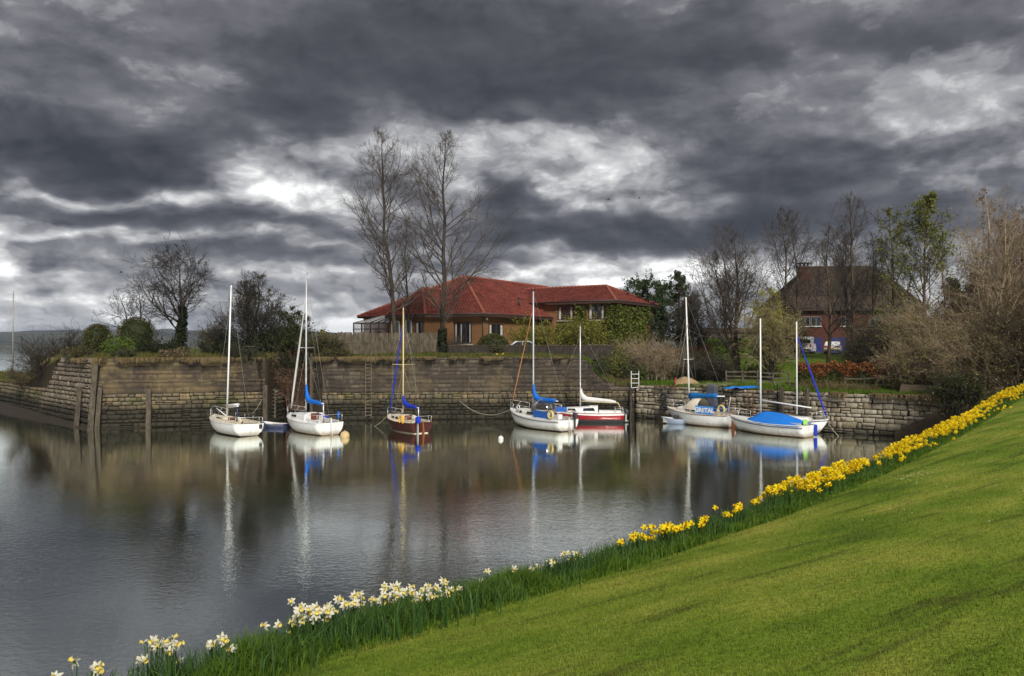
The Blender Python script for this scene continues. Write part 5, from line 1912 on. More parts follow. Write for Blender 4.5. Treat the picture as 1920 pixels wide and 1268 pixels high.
def plant_shrubs():
    # left quay top
    p = at(112, VH, 64.0); z = 2.6
    shrub('bramble_bush', 'big dark twiggy bush at the left end of the quay', (p.x, p.y, 3.0), 3.2, 3.6, 70, stems=46, n2=8, n3=6, n4=2, twig='bark_dark', rmin=.012, leaf='leaf_olive', nleaf=900, lsize=.10)
    p = at(70, VH, 66.0)
    shrub('bramble_bush', 'lower dark bush sloping down to the far boat mast', (p.x, p.y, 2.3), 2.4, 2.3, 71, stems=32, n2=7, n3=5, twig='bark_dark', rmin=.011, leaf='grass_dead', nleaf=1200, lsize=.12)
    for (u, w, h, sd, lab) in ((183, 1.05, 2.5, 72, 'clipped dome topped evergreen, the left one of two'), (256, 1.45, 3.0, 73, 'clipped dome topped evergreen beside the straggling bare tree')):
        clipped('topiary_bush', lab, gz(u, 60.5), [(w * .72, .0), (w * .92, .5), (w, h * .5), (w * .96, h * .72), (w * .74, h * .92), (w * .35, h), (.02, h * 1.01)], 5600, 'leaf_olive', sd, .10, 'topiary', depth=.24, bumps=.055)
    shrub('green_shrub', 'fresh light green shrub between the two clipped domes', gz(222, 57.5), 1.1, 1.5, 74, stems=22, leaf='leaf_bright', nleaf=2600, lsize=.12)
    shrub('bramble_bush', 'brownish twiggy bush right of the ivy clad trunk', gz(397, 61), 1.5, 2.4, 75, stems=34, n2=7, n3=6, leaf='leaf_olive', nleaf=2400, lsize=.12, twig='bark_twig')
    shrub('bramble_bush', 'low dark scrub at the foot of the ivy clad tree', gz(300, 59), 2.2, 1.2, 76, stems=34, leaf='leaf_dark', nleaf=2600, lsize=.13, twig='bark_dark')
    shrub('bramble_bush', 'low dark scrub between the ivy clad tree and the thorn trees', gz(432, 59.6), 2.6, 1.5, 77, stems=40, leaf='leaf_dark', nleaf=3400, lsize=.13, twig='bark_dark')
    shrub('bramble_bush', 'dark bushes crowding round the bramble gap top', gz(520, 61.5), 2.3, 2.3, 78, stems=40, leaf='leaf_mid', nleaf=3800, lsize=.14, twig='bark_dark')
    shrub('bramble_bush', 'green-brown bush at the top of the wall right of the bramble gap', gz(596, 61.0), 1.9, 1.9, 79, stems=34, leaf='leaf_olive', nleaf=3600, lsize=.13)
    shrub('yellow_bush', 'small golden conifer bush in front of the conservatory', gz(679, 67.0), .55, 1.45, 80, stems=18, leaf='leaf_yellowgreen', nleaf=2400, lsize=.10)
    clipped('golden_conifer', 'small golden green conifer above the left end of the fence', gz(604, 66.5), [(.55, 0), (.62, .7), (.5, 1.4), (.3, 1.9), (.05, 2.25)], 2600, 'leaf_yellowgreen', 81, .13, 'bush')
    # gap full of roots and dead bramble
    shrub('bramble_bush', 'tangle of dead brown bramble filling the gap in the quay wall', (-16.9, 60.2, 1.0), 1.5, 3.5, 82, stems=60, n2=8, n3=5, twig='bark_reddish', rmin=.011, wig=.30, dead='leaf_dry', ndead=2200, lsize=.10, arch=.4)
    shrub('bramble_bush', 'dark bramble curtain hanging at the top of the gap', (-16.9, 60.0, 3.6), 1.9, 1.4, 83, stems=40, leaf='leaf_dark', nleaf=3600, lsize=.13, twig='bark_dark')
    # scrub spilling over the wall heads
    for i, (u, Y, rx, h, lf, n, lab) in enumerate(((140, 56.6, 1.3, .9, 'leaf_olive', 1500, 'olive scrub spilling over the pale leaning end of the quay'), (232, 55.2, .9, .6, 'leaf_mid', 900, 'small green tuft on the wall head below the clipped domes'),
            (330, 55.8, 1.3, .7, 'grass_dead', 1300, 'dead brown scrub on the wall head below the ivy clad tree'), (455, 57.0, 1.5, .9, 'leaf_dark', 1900, 'dark scrub on the wall head behind the first white mast'),
            (628, 60.0, 1.3, .8, 'leaf_olive', 1500, 'olive scrub on the wall head left of the long ladder'), (1120, 62.6, 1.4, .9, 'leaf_mid', 1800, 'green scrub on the broken end of the tall wall'))):
        x_, y_, z_ = gz(u, Y)
        shrub('scrub', lab, (x_, y_, z_), rx, h, 170 + i, stems=30, n2=7, n3=4, leaf=lf, nleaf=n, lsize=.11, spread=.7, arch=.2)
    # before the red house
    clipped('round_bush', 'rounded dark olive bush below the house window', gz(925, 66.0), [(1.0, 0), (1.38, .5), (1.42, 1.0), (1.05, 1.55), (.5, 1.85), (.02, 1.9)], 5200, 'leaf_olive', 84, .12, 'bush', depth=.25)
    shrub('yellow_bush', 'yellow-green shrub in leaf bud behind the tall white mast', gz(1000, 68.6), 2.3, 2.9, 85, stems=44, n2=7, n3=6, leaf='leaf_yellowgreen', nleaf=8000, lsize=.11, twig='leaf_olive')
    shrub('yellow_bush', 'yellow-green shrub spreading below the ivy covered wing', gz(1092, 70.0), 2.7, 3.2, 86, stems=50, n2=7, n3=6, leaf='leaf_yellowgreen', nleaf=9500, lsize=.11, twig='leaf_olive')
    shrub('thin_bush', 'bare twiggy bush by the house door right of the fence', gz(857, 66.0), .9, 1.8, 87, stems=26, n2=6, n3=5, twig='bark_twig')
    for i, (u, Y, rx, h, leaf, n, lab) in enumerate(((1185, 69, 1.9, 3.0, 'leaf_olive', 3200, 'buff twiggy shrub below the right end of the ivy'), (1222, 66, 2.0, 3.1, 'leaf_dry', 2000, 'pale buff bare shrub beyond the white ladder'),
            (1262, 68, 2.2, 2.6, 'leaf_mid', 3600, 'green-brown shrub between the buff shrub and the pines'), (1318, 66, 2.2, 2.2, 'leaf_olive', 3000, 'dark arching shrub behind the lettered boat mast'),
            (1345, 64, 1.6, 1.9, 'leaf_dark', 1800, 'dark thicket beside the post and rail fence'), (1190, 65.6, 1.2, 1.5, 'leaf_bright', 2600, 'fresh green bramble at the broken end of the wall'))):
        shrub('thicket_shrub', lab, gz(u, Y), rx, h, 90 + i, stems=44, n2=8, n3=5, n4=2, twig='bark_pale' if 'buff' in lab else 'bark_twig', leaf=leaf, nleaf=n, lsize=.12, rmin=.010, arch=.25)
    shrub('thicket_shrub', 'olive bush at the right end of the low brown garden wall', gz(1165, 66.2), 1.6, 2.6, 188, stems=40, n2=8, n3=5, leaf='leaf_spring', nleaf=4200, lsize=.12)
    shrub('thicket_shrub', 'brown twiggy bush under the ivy covered corner', gz(1140, 68.5), 1.7, 2.4, 189, stems=40, n2=8, n3=5, leaf='leaf_yellowgreen', nleaf=3200, lsize=.12)
    shrub('thicket_shrub', 'yellow-green undergrowth below the willow', gz(1428, 65), 1.8, 1.3, 97, stems=30, leaf='leaf_spring', nleaf=2800, lsize=.12)
    shrub('thicket_shrub', 'green undergrowth right of the parked cars', gz(1690, 66), 2.6, 3.6, 98, stems=44, n2=7, n3=5, leaf='leaf_mid', nleaf=6500, lsize=.13)
    shrub('thicket_shrub', 'green undergrowth behind the pale branched tree', gz(1770, 64), 2.8, 4.2, 99, stems=44, n2=7, n3=5, leaf='leaf_mid', nleaf=5000, lsize=.13)
    # undergrowth and saplings between the lawn and the brown house
    for i, (u, Y, rx, h, lf, n, tw, lab) in enumerate((
            (1622, 63.0, 2.0, 4.4, 'leaf_olive', 2600, 'bark_twig', 'twiggy thicket at the foot of the twin stemmed birch'),
            (1655, 65.0, 2.2, 4.4, 'leaf_spring', 4200, 'bark_twig', 'greening thicket before the middle of the brown house'),
            (1700, 63.5, 2.4, 4.9, 'leaf_spring', 5200, 'bark_pale', 'tall greening thicket before the right end of the brown house'),
            (1735, 60.0, 2.2, 5.0, 'leaf_yellowgreen', 5200, 'bark_pale', 'yellow-green thicket under the tall green birch'),
            (1476, 76.0, 2.0, 4.6, 'leaf_spring', 3000, 'bark_twig', 'greening scrub at the left corner of the brown house'))):
        shrub('thicket_shrub', lab, gz(u, Y), rx, h, 140 + i, stems=40, n2=8, n3=5, n4=2, twig=tw, leaf=lf, nleaf=n, lsize=.12, rmin=.010, spread=.6)
    for i, (u, Y, h, lab) in enumerate(((1589, 79, 13.0, 'thin bare sapling between the car tree and the twin birch'), 
                                        (1660, 80, 12.5, 'thin bare sapling right of the middle of the brown roof'), (1775, 70, 14.0, 'bare tree between the tall green birch and the pale branched tree'))):
        tree('bare_tree', lab, gz(u, Y), h, 150 + i, r0=.12, first=.16, n1=24, len1=.24, ang1=44, n2=7, n3=5, n4=2, up1=.10, twig='bark_twig', barkm='bark_brown', rmin=.009, leaf='leaf_spring' if i % 2 else None, nleaf=1500, lsize=.14)
    # right-hand scrub: big buff bushes
    for i, (u, Y, zb, rx, h, n4, tw, dl, nd, lab) in enumerate((
            (1722, 52.5, 2.6, 2.6, 3.4, 2, 'bark_pale', 'leaf_dry', 4200, 'buff twiggy bush overhanging the right end of the block wall'),
            (1775, 50.5, 2.6, 2.6, 4.6, 2, 'bark_pale', 'leaf_dry', 3000, 'tall buff twiggy bush above the daffodil bank'),
            (1830, 47.5, 2.5, 2.4, 3.8, 2, 'bark_pale', 'leaf_dry', 2800, 'buff bush with dry leaves right above the yellow daffodils'),
            (1885, 48.0, 2.7, 2.6, 5.0, 2, 'bark_brown', 'leaf_dry', 2600, 'brown twiggy bush behind the last daffodils'),
            (1930, 46.0, 2.9, 2.4, 5.4, 2, 'bark_brown', 'leaf_dry', 2600, 'brown twiggy bush cut by the right edge'),
            (1850, 58.0, 2.9, 3.6, 6.5, 2, 'bark_reddish', 'leaf_beech', 2600, 'reddish brown thicket behind the buff bushes'),
            (1905, 60.0, 2.9, 3.6, 8.0, 2, 'bark_reddish', 'leaf_beech', 2600, 'tall reddish brown thicket at the right edge'),
            (1750, 62.0, 2.9, 3.0, 5.0, 2, 'bark_twig', 'leaf_olive', 3200, 'grey-brown thicket under the greening birch'),
            (1798, 45.4, 1.9, 1.5, 2.2, 1, 'bark_dark', 'leaf_olive', 1500, 'dark bramble tumbling over the end of the block wall'))):
        p = at(u, VH, Y)
        shrub('thicket_shrub', lab, (p.x, p.y, zb), rx, h, 110 + i, stems=34, n2=7, n3=5, n4=n4, twig=tw, dead=dl, ndead=nd, lsize=.11, rmin=.009, arch=.2, leaf='leaf_mid' if i in (4, 8) else 'leaf_spring', nleaf=2200)


plant_shrubs()


def hedge():
    rng = np.random.default_rng(3)
    t = thing('beech_hedge', 'copper leaved beech hedge along the lawn of the brown house', 'hedge')
    a, b = at(1496, VH, 59.5), at(1690, VH, 58.0)
    L = (b - a).xy.length
    n = 9500
    s = rng.random(n); th = rng.normal(0, .28, n)
    top = 1.62 + .12 * np.sin(s * 40) + .08 * np.sin(s * 90 + 1)
    hgt = rng.random(n) ** .75 * top
    x, y = a.x + (b.x - a.x) * s, a.y + (b.y - a.y) * s + th * (1.15 - .3 * hgt)
    z = land_z(x, y) + hgt
    up = hgt > .80 + .3 * np.sin(s * 23) 
    for k, m in ((up, 'leaf_beech'), (~up, 'leaf_olive')):
        v, f = leaf_quads(rng, np.stack([x, y, z], 1)[k], .14)
        mesh_obj('copper_leaves' if m == 'leaf_beech' else 'green_leaves', v, f, MATS[m], t, kind='stuff')
    q = 150
    s = rng.random(q); x0, y0 = a.x + (b.x - a.x) * s, a.y + (b.y - a.y) * s
    z0 = land_z(x0, y0)
    P = np.stack([np.stack([x0 + rng.normal(0, .15, q) * k, y0 + rng.normal(0, .15, q) * k, z0 - .1 + 1.6 * k], 1) for k in (0, .35, .7, 1)], 1)
    v, f = tubes_np(P, np.full((q, 4), .014), 3)
    mesh_obj('stems', v, f, MATS['bark_dark'], t)
    # rusty dead creeper on the bank left of the bare trees
    t2 = thing('dead_hedge', 'rusty leaved low hedge behind the shrubs beyond the white ladder', 'hedge')
    a, b = at(1238, VH, 72.0), at(1335, VH, 72.0)
    n = 3600
    s = rng.random(n); hgt = rng.random(n) * 1.5
    x, y = a.x + (b.x - a.x) * s, a.y + rng.normal(0, .35, n)
    v, f = leaf_quads(rng, np.stack([x, y, land_z(x, y) + hgt + .8], 1), .16)
    mesh_obj('foliage', v, f, MATS['leaf_beech'], t2, kind='stuff')
    m = MB(); m.box(((a.x + b.x) / 2, a.y + .1, float(land_z((a.x + b.x) / 2, a.y)) + .5), ((b.x - a.x), .3, 2.2)); m.build('stems', MATS['bark_dark'], t2)
    # green hedge far along the field
    t3 = thing('field_hedge', 'bright green field hedge beyond the broad bare tree', 'hedge')
    a, b = at(1325, VH, 96), at(1462, VH, 96)
    n = 6500
    s = rng.random(n)
    x, y = a.x + (b.x - a.x) * s, a.y + rng.normal(0, .4, n)
    v, f = leaf_quads(rng, np.stack([x, y, land_z(x, y) + rng.random(n) * 1.9], 1), .24)
    mesh_obj('foliage', v, f, MATS['leaf_bright'], t3, kind='stuff')
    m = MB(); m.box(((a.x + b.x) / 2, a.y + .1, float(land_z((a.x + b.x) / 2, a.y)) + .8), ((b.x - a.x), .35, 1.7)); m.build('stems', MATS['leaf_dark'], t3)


hedge()


def ivy_wall():
    """creeper over the right-hand wing of the red house"""
    rng = np.random.default_rng(8)
    t = thing('ivy_creeper', 'yellow-green ivy covering the corner of the red roofed house', 'ivy')
    Cc = Vector((10.1, 74.6, 0)) - E1 * .45 + E2 * .45
    n = 30000
    s = rng.uniform(-6.2, 9.0, n)             # <0 along the front face to the left, >0 along the right face
    z = rng.uniform(3.0, 10.0, n)
    e1, e2 = np.array(E1), np.array(E2)
    c = np.array(Cc)
    P = np.where(s[:, None] < 0, c + e1 * s[:, None] - e2 * .10, c + e2 * s[:, None] + e1 * .10)
    P[:, 2] = z
    edge = fbm(s / 1.1, z / 1.1, 3)
    uu = 960 + 1440 * P[:, 0] / P[:, 1]; vv = 648 - 1440 * (z - 5.8) / P[:, 1]
    keep = np.where(s < 0, (s > -4.6 + edge * 1.6) | (z < 7.6 + edge * 3), (s < 8.4 + edge * 2))
    for wu in (1061, 1119):
        keep &= ~((np.abs(uu - wu) < 19 + 4 * edge) & (vv > 571) & (vv < 602) & (s < 0))
    keep &= ~((uu < 1078) & (z > 8.0) & (s < 0)) | (rng.random(n) < .03)
    keep &= z < 9.75 + edge * .6
    P = P[keep]; s = s[keep]
    off = (np.abs(rng.normal(0, .14, len(P))) + .12 * (fbm(s / .6, P[:, 2] / .6, 2) + .5))[:, None]
    P = P + np.where(s[:, None] < 0, -e2, e1) * off
    m_ = 2600
    zc = rng.uniform(2.8, 9.7, m_)
    P = np.concatenate([P, np.stack([c[0] + rng.normal(0, .22, m_) + .08, c[1] + rng.normal(0, .22, m_) - .05, zc], 1)])
    v, f = leaf_quads(rng, P, .25)
    mesh_obj('foliage', v, f, MATS['leaf_ivy'], t, kind='stuff')
    q = 40
    s0 = rng.uniform(-5, 8, q)
    pl = []
    for k in range(q):
        b = c + (e1 * s0[k] - e2 * .05 if s0[k] < 0 else e2 * s0[k] + e1 * .05)
        pts = []
        for j in range(6):
            pts.append(b + np.array((0, 0, 3.0 + j * 1.25)) + rng.normal(0, .12, 3) * np.array((1, .2, 0)))
        pl.append(pts)
    v, f = tubes_np(np.array(pl), np.full((q, 6), .02), 3)
    mesh_obj('stems', v, f, MATS['bark_twig'], t)


ivy_wall()


def rough_grass():
    rng = np.random.default_rng(21)
    # turf along the top of the tall quay
    def band(x0, x1, d0, d1, n, hm, mat, name, lean=(0, -.1), seg=2, w=.03, wtop=None):
        x = rng.uniform(x0, x1, n); d = d0 + (d1 - d0) * rng.random(n) ** 1.3
        y = quay_y(x) + d
        k = (.6 + .9 * (fbm(x / 1.3, y / 1.3, 3) + .4))
        H = rng.uniform(.4, 1, n) * hm * np.clip(k, .25, 1.7)
        P = np.stack([x, y, land_z(x, y) - .02], 1)
        return P, H
    def put(name, mat, sets, w=.03, lean=(0, -.15), sd=.35):
        Vs, F4, F3, o = [], [], [], 0
        for P, H in sets:
            V, F = blades(P, H, np.full(len(P), w), rng.normal(0, sd, (len(P), 2)) + np.array(lean), rng, 2)
            Vs.append(V); F4.append(F[0] + o); F3.append(F[1] + o); o += len(V)
        return mesh_obj(name, np.concatenate(Vs), [np.concatenate(F4), np.concatenate(F3)], MATS[mat], kind='stuff')
    put('quay_grass', 'grass_rough', [band(-29, -18.2, .42, 5, 9000, .34, 0, 0), band(-15.2, 6.5, .42, 4.5, 16000, .26, 0, 0), band(-37, -29, .5, 6, 7000, .35, 0, 0), band(-60, -37, .5, 6, 9000, .40, 0, 0)])
    put('bank_grass', 'grass_bank', [band(6, 11, .45, 6, 6000, .30, 0, 0), band(9.5, 28, .42, 6.5, 34000, .26, 0, 0), band(-15, 5, .6, 2.8, 5000, .16, 0, 0)], .035)
    put('dry_grass', 'grass_dead', [band(20.2, 24.5, 2.2, 4.2, 1600, .70, 0, 0), band(7.5, 10.5, .45, 2.5, 1200, .5, 0, 0), band(-45, -36, .6, 5, 3000, .5, 0, 0)], .022)
    # dead growth hanging over the wall heads
    Vs, F4, F3, o = [], [], [], 0
    for (x0, x1, zt, n, ln) in ((-29, -18.4, 4.86, 3600, .45), (-15.2, 5.4, 4.84, 6500, .32), (21.2, 28.2, 2.62, 3400, .50), (11, 21, 2.62, 900, .2), (-37.5, -30, 4.8, 1500, .4)):
        x = rng.uniform(x0, x1, n)
        k = fbm(x / .9, x * 0 + 3, 3)
        sel = rng.random(n) < np.clip(.22 + 1.7 * k, 0.0, 1); x = x[sel]; k = k[sel]
        y = quay_y(x) + rng.uniform(.10, .5, len(x))
        P = np.stack([x, y, np.full(len(x), zt + .02)], 1)
        if zt > 4:
            P[:, 2] = np.minimum(P[:, 2], land_z(x, y + .6) + .1)
        H = rng.uniform(.3, 1, len(x)) * ln * np.clip(.7 + 1.4 * k, .2, 1.7)
        nn = len(x)
        a = rng.normal(0, .25, nn)
        side = np.stack([np.full(nn, .018), np.zeros(nn), np.zeros(nn)], 1)
        m1 = P + np.stack([a * .1, -rng.uniform(.22, .62, nn), rng.uniform(.0, .10, nn)], 1)
        m1[:, 1] = np.minimum(m1[:, 1], quay_y(x) + .32 - rng.uniform(.1, .28, nn))
        e = m1 + np.stack([a * .2, -rng.uniform(.0, .10, nn), -H], 1)
        V = np.stack([P - side, P + side, m1 + side, m1 - side, e], 1).reshape(-1, 3)
        b = np.arange(nn) * 5 + o
        Vs.append(V); F4.append(np.stack([b, b + 1, b + 2, b + 3], 1)); F3.append(np.stack([b + 3, b + 2, b + 4], 1)); o += len(V)
    mesh_obj('hanging_grass', np.concatenate(Vs), [np.concatenate(F4), np.concatenate(F3)], MATS['grass_dead'], kind='stuff')


rough_grass()

# ================================================================== boats
simple('blue_sign', (.05, .27, .72), .75, .10, 4.0)


class Hull:
    """sailing-boat hull, x forward, y to port, z up from the waterline"""
    def __init__(s, L, B, fb, fs, draft=.30, tw=.78, rake=.55, trake=.10, full=.62):
        s.L, s.B, s.fb, s.fs, s.draft, s.tw, s.rake, s.trake, s.full = L, B, fb, fs, draft, tw, rake, trake, full

    def half(s, t):
        if t < .42:
            return s.B / 2 * (s.tw + (1 - s.tw) * math.sin(math.pi / 2 * t / .42))
        q = (t - .42) / .58
        return s.B / 2 * max(0.012, (1 - q ** 2.0)) ** .80

    def sheer(s, t):
        return s.fs + (s.fb - s.fs) * t ** 1.7 - .07 * math.sin(math.pi * t)

    def keel(s, t):
        return -s.draft * max(0.0, math.sin(math.pi * min(1, .12 + t * .95))) ** .6 + .10 * max(0, t - .9) / .1

    def x(s, t, z=None):
        x = -s.L / 2 + s.L * t
        if z is not None:
            k = max(0, (t - .55) / .45) ** 2
            f = (s.sheer(t) - z) / (s.sheer(t) - s.keel(t))
            x -= s.rake * k * f ** 1.2
            x += s.trake * max(0, 1 - t / .25) * f
        return x

    def y(s, t, z):
        zs, zk = s.sheer(t), s.keel(t)
        f = min(1, max(0, (zs - z) / (zs - zk)))
        e = 2.6 - 1.0 * max(0, (t - .5) / .5)
        p = s.full + .30 * max(0, (t - .5) / .5)
        return s.half(t) * (1 - f ** e) ** p

    def pt(s, t, side, z=None, off=0.0):
        z = s.sheer(t) if z is None else z
        return Vector((s.x(t, z), side * (s.y(t, z) + off), z))

    def build(s, root, hull_mat, stripe_mat, foul_mat, stripe_h=.07, foul_z=.07):
        N = 18
        ts = [i / N for i in range(N + 1)]
        V, F, MI = [], [], []
        rows = None
        for t in ts:
            zs, zk = s.sheer(t), s.keel(t)
            zz = [zs, zs - stripe_h] + [zs - stripe_h + (foul_z - zs + stripe_h) * q for q in (.3, .62, 1.0)] + [foul_z + (zk - foul_z) * q for q in (.4, .75, 1.0)]
            sec = [(s.x(t, z), s.y(t, z), z) for z in zz]
            V += [(a, b, c) for a, b, c in sec[:-1]] + [(sec[-1][0], 0, sec[-1][2])] + [(a, -b, c) for a, b, c in sec[-2::-1]]
            rows = len(zz) * 2 - 1
        for i in range(N):
            for j in range(rows - 1):
                F.append((i * rows + j, i * rows + j + 1, (i + 1) * rows + j + 1, (i + 1) * rows + j))
                k = j if j < rows // 2 else rows - 2 - j
                MI.append(1 if k == 0 else (0 if k < 4 else 2))
        nq = len(F)
        F2 = [np.array(F)]
        for j in range(rows // 2):
            a, b = j, rows - 1 - j
            if j == rows // 2 - 1:
                F2.append(np.array([(a, b, a + 1)]))
            else:
                F2.append(np.array([(a, b, b - 1, a + 1)]))
            MI.append(0 if j < 4 else 2)
        o = mesh_obj('hull', V, F2, [MATS[hull_mat], MATS[stripe_mat], MATS[foul_mat]], root, smooth=False, mi=MI)
        sm = np.ones(len(MI), bool); sm[nq:] = False
        o.data.polygons.foreach_set('use_smooth', sm)
        # rubbing strake
        for side in (1, -1):
            mb = MB()
            mb.tube([s.pt(t, side, s.sheer(t) - .015, .008) for t in ts], .022, 5)
            mb.build('rubbing_strake', MATS[stripe_mat if stripe_h < .05 else hull_mat], root)
        return o

    def deck(s, root, mat, t0, t1, cw, floor=-.02, inner='deck_white'):
        """side decks and foredeck round a sunk cockpit from t0 to t1, cw half-width; floor above the waterline"""
        ts = sorted({round(i / 20, 4) for i in range(21)} | {t0, t1})
        mb = MB()
        for a, b in zip(ts[:-1], ts[1:]):
            A = [(s.x(t), s.half(t) * .985, s.sheer(t) + .004) for t in (a, b)]
            cam = lambda t, q: s.sheer(t) + .004 + .05 * (1 - q * q)
            for side in (1, -1):
                if a >= t0 - 1e-6 and b <= t1 + 1e-6:
                    q = [min(cw, s.half(t) * .8) for t in (a, b)]
                    P = [A[0], A[1], (A[1][0], q[1], cam(b, .7)), (A[0][0], q[0], cam(a, .7))]
                else:
                    P = [A[0], A[1], (A[1][0], 0, cam(b, 0)), (A[0][0], 0, cam(a, 0))]
                P = [(x, y * side, z) for x, y, z in P]
                mb.quad(*(P if side < 0 else P[::-1]))
        mb.build('deck', MATS[mat], root)
        c = MB()
        x0, x1 = s.x(t0), s.x(t1)
        w0, w1 = min(cw, s.half(t0) * .8), min(cw, s.half(t1) * .8)
        zt0, zt1 = s.sheer(t0) + .03, s.sheer(t1) + .03
        zf = max(.08, s.sheer(.1) - .48)
        b = [(x0, w0, zt0), (x1, w1, zt1), (x1, -w1, zt1), (x0, -w0, zt0)]
        f = [(x0, w0 * .55, zf), (x1, w1 * .55, zf), (x1, -w1 * .55, zf), (x0, -w0 * .55, zf)]
        h = [(x0, w0, zt0 - .24), (x1, w1, zt1 - .24), (x1, -w1, zt1 - .24), (x0, -w0, zt0 - .24)]
        k = [(x0, w0 * .55, zt0 - .24), (x1, w1 * .55, zt1 - .24), (x1, -w1 * .55, zt1 - .24), (x0, -w0 * .55, zt0 - .24)]
        for i, j in ((0, 1), (2, 3)):
            c.quad(b[i], b[j], h[j], h[i]); c.quad(h[i], h[j], k[j], k[i]); c.quad(k[i], k[j], f[j], f[i])
        for i, j in ((1, 2), (3, 0)):
            c.quad(b[i], b[j], f[j], f[i])
        c.quad(*f)
        c.build('cockpit', MATS[inner], root)
        cm = MB()
        for sd in (1, -1):
            cm.bar((x0, sd * (w0 + .03), zt0 + .02), (x1, sd * (w1 + .03), zt1 + .05), .05, .14)
        cm.build('coaming', MATS[mat], root)

    def cabin(s, root, mat, t0, t1, w, h0, h1, fwd=.35, wins=((.12, .40), (.50, .72)), hatch='wood_brown', win_h=(.38, .78), win_mat='smoke_glass'):
        """coach roof from t0 (aft bulkhead) to t1; h0/h1 heights aft and forward"""
        x0, x1 = s.x(t0), s.x(t1)
        qs = [0, .25, .5, .75, 1.0]

        def wid(q):
            t = t0 + (t1 - t0) * q
            return min(w, s.half(t) - .16) if q < 1 else min(w, s.half(t) - .16) * .86

        def base(q):
            return s.sheer(t0 + (t1 - t0) * q) + .02

        def hh(q):
            return h0 + (h1 - h0) * q

        rings = []
        for q in qs + [1.12]:
            qq = min(q, 1.0)
            x = x0 + (x1 - x0) * qq
            b, wd, h = base(qq), wid(qq), hh(qq)
            if q > 1:
                x, h, wd = x + fwd, .02, wd * .72
                b = s.sheer(t1 + .02) + .02
            rings.append([(x, wd, b - .03), (x, wd * .95, b + h * .55), (x, wd * .86, b + h * .88), (x, wd * .45, b + h * 1.0), (x, 0, b + h * 1.03),
                          (x, -wd * .45, b + h), (x, -wd * .86, b + h * .88), (x, -wd * .95, b + h * .55), (x, -wd, b - .03)])
        mb = MB()
        mb.loft(rings, closed=False, caps=False, smooth=False)
        mb.add(rings[0], [tuple(range(9))])
        mb.build('cabin', MATS[mat], root)
        for (a, b) in wins:
            for sd in (1, -1):
                P = []
                for q, zf in ((a, win_h[0]), (b, win_h[0]), (b - .01 * (b - a), .55), (b - .04 * (b - a), win_h[1]), (a + .12 * (b - a), win_h[1]), (a + .05 * (b - a), .55)):
                    wd = wid(q) * (1.0 - .05 * zf / .55) if zf <= .55 else wid(q) * (.95 - .09 * (zf - .55) / .33)
                    P.append(Vector((x0 + (x1 - x0) * q, sd * (wd + .014), base(q) + hh(q) * zf)))
                inn = [p - Vector((0, sd * .03, 0)) for p in P]
                m2 = MB()
                fs = [(0, 1, 2, 5), (5, 2, 3, 4)]
                m2.add(P + inn, [f if sd < 0 else f[::-1] for f in fs] + [(i, (i + 1) % 6, 6 + (i + 1) % 6, 6 + i) for i in range(6)])
                m2.build('window', MATS[win_mat], root)
        if hatch:
            m3 = MB()
            z = base(0)
            m3.box((x0 - .015, 0, z + hh(0) * .48), (.03, .56, hh(0) * .92))
            hd = m3.build('companionway', MATS[hatch], root)
            m4 = MB()
            m4.box((x0 + .30, 0, z + hh(.2) * 1.04), (.62, .62, .05), bev=.015)
            m4.build('sliding_hatch', MATS[mat], root)
        s.cab = dict(x0=x0, x1=x1, top=lambda q: base(q) + hh(q), wid=wid, base=base)


def spar(root, name, a, b, r0, r1, mat, k=7):
    return MB().tube([a, Vector(a).lerp(Vector(b), .5), b], [r0, (r0 + r1) / 2 + .002, r1], k).build(name, MATS[mat], root)


def wires(root, name, lines, r=.010, mat='wire', k=3):
    for l in lines:
        MB().tube(l, r, k).build(name, MATS[mat], root)


def sag(a, b, drop, n=8):
    a, b = Vector(a), Vector(b)
    return [a.lerp(b, i / n) - Vector((0, 0, drop * 4 * (i / n) * (1 - i / n))) for i in range(n + 1)]


def pulpit(root, h, t, name='pulpit', ht=.52, bow=True, mat='steel'):
    mb = MB()
    r = .016
    if bow:
        top = [h.pt(t, 1) + Vector((0, -.03, ht)), h.pt((t + 1) / 2, 1) + Vector((0, -.02, ht + .02)), Vector((h.x(1) + .10, 0, h.sheer(1) + ht + .05)), h.pt((t + 1) / 2, -1) + Vector((0, .02, ht + .02)), h.pt(t, -1) + Vector((0, .03, ht))]
        mb.tube(top, r, 5)
        for sd in (1, -1):
            mb.tube([h.pt(t, sd) + Vector((0, -.03 * sd, 0)), top[0 if sd > 0 else 4]], r, 5)
            mb.tube([h.pt(.97, sd), top[1 if sd > 0 else 3]], r, 5)
            mb.tube([h.pt(t, sd) + Vector((0, -.03 * sd, ht * .5)), h.pt(.985, sd) + Vector((.05, 0, ht * .5))], r * .8, 5)
    else:
        top = [h.pt(t, 1) + Vector((0, -.05, ht)), h.pt(.02, 1) + Vector((-.02, -.06, ht)), h.pt(.02, -1) + Vector((-.02, .06, ht)), h.pt(t, -1) + Vector((0, .05, ht))]
        mb.tube(top, r, 5)
        for sd, i0, i1 in ((1, 0, 1), (-1, 3, 2)):
            mb.tube([h.pt(t, sd) + Vector((0, -.05 * sd, 0)), top[i0]], r, 5)
            mb.tube([h.pt(.02, sd) + Vector((0, -.06 * sd, 0)), top[i1]], r, 5)
    mb.build(name, MATS[mat], root)


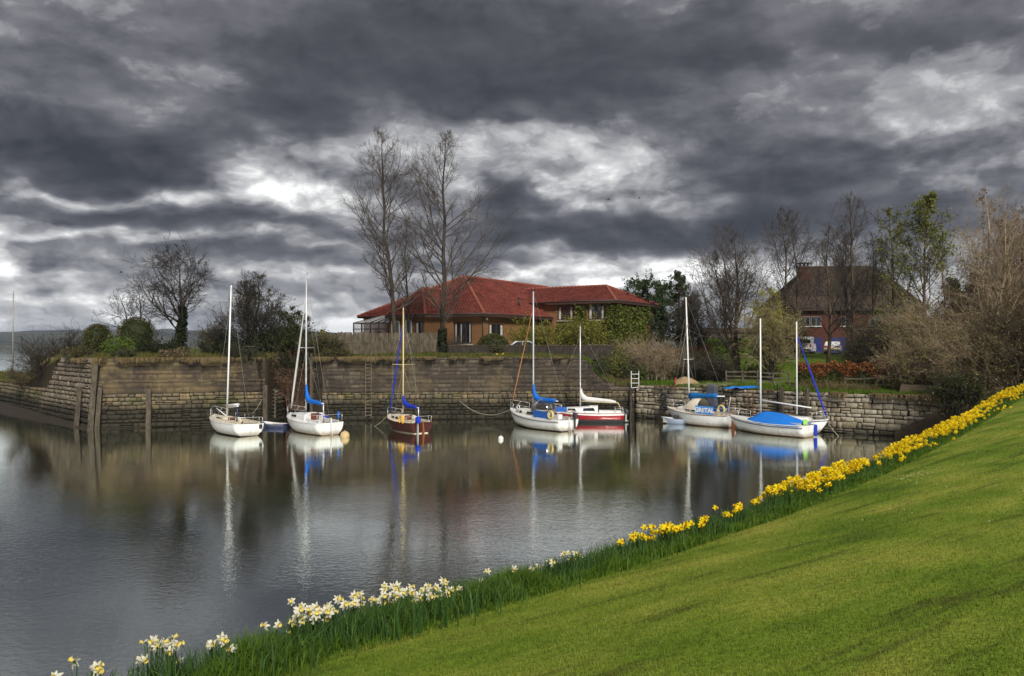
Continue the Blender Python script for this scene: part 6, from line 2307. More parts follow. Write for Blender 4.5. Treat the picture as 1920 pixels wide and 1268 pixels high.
def lifelines(root, h, ts, ht=.50, z2=.27):
    for sd in (1, -1):
        for t in ts[1:-1]:
            MB().tube([h.pt(t, sd) + Vector((0, -.05 * sd, 0)), h.pt(t, sd) + Vector((0, -.05 * sd, ht))], .012, 5).build('stanchion', MATS['steel'], root)
        for z in (ht, z2):
            MB().tube([h.pt(t, sd) + Vector((0, -.05 * sd, z)) for t in ts], .007, 3).build('lifeline', MATS['wire'], root)


def sail_cover(root, mx, zb, L, mat, peak=.95, r=.17, rng=None, droop=0.0, name='sail_cover'):
    """furled mainsail under its cover, from a peak up the mast to the boom end"""
    rng = rng or random.Random(3)
    path = [(mx - .01, zb + peak, .085), (mx - .03, zb + peak * .72, .12), (mx - .10, zb + peak * .45, .17), (mx - .24, zb + peak * .22 + .05, r + .05), (mx - .50, zb + .10, r + .03),
            (mx - L * .42, zb + .07, r), (mx - L * .62, zb + .06 - droop * .3, r * .85), (mx - L * .82, zb + .05 - droop * .6, r * .7), (mx - L * .97, zb + .03 - droop, r * .45)]
    rings = []
    for i, (x, z, rr) in enumerate(path):
        j0, j1 = path[max(0, i - 1)], path[min(len(path) - 1, i + 1)]
        d = Vector((j1[0] - j0[0], 0, j1[1] - j0[1])).normalized()
        n = Vector((0, 1, 0)); m = d.cross(n)
        rings.append([Vector((x, 0, z)) + n * (math.cos(a) * rr * .72 * rng.uniform(.82, 1.12)) + m * (math.sin(a) * rr * rng.uniform(.85, 1.15)) for a in [2 * math.pi * k / 10 for k in range(10)]])
    MB().loft(rings).build(name, MATS[mat], root)


def outboard(root, loc, mat='engine_dark', s=1.0, leg='steel'):
    x, y, z = loc
    mb = MB()
    rings = []
    for zz, a, b in ((0, .13, .10), (.04, .17, .125), (.22, .18, .13), (.32, .15, .11), (.35, .08, .06)):
        rings.append([(x - .05 + a * s * math.cos(t) * (1.25 if math.cos(t) < 0 else 1), y + b * s * math.sin(t), z + zz * s) for t in [2 * math.pi * k / 10 for k in range(10)]])
    mb.loft(rings)
    o = mb.build('outboard_cowl', MATS[mat], root)
    m2 = MB()
    m2.box((x - .03, y, z - .30 * s), (.12 * s, .07 * s, .62 * s), bev=.015)
    m2.box((x - .08, y, z - .60 * s), (.30 * s, .05 * s, .06 * s), bev=.012)
    m2.build('outboard_leg', MATS[leg], root)
    m3 = MB()
    m3.tube([(x + .08, y, z + .10 * s), (x + .50 * s, y + .05, z + .20 * s)], .02, 6)
    m3.build('outboard_tiller', MATS['engine_dark'], root)


def rudder(root, h, mat, top=.25, w=.26, tiller='teak', down=-.30):
    x = -h.L / 2
    z1 = h.sheer(0) + top
    mb = MB()
    P = [(x + .00, z1), (x - .10, z1 + .02), (x - .16, z1 - .25), (x - w, .15), (x - w - .06, down), (x + .02, down)]
    V = [(a, y, z) for y in (-.022, .022) for a, z in P]
    n = len(P)
    mb.add(V, [tuple(range(n)), tuple(range(n, 2 * n))[::-1]] + [(i, (i + 1) % n, n + (i + 1) % n, n + i) for i in range(n)])
    mb.build('rudder', MATS[mat], root)
    if tiller:
        MB().tube([(x - .05, 0, z1 - .05), (x + .45, 0.02, z1 + .10), (x + .95, .05, z1 + .12)], [.026, .022, .016], 6).build('tiller', MATS[tiller], root)


def ring_buoy(root, c, mat, r=.26, k=.065, axis='x', arc=1.0, name='lifebuoy'):
    pts = []
    n = 18
    for i in range(n + 1):
        a = 2 * math.pi * arc * i / n + (math.pi * 1.5 + math.pi * (1 - arc) if arc < 1 else 0)
        if axis == 'y':
            pts.append((c[0] + r * math.cos(a), c[1], c[2] + r * math.sin(a)))
        else:
            pts.append((c[0], c[1] + r * math.cos(a), c[2] + r * math.sin(a)))
    MB().tube(pts, k, 7, cap=arc < 1).build(name, MATS[mat], root)


def lettering(root, text, size, origin, ex, ez, mat, name='lettering', ext=.004, bold=0.0):
    """words as raised letters; ex runs along the line, ez up"""
    cu = bpy.data.curves.new(name, 'FONT')
    cu.body = text
    cu.size = size
    cu.align_x, cu.align_y = 'CENTER', 'CENTER'
    cu.extrude = ext
    cu.offset = bold
    cu.resolution_u = 3
    to = bpy.data.objects.new('tmp', cu)
    COL.objects.link(to)
    bpy.context.view_layer.update()
    me = bpy.data.meshes.new_from_object(to.evaluated_get(bpy.context.evaluated_depsgraph_get()))
    bpy.data.objects.remove(to)
    me.name = name
    me.materials.clear()
    me.materials.append(MATS[mat])
    ex, ez = Vector(ex).normalized(), Vector(ez).normalized()
    ey = ex.cross(ez)
    o = bpy.data.objects.new(name, me)
    M = Matrix((ex, ez, ey)).transposed().to_4x4()       # letters lie in x,z, face along ex x ez
    o.matrix_local = Matrix.Translation(Vector(origin)) @ M
    link(o, root)
    return o


def rig(root, h, mx, mast_top, mast_mat, r=.055, spreader=.52, sp_w=.55, forestay=None, base=None, shroud_t=None, backstay=True, lean=0.0):
    zb = base if base is not None else h.sheer(.55)
    spar(root, 'mast', (mx, 0, zb), (mx - lean, 0, mast_top), r, r * .72, mast_mat, 8)
    zs = zb + (mast_top - zb) * spreader
    xs = mx - lean * spreader
    if spreader:
        MB().tube([(xs - .06, sp_w, zs + .03), (xs, 0, zs), (xs - .06, -sp_w, zs + .03)], .016, 5).build('spreader', MATS[mast_mat], root)
    ht = zb + (mast_top - zb) * .86
    t = shroud_t if shroud_t is not None else (mx + h.L / 2) / h.L - .03
    for sd in (1, -1):
        c = h.pt(t, sd) + Vector((0, -.04 * sd, 0))
        if spreader:
            wires(root, 'shroud', [[c, (xs - .06, sp_w * sd, zs + .03), (mx - lean * .86, 0, ht)]], .008)
        wires(root, 'lower_shroud', [[h.pt(t - .05, sd) + Vector((0, -.04 * sd, 0)), (xs, 0, zs - .1)]], .008)
    if backstay:
        wires(root, 'backstay', [[(-h.L / 2 + .05, 0, h.sheer(0)), (mx - lean, 0, mast_top - .05)]], .008)
    stem = Vector((h.x(1) - .05, 0, h.sheer(1) + .03))
    top = Vector((mx - lean * .86 + .02, 0, ht))
    if forestay:
        mat, rr = forestay
        n = 10
        MB().tube([stem.lerp(top, .04 + .93 * i / n) for i in range(n + 1)], [rr * (.55 + .45 * math.sin(math.pi * min(1, .2 + i / n))) for i in range(n + 1)], 7).build('furled_jib', MATS[mat], root)
        MB().tube([stem.lerp(top, .015), stem.lerp(top, .04)], [.06, .06], 8).build('furling_drum', MATS['engine_dark'], root)
    wires(root, 'forestay', [[stem, top]], .008)
    MB().tube([(mx - lean, 0, mast_top), (mx - lean + .03, .0, mast_top + .32)], .006, 3).build('aerial', MATS['wire'], root)
    m = MB()
    m.tube([(mx - lean, -.0, mast_top + .02), (mx - lean - .16, 0, mast_top + .10)], .008, 3)
    m.box((mx - lean - .18, 0, mast_top + .11), (.12, .012, .05))
    m.build('wind_vane', MATS['engine_dark'], root)


GB = 'sailing boats moored in the harbour basin'


def place(stern_u, stern_Y, phi, L, dz=0):
    """boat centre from the pixel column of its transom, its distance and its heading"""
    x = (stern_u - CX) / FPX * stern_Y
    return (x + L / 2 * math.cos(R(phi)), stern_Y + L / 2 * math.sin(R(phi)), dz)


def boat(label, loc, phi, roll=0.0):
    t = thing('sailing_boat', label, 'sailing boat', loc, R(phi), GB)
    t.rotation_euler = (R(roll), 0, R(phi))
    return t


def boats():
    rng = random.Random(9)
    # 1 ---- open white boat, bare mast, white boom
    L = 6.3
    b = boat('white sailing boat with white boom and open tan cockpit, nearest the timber posts', place(468, 49.0, 131, L), 131, roll=2)
    h = Hull(L, 2.3, .98, .80, tw=.80)
    h.build(b, 'white_gel', 'white_gel', 'antifoul_dark', foul_z=.05)
    h.deck(b, 'cream_gel', .03, .46, .70, inner='cream_gel')
    h.cabin(b, 'cream_gel', .47, .72, .62, .24, .16, wins=((.15, .8),), hatch='wood_brown')
    rig(b, h, .75, 9.9, 'white_spar', .062, spreader=0, base=1.0, lean=-.12)
    spar(b, 'boom', (.72, 0, 1.62), (-2.0, .35, 1.86), .05, .045, 'white_spar')
    mb = MB(); mb.loft([[(x, y0 + .15 * math.cos(a), z + .09 * math.sin(a) + .10) for a in [2 * math.pi * k / 8 for k in range(8)]] for x, y0, z in ((.72, 0, 1.62), (-.1, .1, 1.70), (-1.0, .22, 1.78), (-1.9, .34, 1.86))])
    mb.build('furled_sail', MATS['white_sail'], b)
    MB().tube([(-1.9, .34, 1.82), (-1.9, .34, .75)], .035, 6).build('boom_crutch', MATS['stripe_blue'], b)
    pulpit(b, h, .84); pulpit(b, h, .14, 'pushpit', .40, bow=False)
    lifelines(b, h, [.14, .34, .55, .72, .84], .40, .22)
    spar(b, 'bow_roller_arm', (1.9, .3, 1.5), (.75, .05, 1.05), .03, .03, 'white_spar')
    mk = MB()
    for i in range(7):
        mk.box((-L / 2 + .045, .34 - i * .075, .56), (.012, .045, .085 if i % 2 else .07))
    mk.build('name_mark', MATS['letter_blue'], b)
    mk = MB()
    for i in range(6):
        mk.box((-L / 2 + .075, .10 - i * .06, .36), (.012, .04, .04))
    mk.build('port_mark', MATS['letter_red'], b)
    MB().box((-L / 2 - .02, -.72, .62), (.10, .20, .26), bev=.02).build('engine_bracket', MATS['engine_dark'], b)
    # 2 ---- white boat, blue sail cover, furled jib
    L = 6.4
    b = boat('white sailing boat with blue sail cover, furled white jib and brown cabin door', place(620, 49.6, 129, L), 129)
    h = Hull(L, 2.45, 1.02, .82, tw=.74, full=.55)
    h.build(b, 'white_gel', 'white_gel', 'antifoul_brown', foul_z=.06)
    h.deck(b, 'white_gel', .03, .36, .62)
    h.cabin(b, 'white_gel', .37, .76, .78, .50, .26, wins=((.50, .80),), win_h=(.30, .70))
    rig(b, h, .55, 10.6, 'alloy', .062, base=1.4, spreader=.46, forestay=('white_sail', .075))
    spar(b, 'boom', (.5, 0, 1.95), (-2.2, 0, 1.98), .045, .045, 'alloy')
    sail_cover(b, .52, 1.95, 2.5, 'blue_cover', 1.15, .17, rng)
    spar(b, 'boom_gallows', (-2.15, 0, 1.96), (-2.2, 0, .85), .04, .04, 'alloy')
    pulpit(b, h, .82); pulpit(b, h, .16, 'pushpit', .50, bow=False)
    rudder(b, h, 'white_gel', .30, .30)
    MB().box((-2.75, -.78, 1.25), (.13, .13, .42), bev=.03).build('danbuoy_bag', MATS['blue_cover'], b)
    MB().box((-3.02, -.70, .48), (.03, .30, .34), bev=.01).build('outboard_pad', MATS['engine_dark'], b)
    spar(b, 'covered_tiller', (-3.1, .08, 1.16), (-2.2, .3, 1.30), .05, .04, 'blue_deep')
    mk = MB()
    for i in range(5):
        mk.box((-L / 2 + .045, .60 - i * .10 - (.18 if i else 0), .56), (.012, .055, .075))
    mk.build('name_mark', MATS['letter_blue'], b)
    # 3 ---- brown hull
    L = 4.9
    b = boat('dark red-brown sailing boat with yellow mast and deep blue sail cover', place(792, 50.6, 125, L), 125)
    h = Hull(L, 2.0, .92, .72, tw=.76)
    h.build(b, 'maroon_gel', 'maroon_gel', 'cream_gel', foul_z=.05)
    h.deck(b, 'cream_gel', .03, .40, .58, inner='cream_gel')
    h.cabin(b, 'cream_gel', .41, .76, .62, .36, .22, wins=((.2, .42), (.52, .72)), win_h=(.25, .7))
    rig(b, h, .30, 8.4, 'yellow_spar', .055, base=1.15, spreader=.46, sp_w=.85, forestay=('blue_deep', .055))
    spar(b, 'boom', (.28, 0, 1.62), (-1.9, 0, 1.66), .04, .04, 'alloy')
    sail_cover(b, .28, 1.62, 2.1, 'blue_deep', .72, .15, rng)
    spar(b, 'boom_gallows', (-1.9, 0, 1.66), (-1.95, 0, .75), .035, .035, 'alloy')
    pulpit(b, h, .82, ht=.46); pulpit(b, h, .14, 'pushpit', .42, bow=False)
    rudder(b, h, 'wood_rust', .10, .26)
    outboard(b, (-L / 2 - .12, .42, .72), 'blue_deep', 1.25)
    ring_buoy(b, (-1.35, .98, .84), 'ring_yellow', .26, .075, 'y', .72)
    # 4 ---- white boat with perspex dome
    L = 6.5
    b = boat('white sailing boat with clear spray dome, blue side cloth and pale yellow lifebuoy', place(1066, 51.8, 127, L), 127)
    h = Hull(L, 2.45, 1.15, .78, tw=.72)
    h.build(b, 'white_gel', 'white_gel', 'antifoul_dark', foul_z=.06)
    lb = MB()
    for sd in (1, -1):
        lb.tube([h.pt(t / 16, sd, h.sheer(t / 16) - .13, .008) for t in range(17)], .022, 4)
    lb.build('gunwale_line', MATS['stripe_dark'], b)
    h.deck(b, 'white_gel', .03, .36, .66)
    h.cabin(b, 'deck_white', .37, .78, .80, .44, .26, wins=((.10, .46), (.66, .76)), win_h=(.28, .80))
    ring_buoy(b, (1.45, .66, 1.36), 'white_gel', .15, .035, 'y', name='porthole_rim')
    rig(b, h, .55, 9.65, 'alloy', .066, base=1.4, spreader=0, forestay=('rope_orange', .045))
    spar(b, 'boom', (.5, 0, 1.86), (-2.15, 0, 1.98), .045, .045, 'alloy')
    sail_cover(b, .52, 1.86, 2.55, 'blue_cover', 1.15, .19, rng, droop=-.14)
    # dome
    mb = MB(); rings = []
    for i in range(6):
        a = math.pi / 2 * i / 6
        rings.append([(-.55 + 1.0 * math.cos(a) * math.cos(q), .80 * math.cos(a) * math.sin(q), 1.28 + .78 * math.sin(a)) for q in [2 * math.pi * k / 16 for k in range(16)]])
    mb.loft(rings, caps=False); mb.build('spray_dome', MATS['perspex'], b)
    mb = MB()
    for a in (0, math.pi / 2):
        mb.tube([(-.55 + 1.0 * math.cos(q) * math.cos(a), .80 * math.cos(q) * math.sin(a), 1.28 + .78 * math.sin(q)) for q in [math.pi * k / 12 for k in range(13)]], .012, 4)
    mb.build('dome_frame', MATS['steel'], b)
    mb = MB()
    mb.add([(-.75, 1.06, .86), (-2.25, .98, .84), (-2.25, 1.0, 1.30), (-.75, 1.08, 1.34), (-.75, 1.03, .86), (-2.25, .95, .84), (-2.25, .97, 1.30), (-.75, 1.05, 1.34)],
           [(0, 1, 2, 3), (7, 6, 5, 4), (0, 4, 5, 1), (3, 2, 6, 7), (1, 5, 6, 2), (0, 3, 7, 4)])
    mb.build('side_cloth', MATS['blue_dodger'], b)
    ring_buoy(b, (-2.5, .96, 1.12), 'ring_pale', .25, .065, 'y')
    pulpit(b, h, .80, ht=.60); pulpit(b, h, .13, 'pushpit', .52, bow=False)
    lifelines(b, h, [.36, .55, .80], .50, .27)
    rudder(b, h, 'white_gel', .12, .3)
    outboard(b, (-L / 2 - .10, -.45, .88), 'engine_dark', 1.1, 'engine_dark')
    MB().box((-2.95, .55, 1.0), (.30, .34, .34), bev=.05).build('fender_box', MATS['white_gel'], b)
    # 5 ---- red boat
    L = 5.5
    b = boat('red and white sailing boat with white sail cover, close under the quay', (5.75, 58.5, 0), 174)
    h = Hull(L, 2.1, .92, .74, tw=.66, rake=.5)
    h.build(b, 'red_gel', 'white_gel', 'antifoul_dark', stripe_h=.16, foul_z=.24)
    h.deck(b, 'white_gel', .04, .34, .52)
    h.cabin(b, 'white_gel', .36, .84, .72, .52, .22, wins=((.08, .42), (.62, .86)), win_h=(.30, .78))
    rig(b, h, .55, 7.3, 'alloy', .055, base=1.2, spreader=0)
    spar(b, 'boom', (.5, 0, 1.55), (-2.3, 0, 1.45), .04, .04, 'yellow_spar')
    sail_cover(b, .52, 1.60, 2.75, 'white_sail', .90, .16, rng, droop=.12)
    MB().tube([(-2.3, 0, 1.45), (-2.55, 0, .9)], .03, 5).build('boom_crutch', MATS['yellow_spar'], b)
    pulpit(b, h, .86, ht=.42); pulpit(b, h, .12, 'pushpit', .36, bow=False)
    outboard(b, (-L / 2 - .10, .3, .66), 'engine_dark', .9)
    mb = MB(); mb.box((2.0, .62, .98), (.9, .05, .34)); mb.build('bow_cloth', MATS['blue_dodger'], b)
    # 6 ---- lettered boat
    L = 5.8
    b = boat('white sailing boat with a name in white letters on its blue side cloth', place(1372, 54.2, 129, L), 129)
    h = Hull(L, 2.2, 1.12, .86, tw=.52, rake=.75)
    h.build(b, 'white_gel', 'stripe_red', 'antifoul_brown', stripe_h=.035, foul_z=.08)
    h.deck(b, 'cream_gel', .04, .36, .52, inner='cream_gel')
    h.cabin(b, 'white_gel', .38, .76, .64, .42, .26, wins=((.18, .38), (.46, .64)), win_h=(.32, .76))
    rig(b, h, .80, 9.4, 'white_spar', .065, base=1.4, spreader=.42, sp_w=.6, lean=-.30)
    wires(b, 'jib_halyard', [[(2.5, .1, 1.15), (.9, .05, 7.4)], [(2.2, -.2, 1.1), (.85, 0, 6.5)]], .014, 'rope')
    spar(b, 'boom', (.75, 0, 2.05), (-2.3, 0, 2.18), .045, .045, 'white_spar')
    # loose flat cover over the boom
    mb = MB(); rings = []
    for i in range(9):
        q = i / 8
        x = .78 - 2.45 * q
        hgt, dr = .34 - .10 * q + .05 * math.sin(9 * q), .10 * math.sin(7 * q)
        z = 2.12 + .10 * q
        rings.append([(x, .17 * c_, z + .08 + (hgt * .5) * s_ - .12) for c_, s_ in ((0, 1.25), (.7, .8), (1, -.1), (.8, -1.2 - dr), (-.8, -1.2 - dr), (-1, -.1), (-.7, .8))])
    mb.loft(rings); mb.build('sail_cover', MATS['blue_teal'], b)
    # hoop sprayhood
    mb = MB(); rings = []
    for i, (x, sc_) in enumerate(((.70, .82), (.35, 1.0), (-.10, 1.04), (-.42, 1.0))):
        rings.append([(x + (.30 * (1 - math.sin(q)) if i == 0 else 0), .72 * sc_ * math.cos(q), 1.12 + .80 * sc_ * math.sin(q) * (.72 if i == 0 else 1)) for q in [math.pi * k / 12 for k in range(13)]])
    mb.loft(rings, closed=False, caps=False)
    mb.build('spray_hood', MATS['cream_gel'], b)
    c1, c2 = (-.50, .98, .92), (-1.95, .86, .88)
    mb = MB()
    mb.add([c1, c2, (c2[0], c2[1] + .02, 1.44), (c1[0], c1[1] + .02, 1.48), (c1[0], c1[1] - .03, c1[2]), (c2[0], c2[1] - .03, c2[2]), (c2[0], c2[1] - .01, 1.44), (c1[0], c1[1] - .01, 1.48)],
           [(0, 1, 2, 3), (7, 6, 5, 4), (0, 4, 5, 1), (3, 2, 6, 7), (1, 5, 6, 2), (0, 3, 7, 4)])
    cl = mb.build('side_cloth', MATS['blue_sign'], b)
    ex = Vector((c2[0] - c1[0], c2[1] - c1[1], -.03)).normalized()
    ez = Vector((0, .02, .56)).normalized()
    mid = Vector(((c1[0] + c2[0]) / 2, (c1[1] + c2[1]) / 2 + .022, 1.16))
    lettering(cl, 'GRETAL', .44, mid, ex, ez, 'letter_white', bold=.016)
    pulpit(b, h, .80, ht=.56); pulpit(b, h, .12, 'pushpit', .50, bow=False)
    lifelines(b, h, [.12, .34], .5, .27)
    rudder(b, h, 'wood_rust', .28, .24)
    ring_buoy(b, (-2.45, .62, 1.30), 'ring_pale', .26, .075, 'y', .75)
    mb = MB(); mb.box((-1.5, -.75, 1.2), (1.1, .05, .40)); mb.build('far_side_cloth', MATS['blue_dodger'], b)
    spar(b, 'flag_staff', (-2.7, .2, 1.0), (-2.95, .2, 2.2), .02, .016, 'white_spar')
    # 7 ---- tarpaulin boat
    L = 6.1
    b = boat('white sailing boat with a bright blue tarpaulin over its cabin and cockpit', place(1518, 48.4, 127, L), 127)
    h = Hull(L, 2.2, 1.0, .78, tw=.74, rake=.65)
    h.build(b, 'white_gel', 'white_gel', 'antifoul_brown', foul_z=.06)
    lb = MB()
    for sd in (1, -1):
        lb.tube([h.pt(t / 16, sd, h.sheer(t / 16) - .16, .006) for t in range(17)], .026, 4)
    lb.build('hull_band', MATS['stripe_blue'], b)
    h.deck(b, 'deck_white', .04, .36, .55)
    rig(b, h, .55, 7.6, 'white_spar', .062, base=1.2, spreader=0, backstay=False)
    spar(b, 'boom', (.5, .0, 2.15), (-2.6, -.9, 1.80), .045, .04, 'white_spar')
    mb = MB(); rings = []
    rg = random.Random(4)
    for i in range(13):
        q = i / 12
        t = .70 - .66 * q
        x = h.x(t)
        ridge = h.sheer(t) + float(np.interp(q, [0, .10, .22, .60, .80, 1], [.08, .36, .66, .64, .42, .14]))
        hw = h.half(t) + .03
        ring = []
        for k in range(13):
            a = -1 + 2 * k / 12
            zz = h.sheer(t) - .04 + (ridge - h.sheer(t) + .04) * (1 - abs(a) ** 1.15) + .05 * math.sin(4 * abs(a) + 9 * q) * (1 - abs(a)) * abs(a) * 3 + rg.uniform(-.03, .03)
            ring.append((x + rg.uniform(-.02, .02), hw * a, zz))
        rings.append(ring)
    mb.loft(rings, closed=False, caps=False)
    mb.add(rings[-1], [tuple(range(13))]); mb.add(rings[0], [tuple(range(13))[::-1]])
    tp = mb.build('tarpaulin', MATS['blue_tarp'], b)
    tm = tp.modifiers.new('thick', 'SOLIDIFY'); tm.thickness = .012
    MB().box((-L / 2 + .10, .35, .98), (.16, .42, .40), bev=.08).build('lime_bag', MATS['lime'], b)
    MB().box((-L / 2 - .06, -.55, .42), (.16, .22, .75), bev=.05).build('covered_outboard', MATS['blue_deep'], b)
    pulpit(b, h, .80, ht=.46)
    # 8 ---- boat behind it
    L = 5.5
    b = boat('white sailing boat with blue furled jib, half hidden behind the blue tarpaulin', (18.45, 51.85, 0), -37)
    h = Hull(L, 1.95, .95, .74, tw=.7)
    h.build(b, 'white_gel', 'stripe_blue', 'antifoul_brown', stripe_h=.10, foul_z=.07)
    h.deck(b, 'deck_white', .04, .34, .55)
    h.cabin(b, 'white_gel', .36, .76, .66, .40, .22, wins=((.15, .45), (.55, .78)), win_h=(.3, .75))
    rig(b, h, .75, 7.4, 'white_spar', .055, base=1.2, spreader=0, forestay=('blue_deep', .065), backstay=False)
    pulpit(b, h, .84, ht=.56)
    # 9 ---- far boat beyond the quay
    L = 7.0
    b = boat('distant boat with one grey mast, moored out beyond the low quay', at(30, 735, 92).xy[:] + (0,), 160)
    h = Hull(L, 2.3, 1.0, .8)
    h.build(b, 'white_gel', 'stripe_blue', 'antifoul_dark')
    h.deck(b, 'deck_white', .05, .34, .6)
    h.cabin(b, 'white_gel', .36, .78, .8, .4, .25)
    rig(b, h, .5, 12.2, 'wire', .08, base=1.3, spreader=.40, sp_w=.9)


boats()


def dinghy(label, loc, phi, L, B, mat, inner, H=.42, extra=None):
    t = thing('rowing_dinghy', label, 'dinghy', loc, R(phi), 'small tenders by the quay')
    h = Hull(L, B, H + .10, H, draft=.12, tw=.72, rake=.3, full=.5)
    o = h.build(t, mat, inner, mat, stripe_h=.05, foul_z=.03)
    c = MB()
    rings = []
    for i in range(9):
        q = .04 + .90 * i / 8
        hw, z = h.half(q) * .9, h.sheer(q)
        rings.append([(h.x(q), hw, z), (h.x(q), hw * .7, .10), (h.x(q), -hw * .7, .10), (h.x(q), -hw, z)])
    c.loft(rings, closed=False, caps=False)
    c.build('inside', MATS[inner], t)
    for q in (.22, .55):
        MB().box((h.x(q), 0, h.sheer(q) - .10), (.24, h.half(q) * 1.75, .03)).build('thwart', MATS['teak'], t)
    if extra: extra(t, h)
    return t


dinghy('grey-blue rowing dinghy tied up at the bow of the lettered boat', (12.25, 57.0, 0), 172, 2.35, 1.1, 'dinghy_blue', 'deck_white',
       extra=lambda t, h: MB().box((.1, .1, .52), (.34, .3, .26), bev=.06).build('bailer_bag', MATS['engine_dark'], t))
dinghy('navy and white inflatable dinghy between the bramble gap ladder and the white boats', (-16.9, 54.6, 0), 160, 2.2, 1.2, 'dinghy_navy', 'white_gel', .30)


def buoy(label, u, v, r, mat, ringm):
    Y = EYE * FPX / (v - VH)
    t = thing('mooring_buoy', label, 'buoy', ((u - CX) / FPX * Y, Y, 0), 0, 'mooring buoys')
    MB().sphere((0, 0, r * .35), r, 16, 10).build('float', MATS[mat], t)
    MB().tube([(.0, .06 * math.cos(a), r * 1.32 + .06 * math.sin(a)) for a in [2 * math.pi * k / 8 for k in range(9)]], .014, 5).build('eye', MATS['steel'], t)


buoy('round tan mooring buoy floating beside the white boat with brown cabin door', 647, 820, .30, 'buoy_tan', 'steel')
buoy('small white mooring buoy in open water left of the domed boat', 939, 824, .17, 'buoy_white', 'steel')


def mooring(label, pts, r=.018, mat='rope'):
    o = MB().tube(pts, r, 4).build('mooring_rope', MATS[mat])
    return tag(o, label, 'rope', 'mooring ropes')


mooring('mooring rope sagging from the grey-brown quay wall to the domed boat', sag(at(862, 752, 60.0), at(960, 766, 57.2), .75, 14))
mooring('mooring rope drooping from the brown boat into the water', sag(at(727, 778, 54.6), at(690, 801, 55.5), .25, 10))
mooring('mooring rope running down from the brambles post to the bare-masted white boat', sag(at(492, 748, 56.6), at(474, 775, 52.5), .1, 8))
mooring('mooring rope slanting into the water below the small right-hand boat', [at(1552, 795, 49.6), at(1572, 819, 49.0)], .02)
mooring('mooring rope from the tan buoy up to the white boat', [at(642, 812, 50.8), at(632, 800, 50.5)], .014)

# ================================================================== ladders, posts and odds and ends on the quay
def face(u, z, out=.12, Y=None):
    """point on the quay face in photograph column u at height z, standing out from the stones"""
    if Y:
        q = at(u, VH, Y); q.z = z
        return q, Vector((1, 0, 0)), Vector((0, -1, 0))
    k = (u - CX) / FPX
    for (ax, ay), (bx, by) in zip(QUAY[:-1], QUAY[1:]):
        # a + t(b-a) with x = k y
        den = (bx - ax) - k * (by - ay)
        if abs(den) < 1e-9:
            continue
        t = (k * ay - ax) / den
        if -1e-6 <= t <= 1 + 1e-6 and abs(ax - bx) > 1.0:
            e = Vector((bx - ax, by - ay, 0)).normalized()
            n = Vector((e.y, -e.x, 0))
            p = Vector((ax + t * (bx - ax), ay + t * (by - ay), z)) + n * (out - .06 * z)
            return p, e, n
    raise ValueError(u)


def ladder(label, u, z0, z1, w, mat, r=.03, step=.28, lean=0.0, out=.12, Y=None):
    p, e, n = face(u, z0, out, Y)
    q, _, _ = face(u, z1, out, Y)
    q = q + e * lean + n * .06 * (z1 - z0)
    p = p + n * .06 * 0
    t = thing('ladder', label, 'ladder', (p.x, p.y, p.z), math.atan2(e.y, e.x), 'ladders on the quay walls')
    h = z1 - z0
    for s in (-1, 1):
        m = MB(); m.bar((s * w / 2, 0, 0), (s * w / 2 + lean, 0, h), .05, .07); m.build('stile', MATS[mat], t)
    k = int(h / step)
    me = MB().bar((-w / 2, 0, 0), (w / 2, 0, 0), .04, .045).build('rung', MATS[mat], me_only=True)
    for i in range(k):
        z = step * (i + .6)
        inst('rung', me, t, (lean * z / h, -.004, z))
    return t


ladder('long dark wooden ladder hung down the tall wall left of the brown boat', 691, .25, 5.25, .44, 'wood_grey', out=.17)
ladder('short bright aluminium ladder standing above the low wall', 1190, 2.2, 3.75, .62, 'aluminium', step=.36, out=.20)
ladder('pale ladder in the bramble gap beside the timber post', 511, .3, 2.55, .42, 'wood_grey', Y=58.2)
ladder('dark timber ladder on the block wall behind the blue tarpaulin boat', 1464, .4, 3.1, .42, 'wood_dark', out=.15)
ladder('thin rusty ladder on the block wall right of the lettered boat', 1408, .3, 2.5, .40, 'bark_reddish', out=.15)


def post(label, u, z0, z1, w, mat, out=.18, lean=(0, 0), d=None, Y=None):
    p, e, n = face(u, z0, out, Y)
    t = thing('timber_post', label, 'post', (p.x, p.y, p.z), math.atan2(e.y, e.x), 'timber posts against the quay')
    h = z1 - z0
    m = MB()
    k = 8
    rings = []
    for i, q in enumerate((0, .3, .7, .97, 1)):
        s = (w / 2) * (1.05 - .12 * q) * (.8 if q == 1 else 1)
        c = (lean[0] * q, lean[1] * q + .06 * 0, h * q)
        rings.append([(c[0] + s * a, c[1] + s * b * (d or 1), c[2]) for a, b in ((-1, -.8), (-.8, -1), (.8, -1), (1, -.8), (1, .8), (.8, 1), (-.8, 1), (-1, .8))])
    m.loft(rings, smooth=False)
    m.build('shaft', MATS[mat], t)
    m = MB(); m.box((lean[0] * .55, lean[1] * .55 - w * .52, h * .55), (.10, .03, .10)); m.build('bolt_plate', MATS['pipe_dark'], t)
    return t


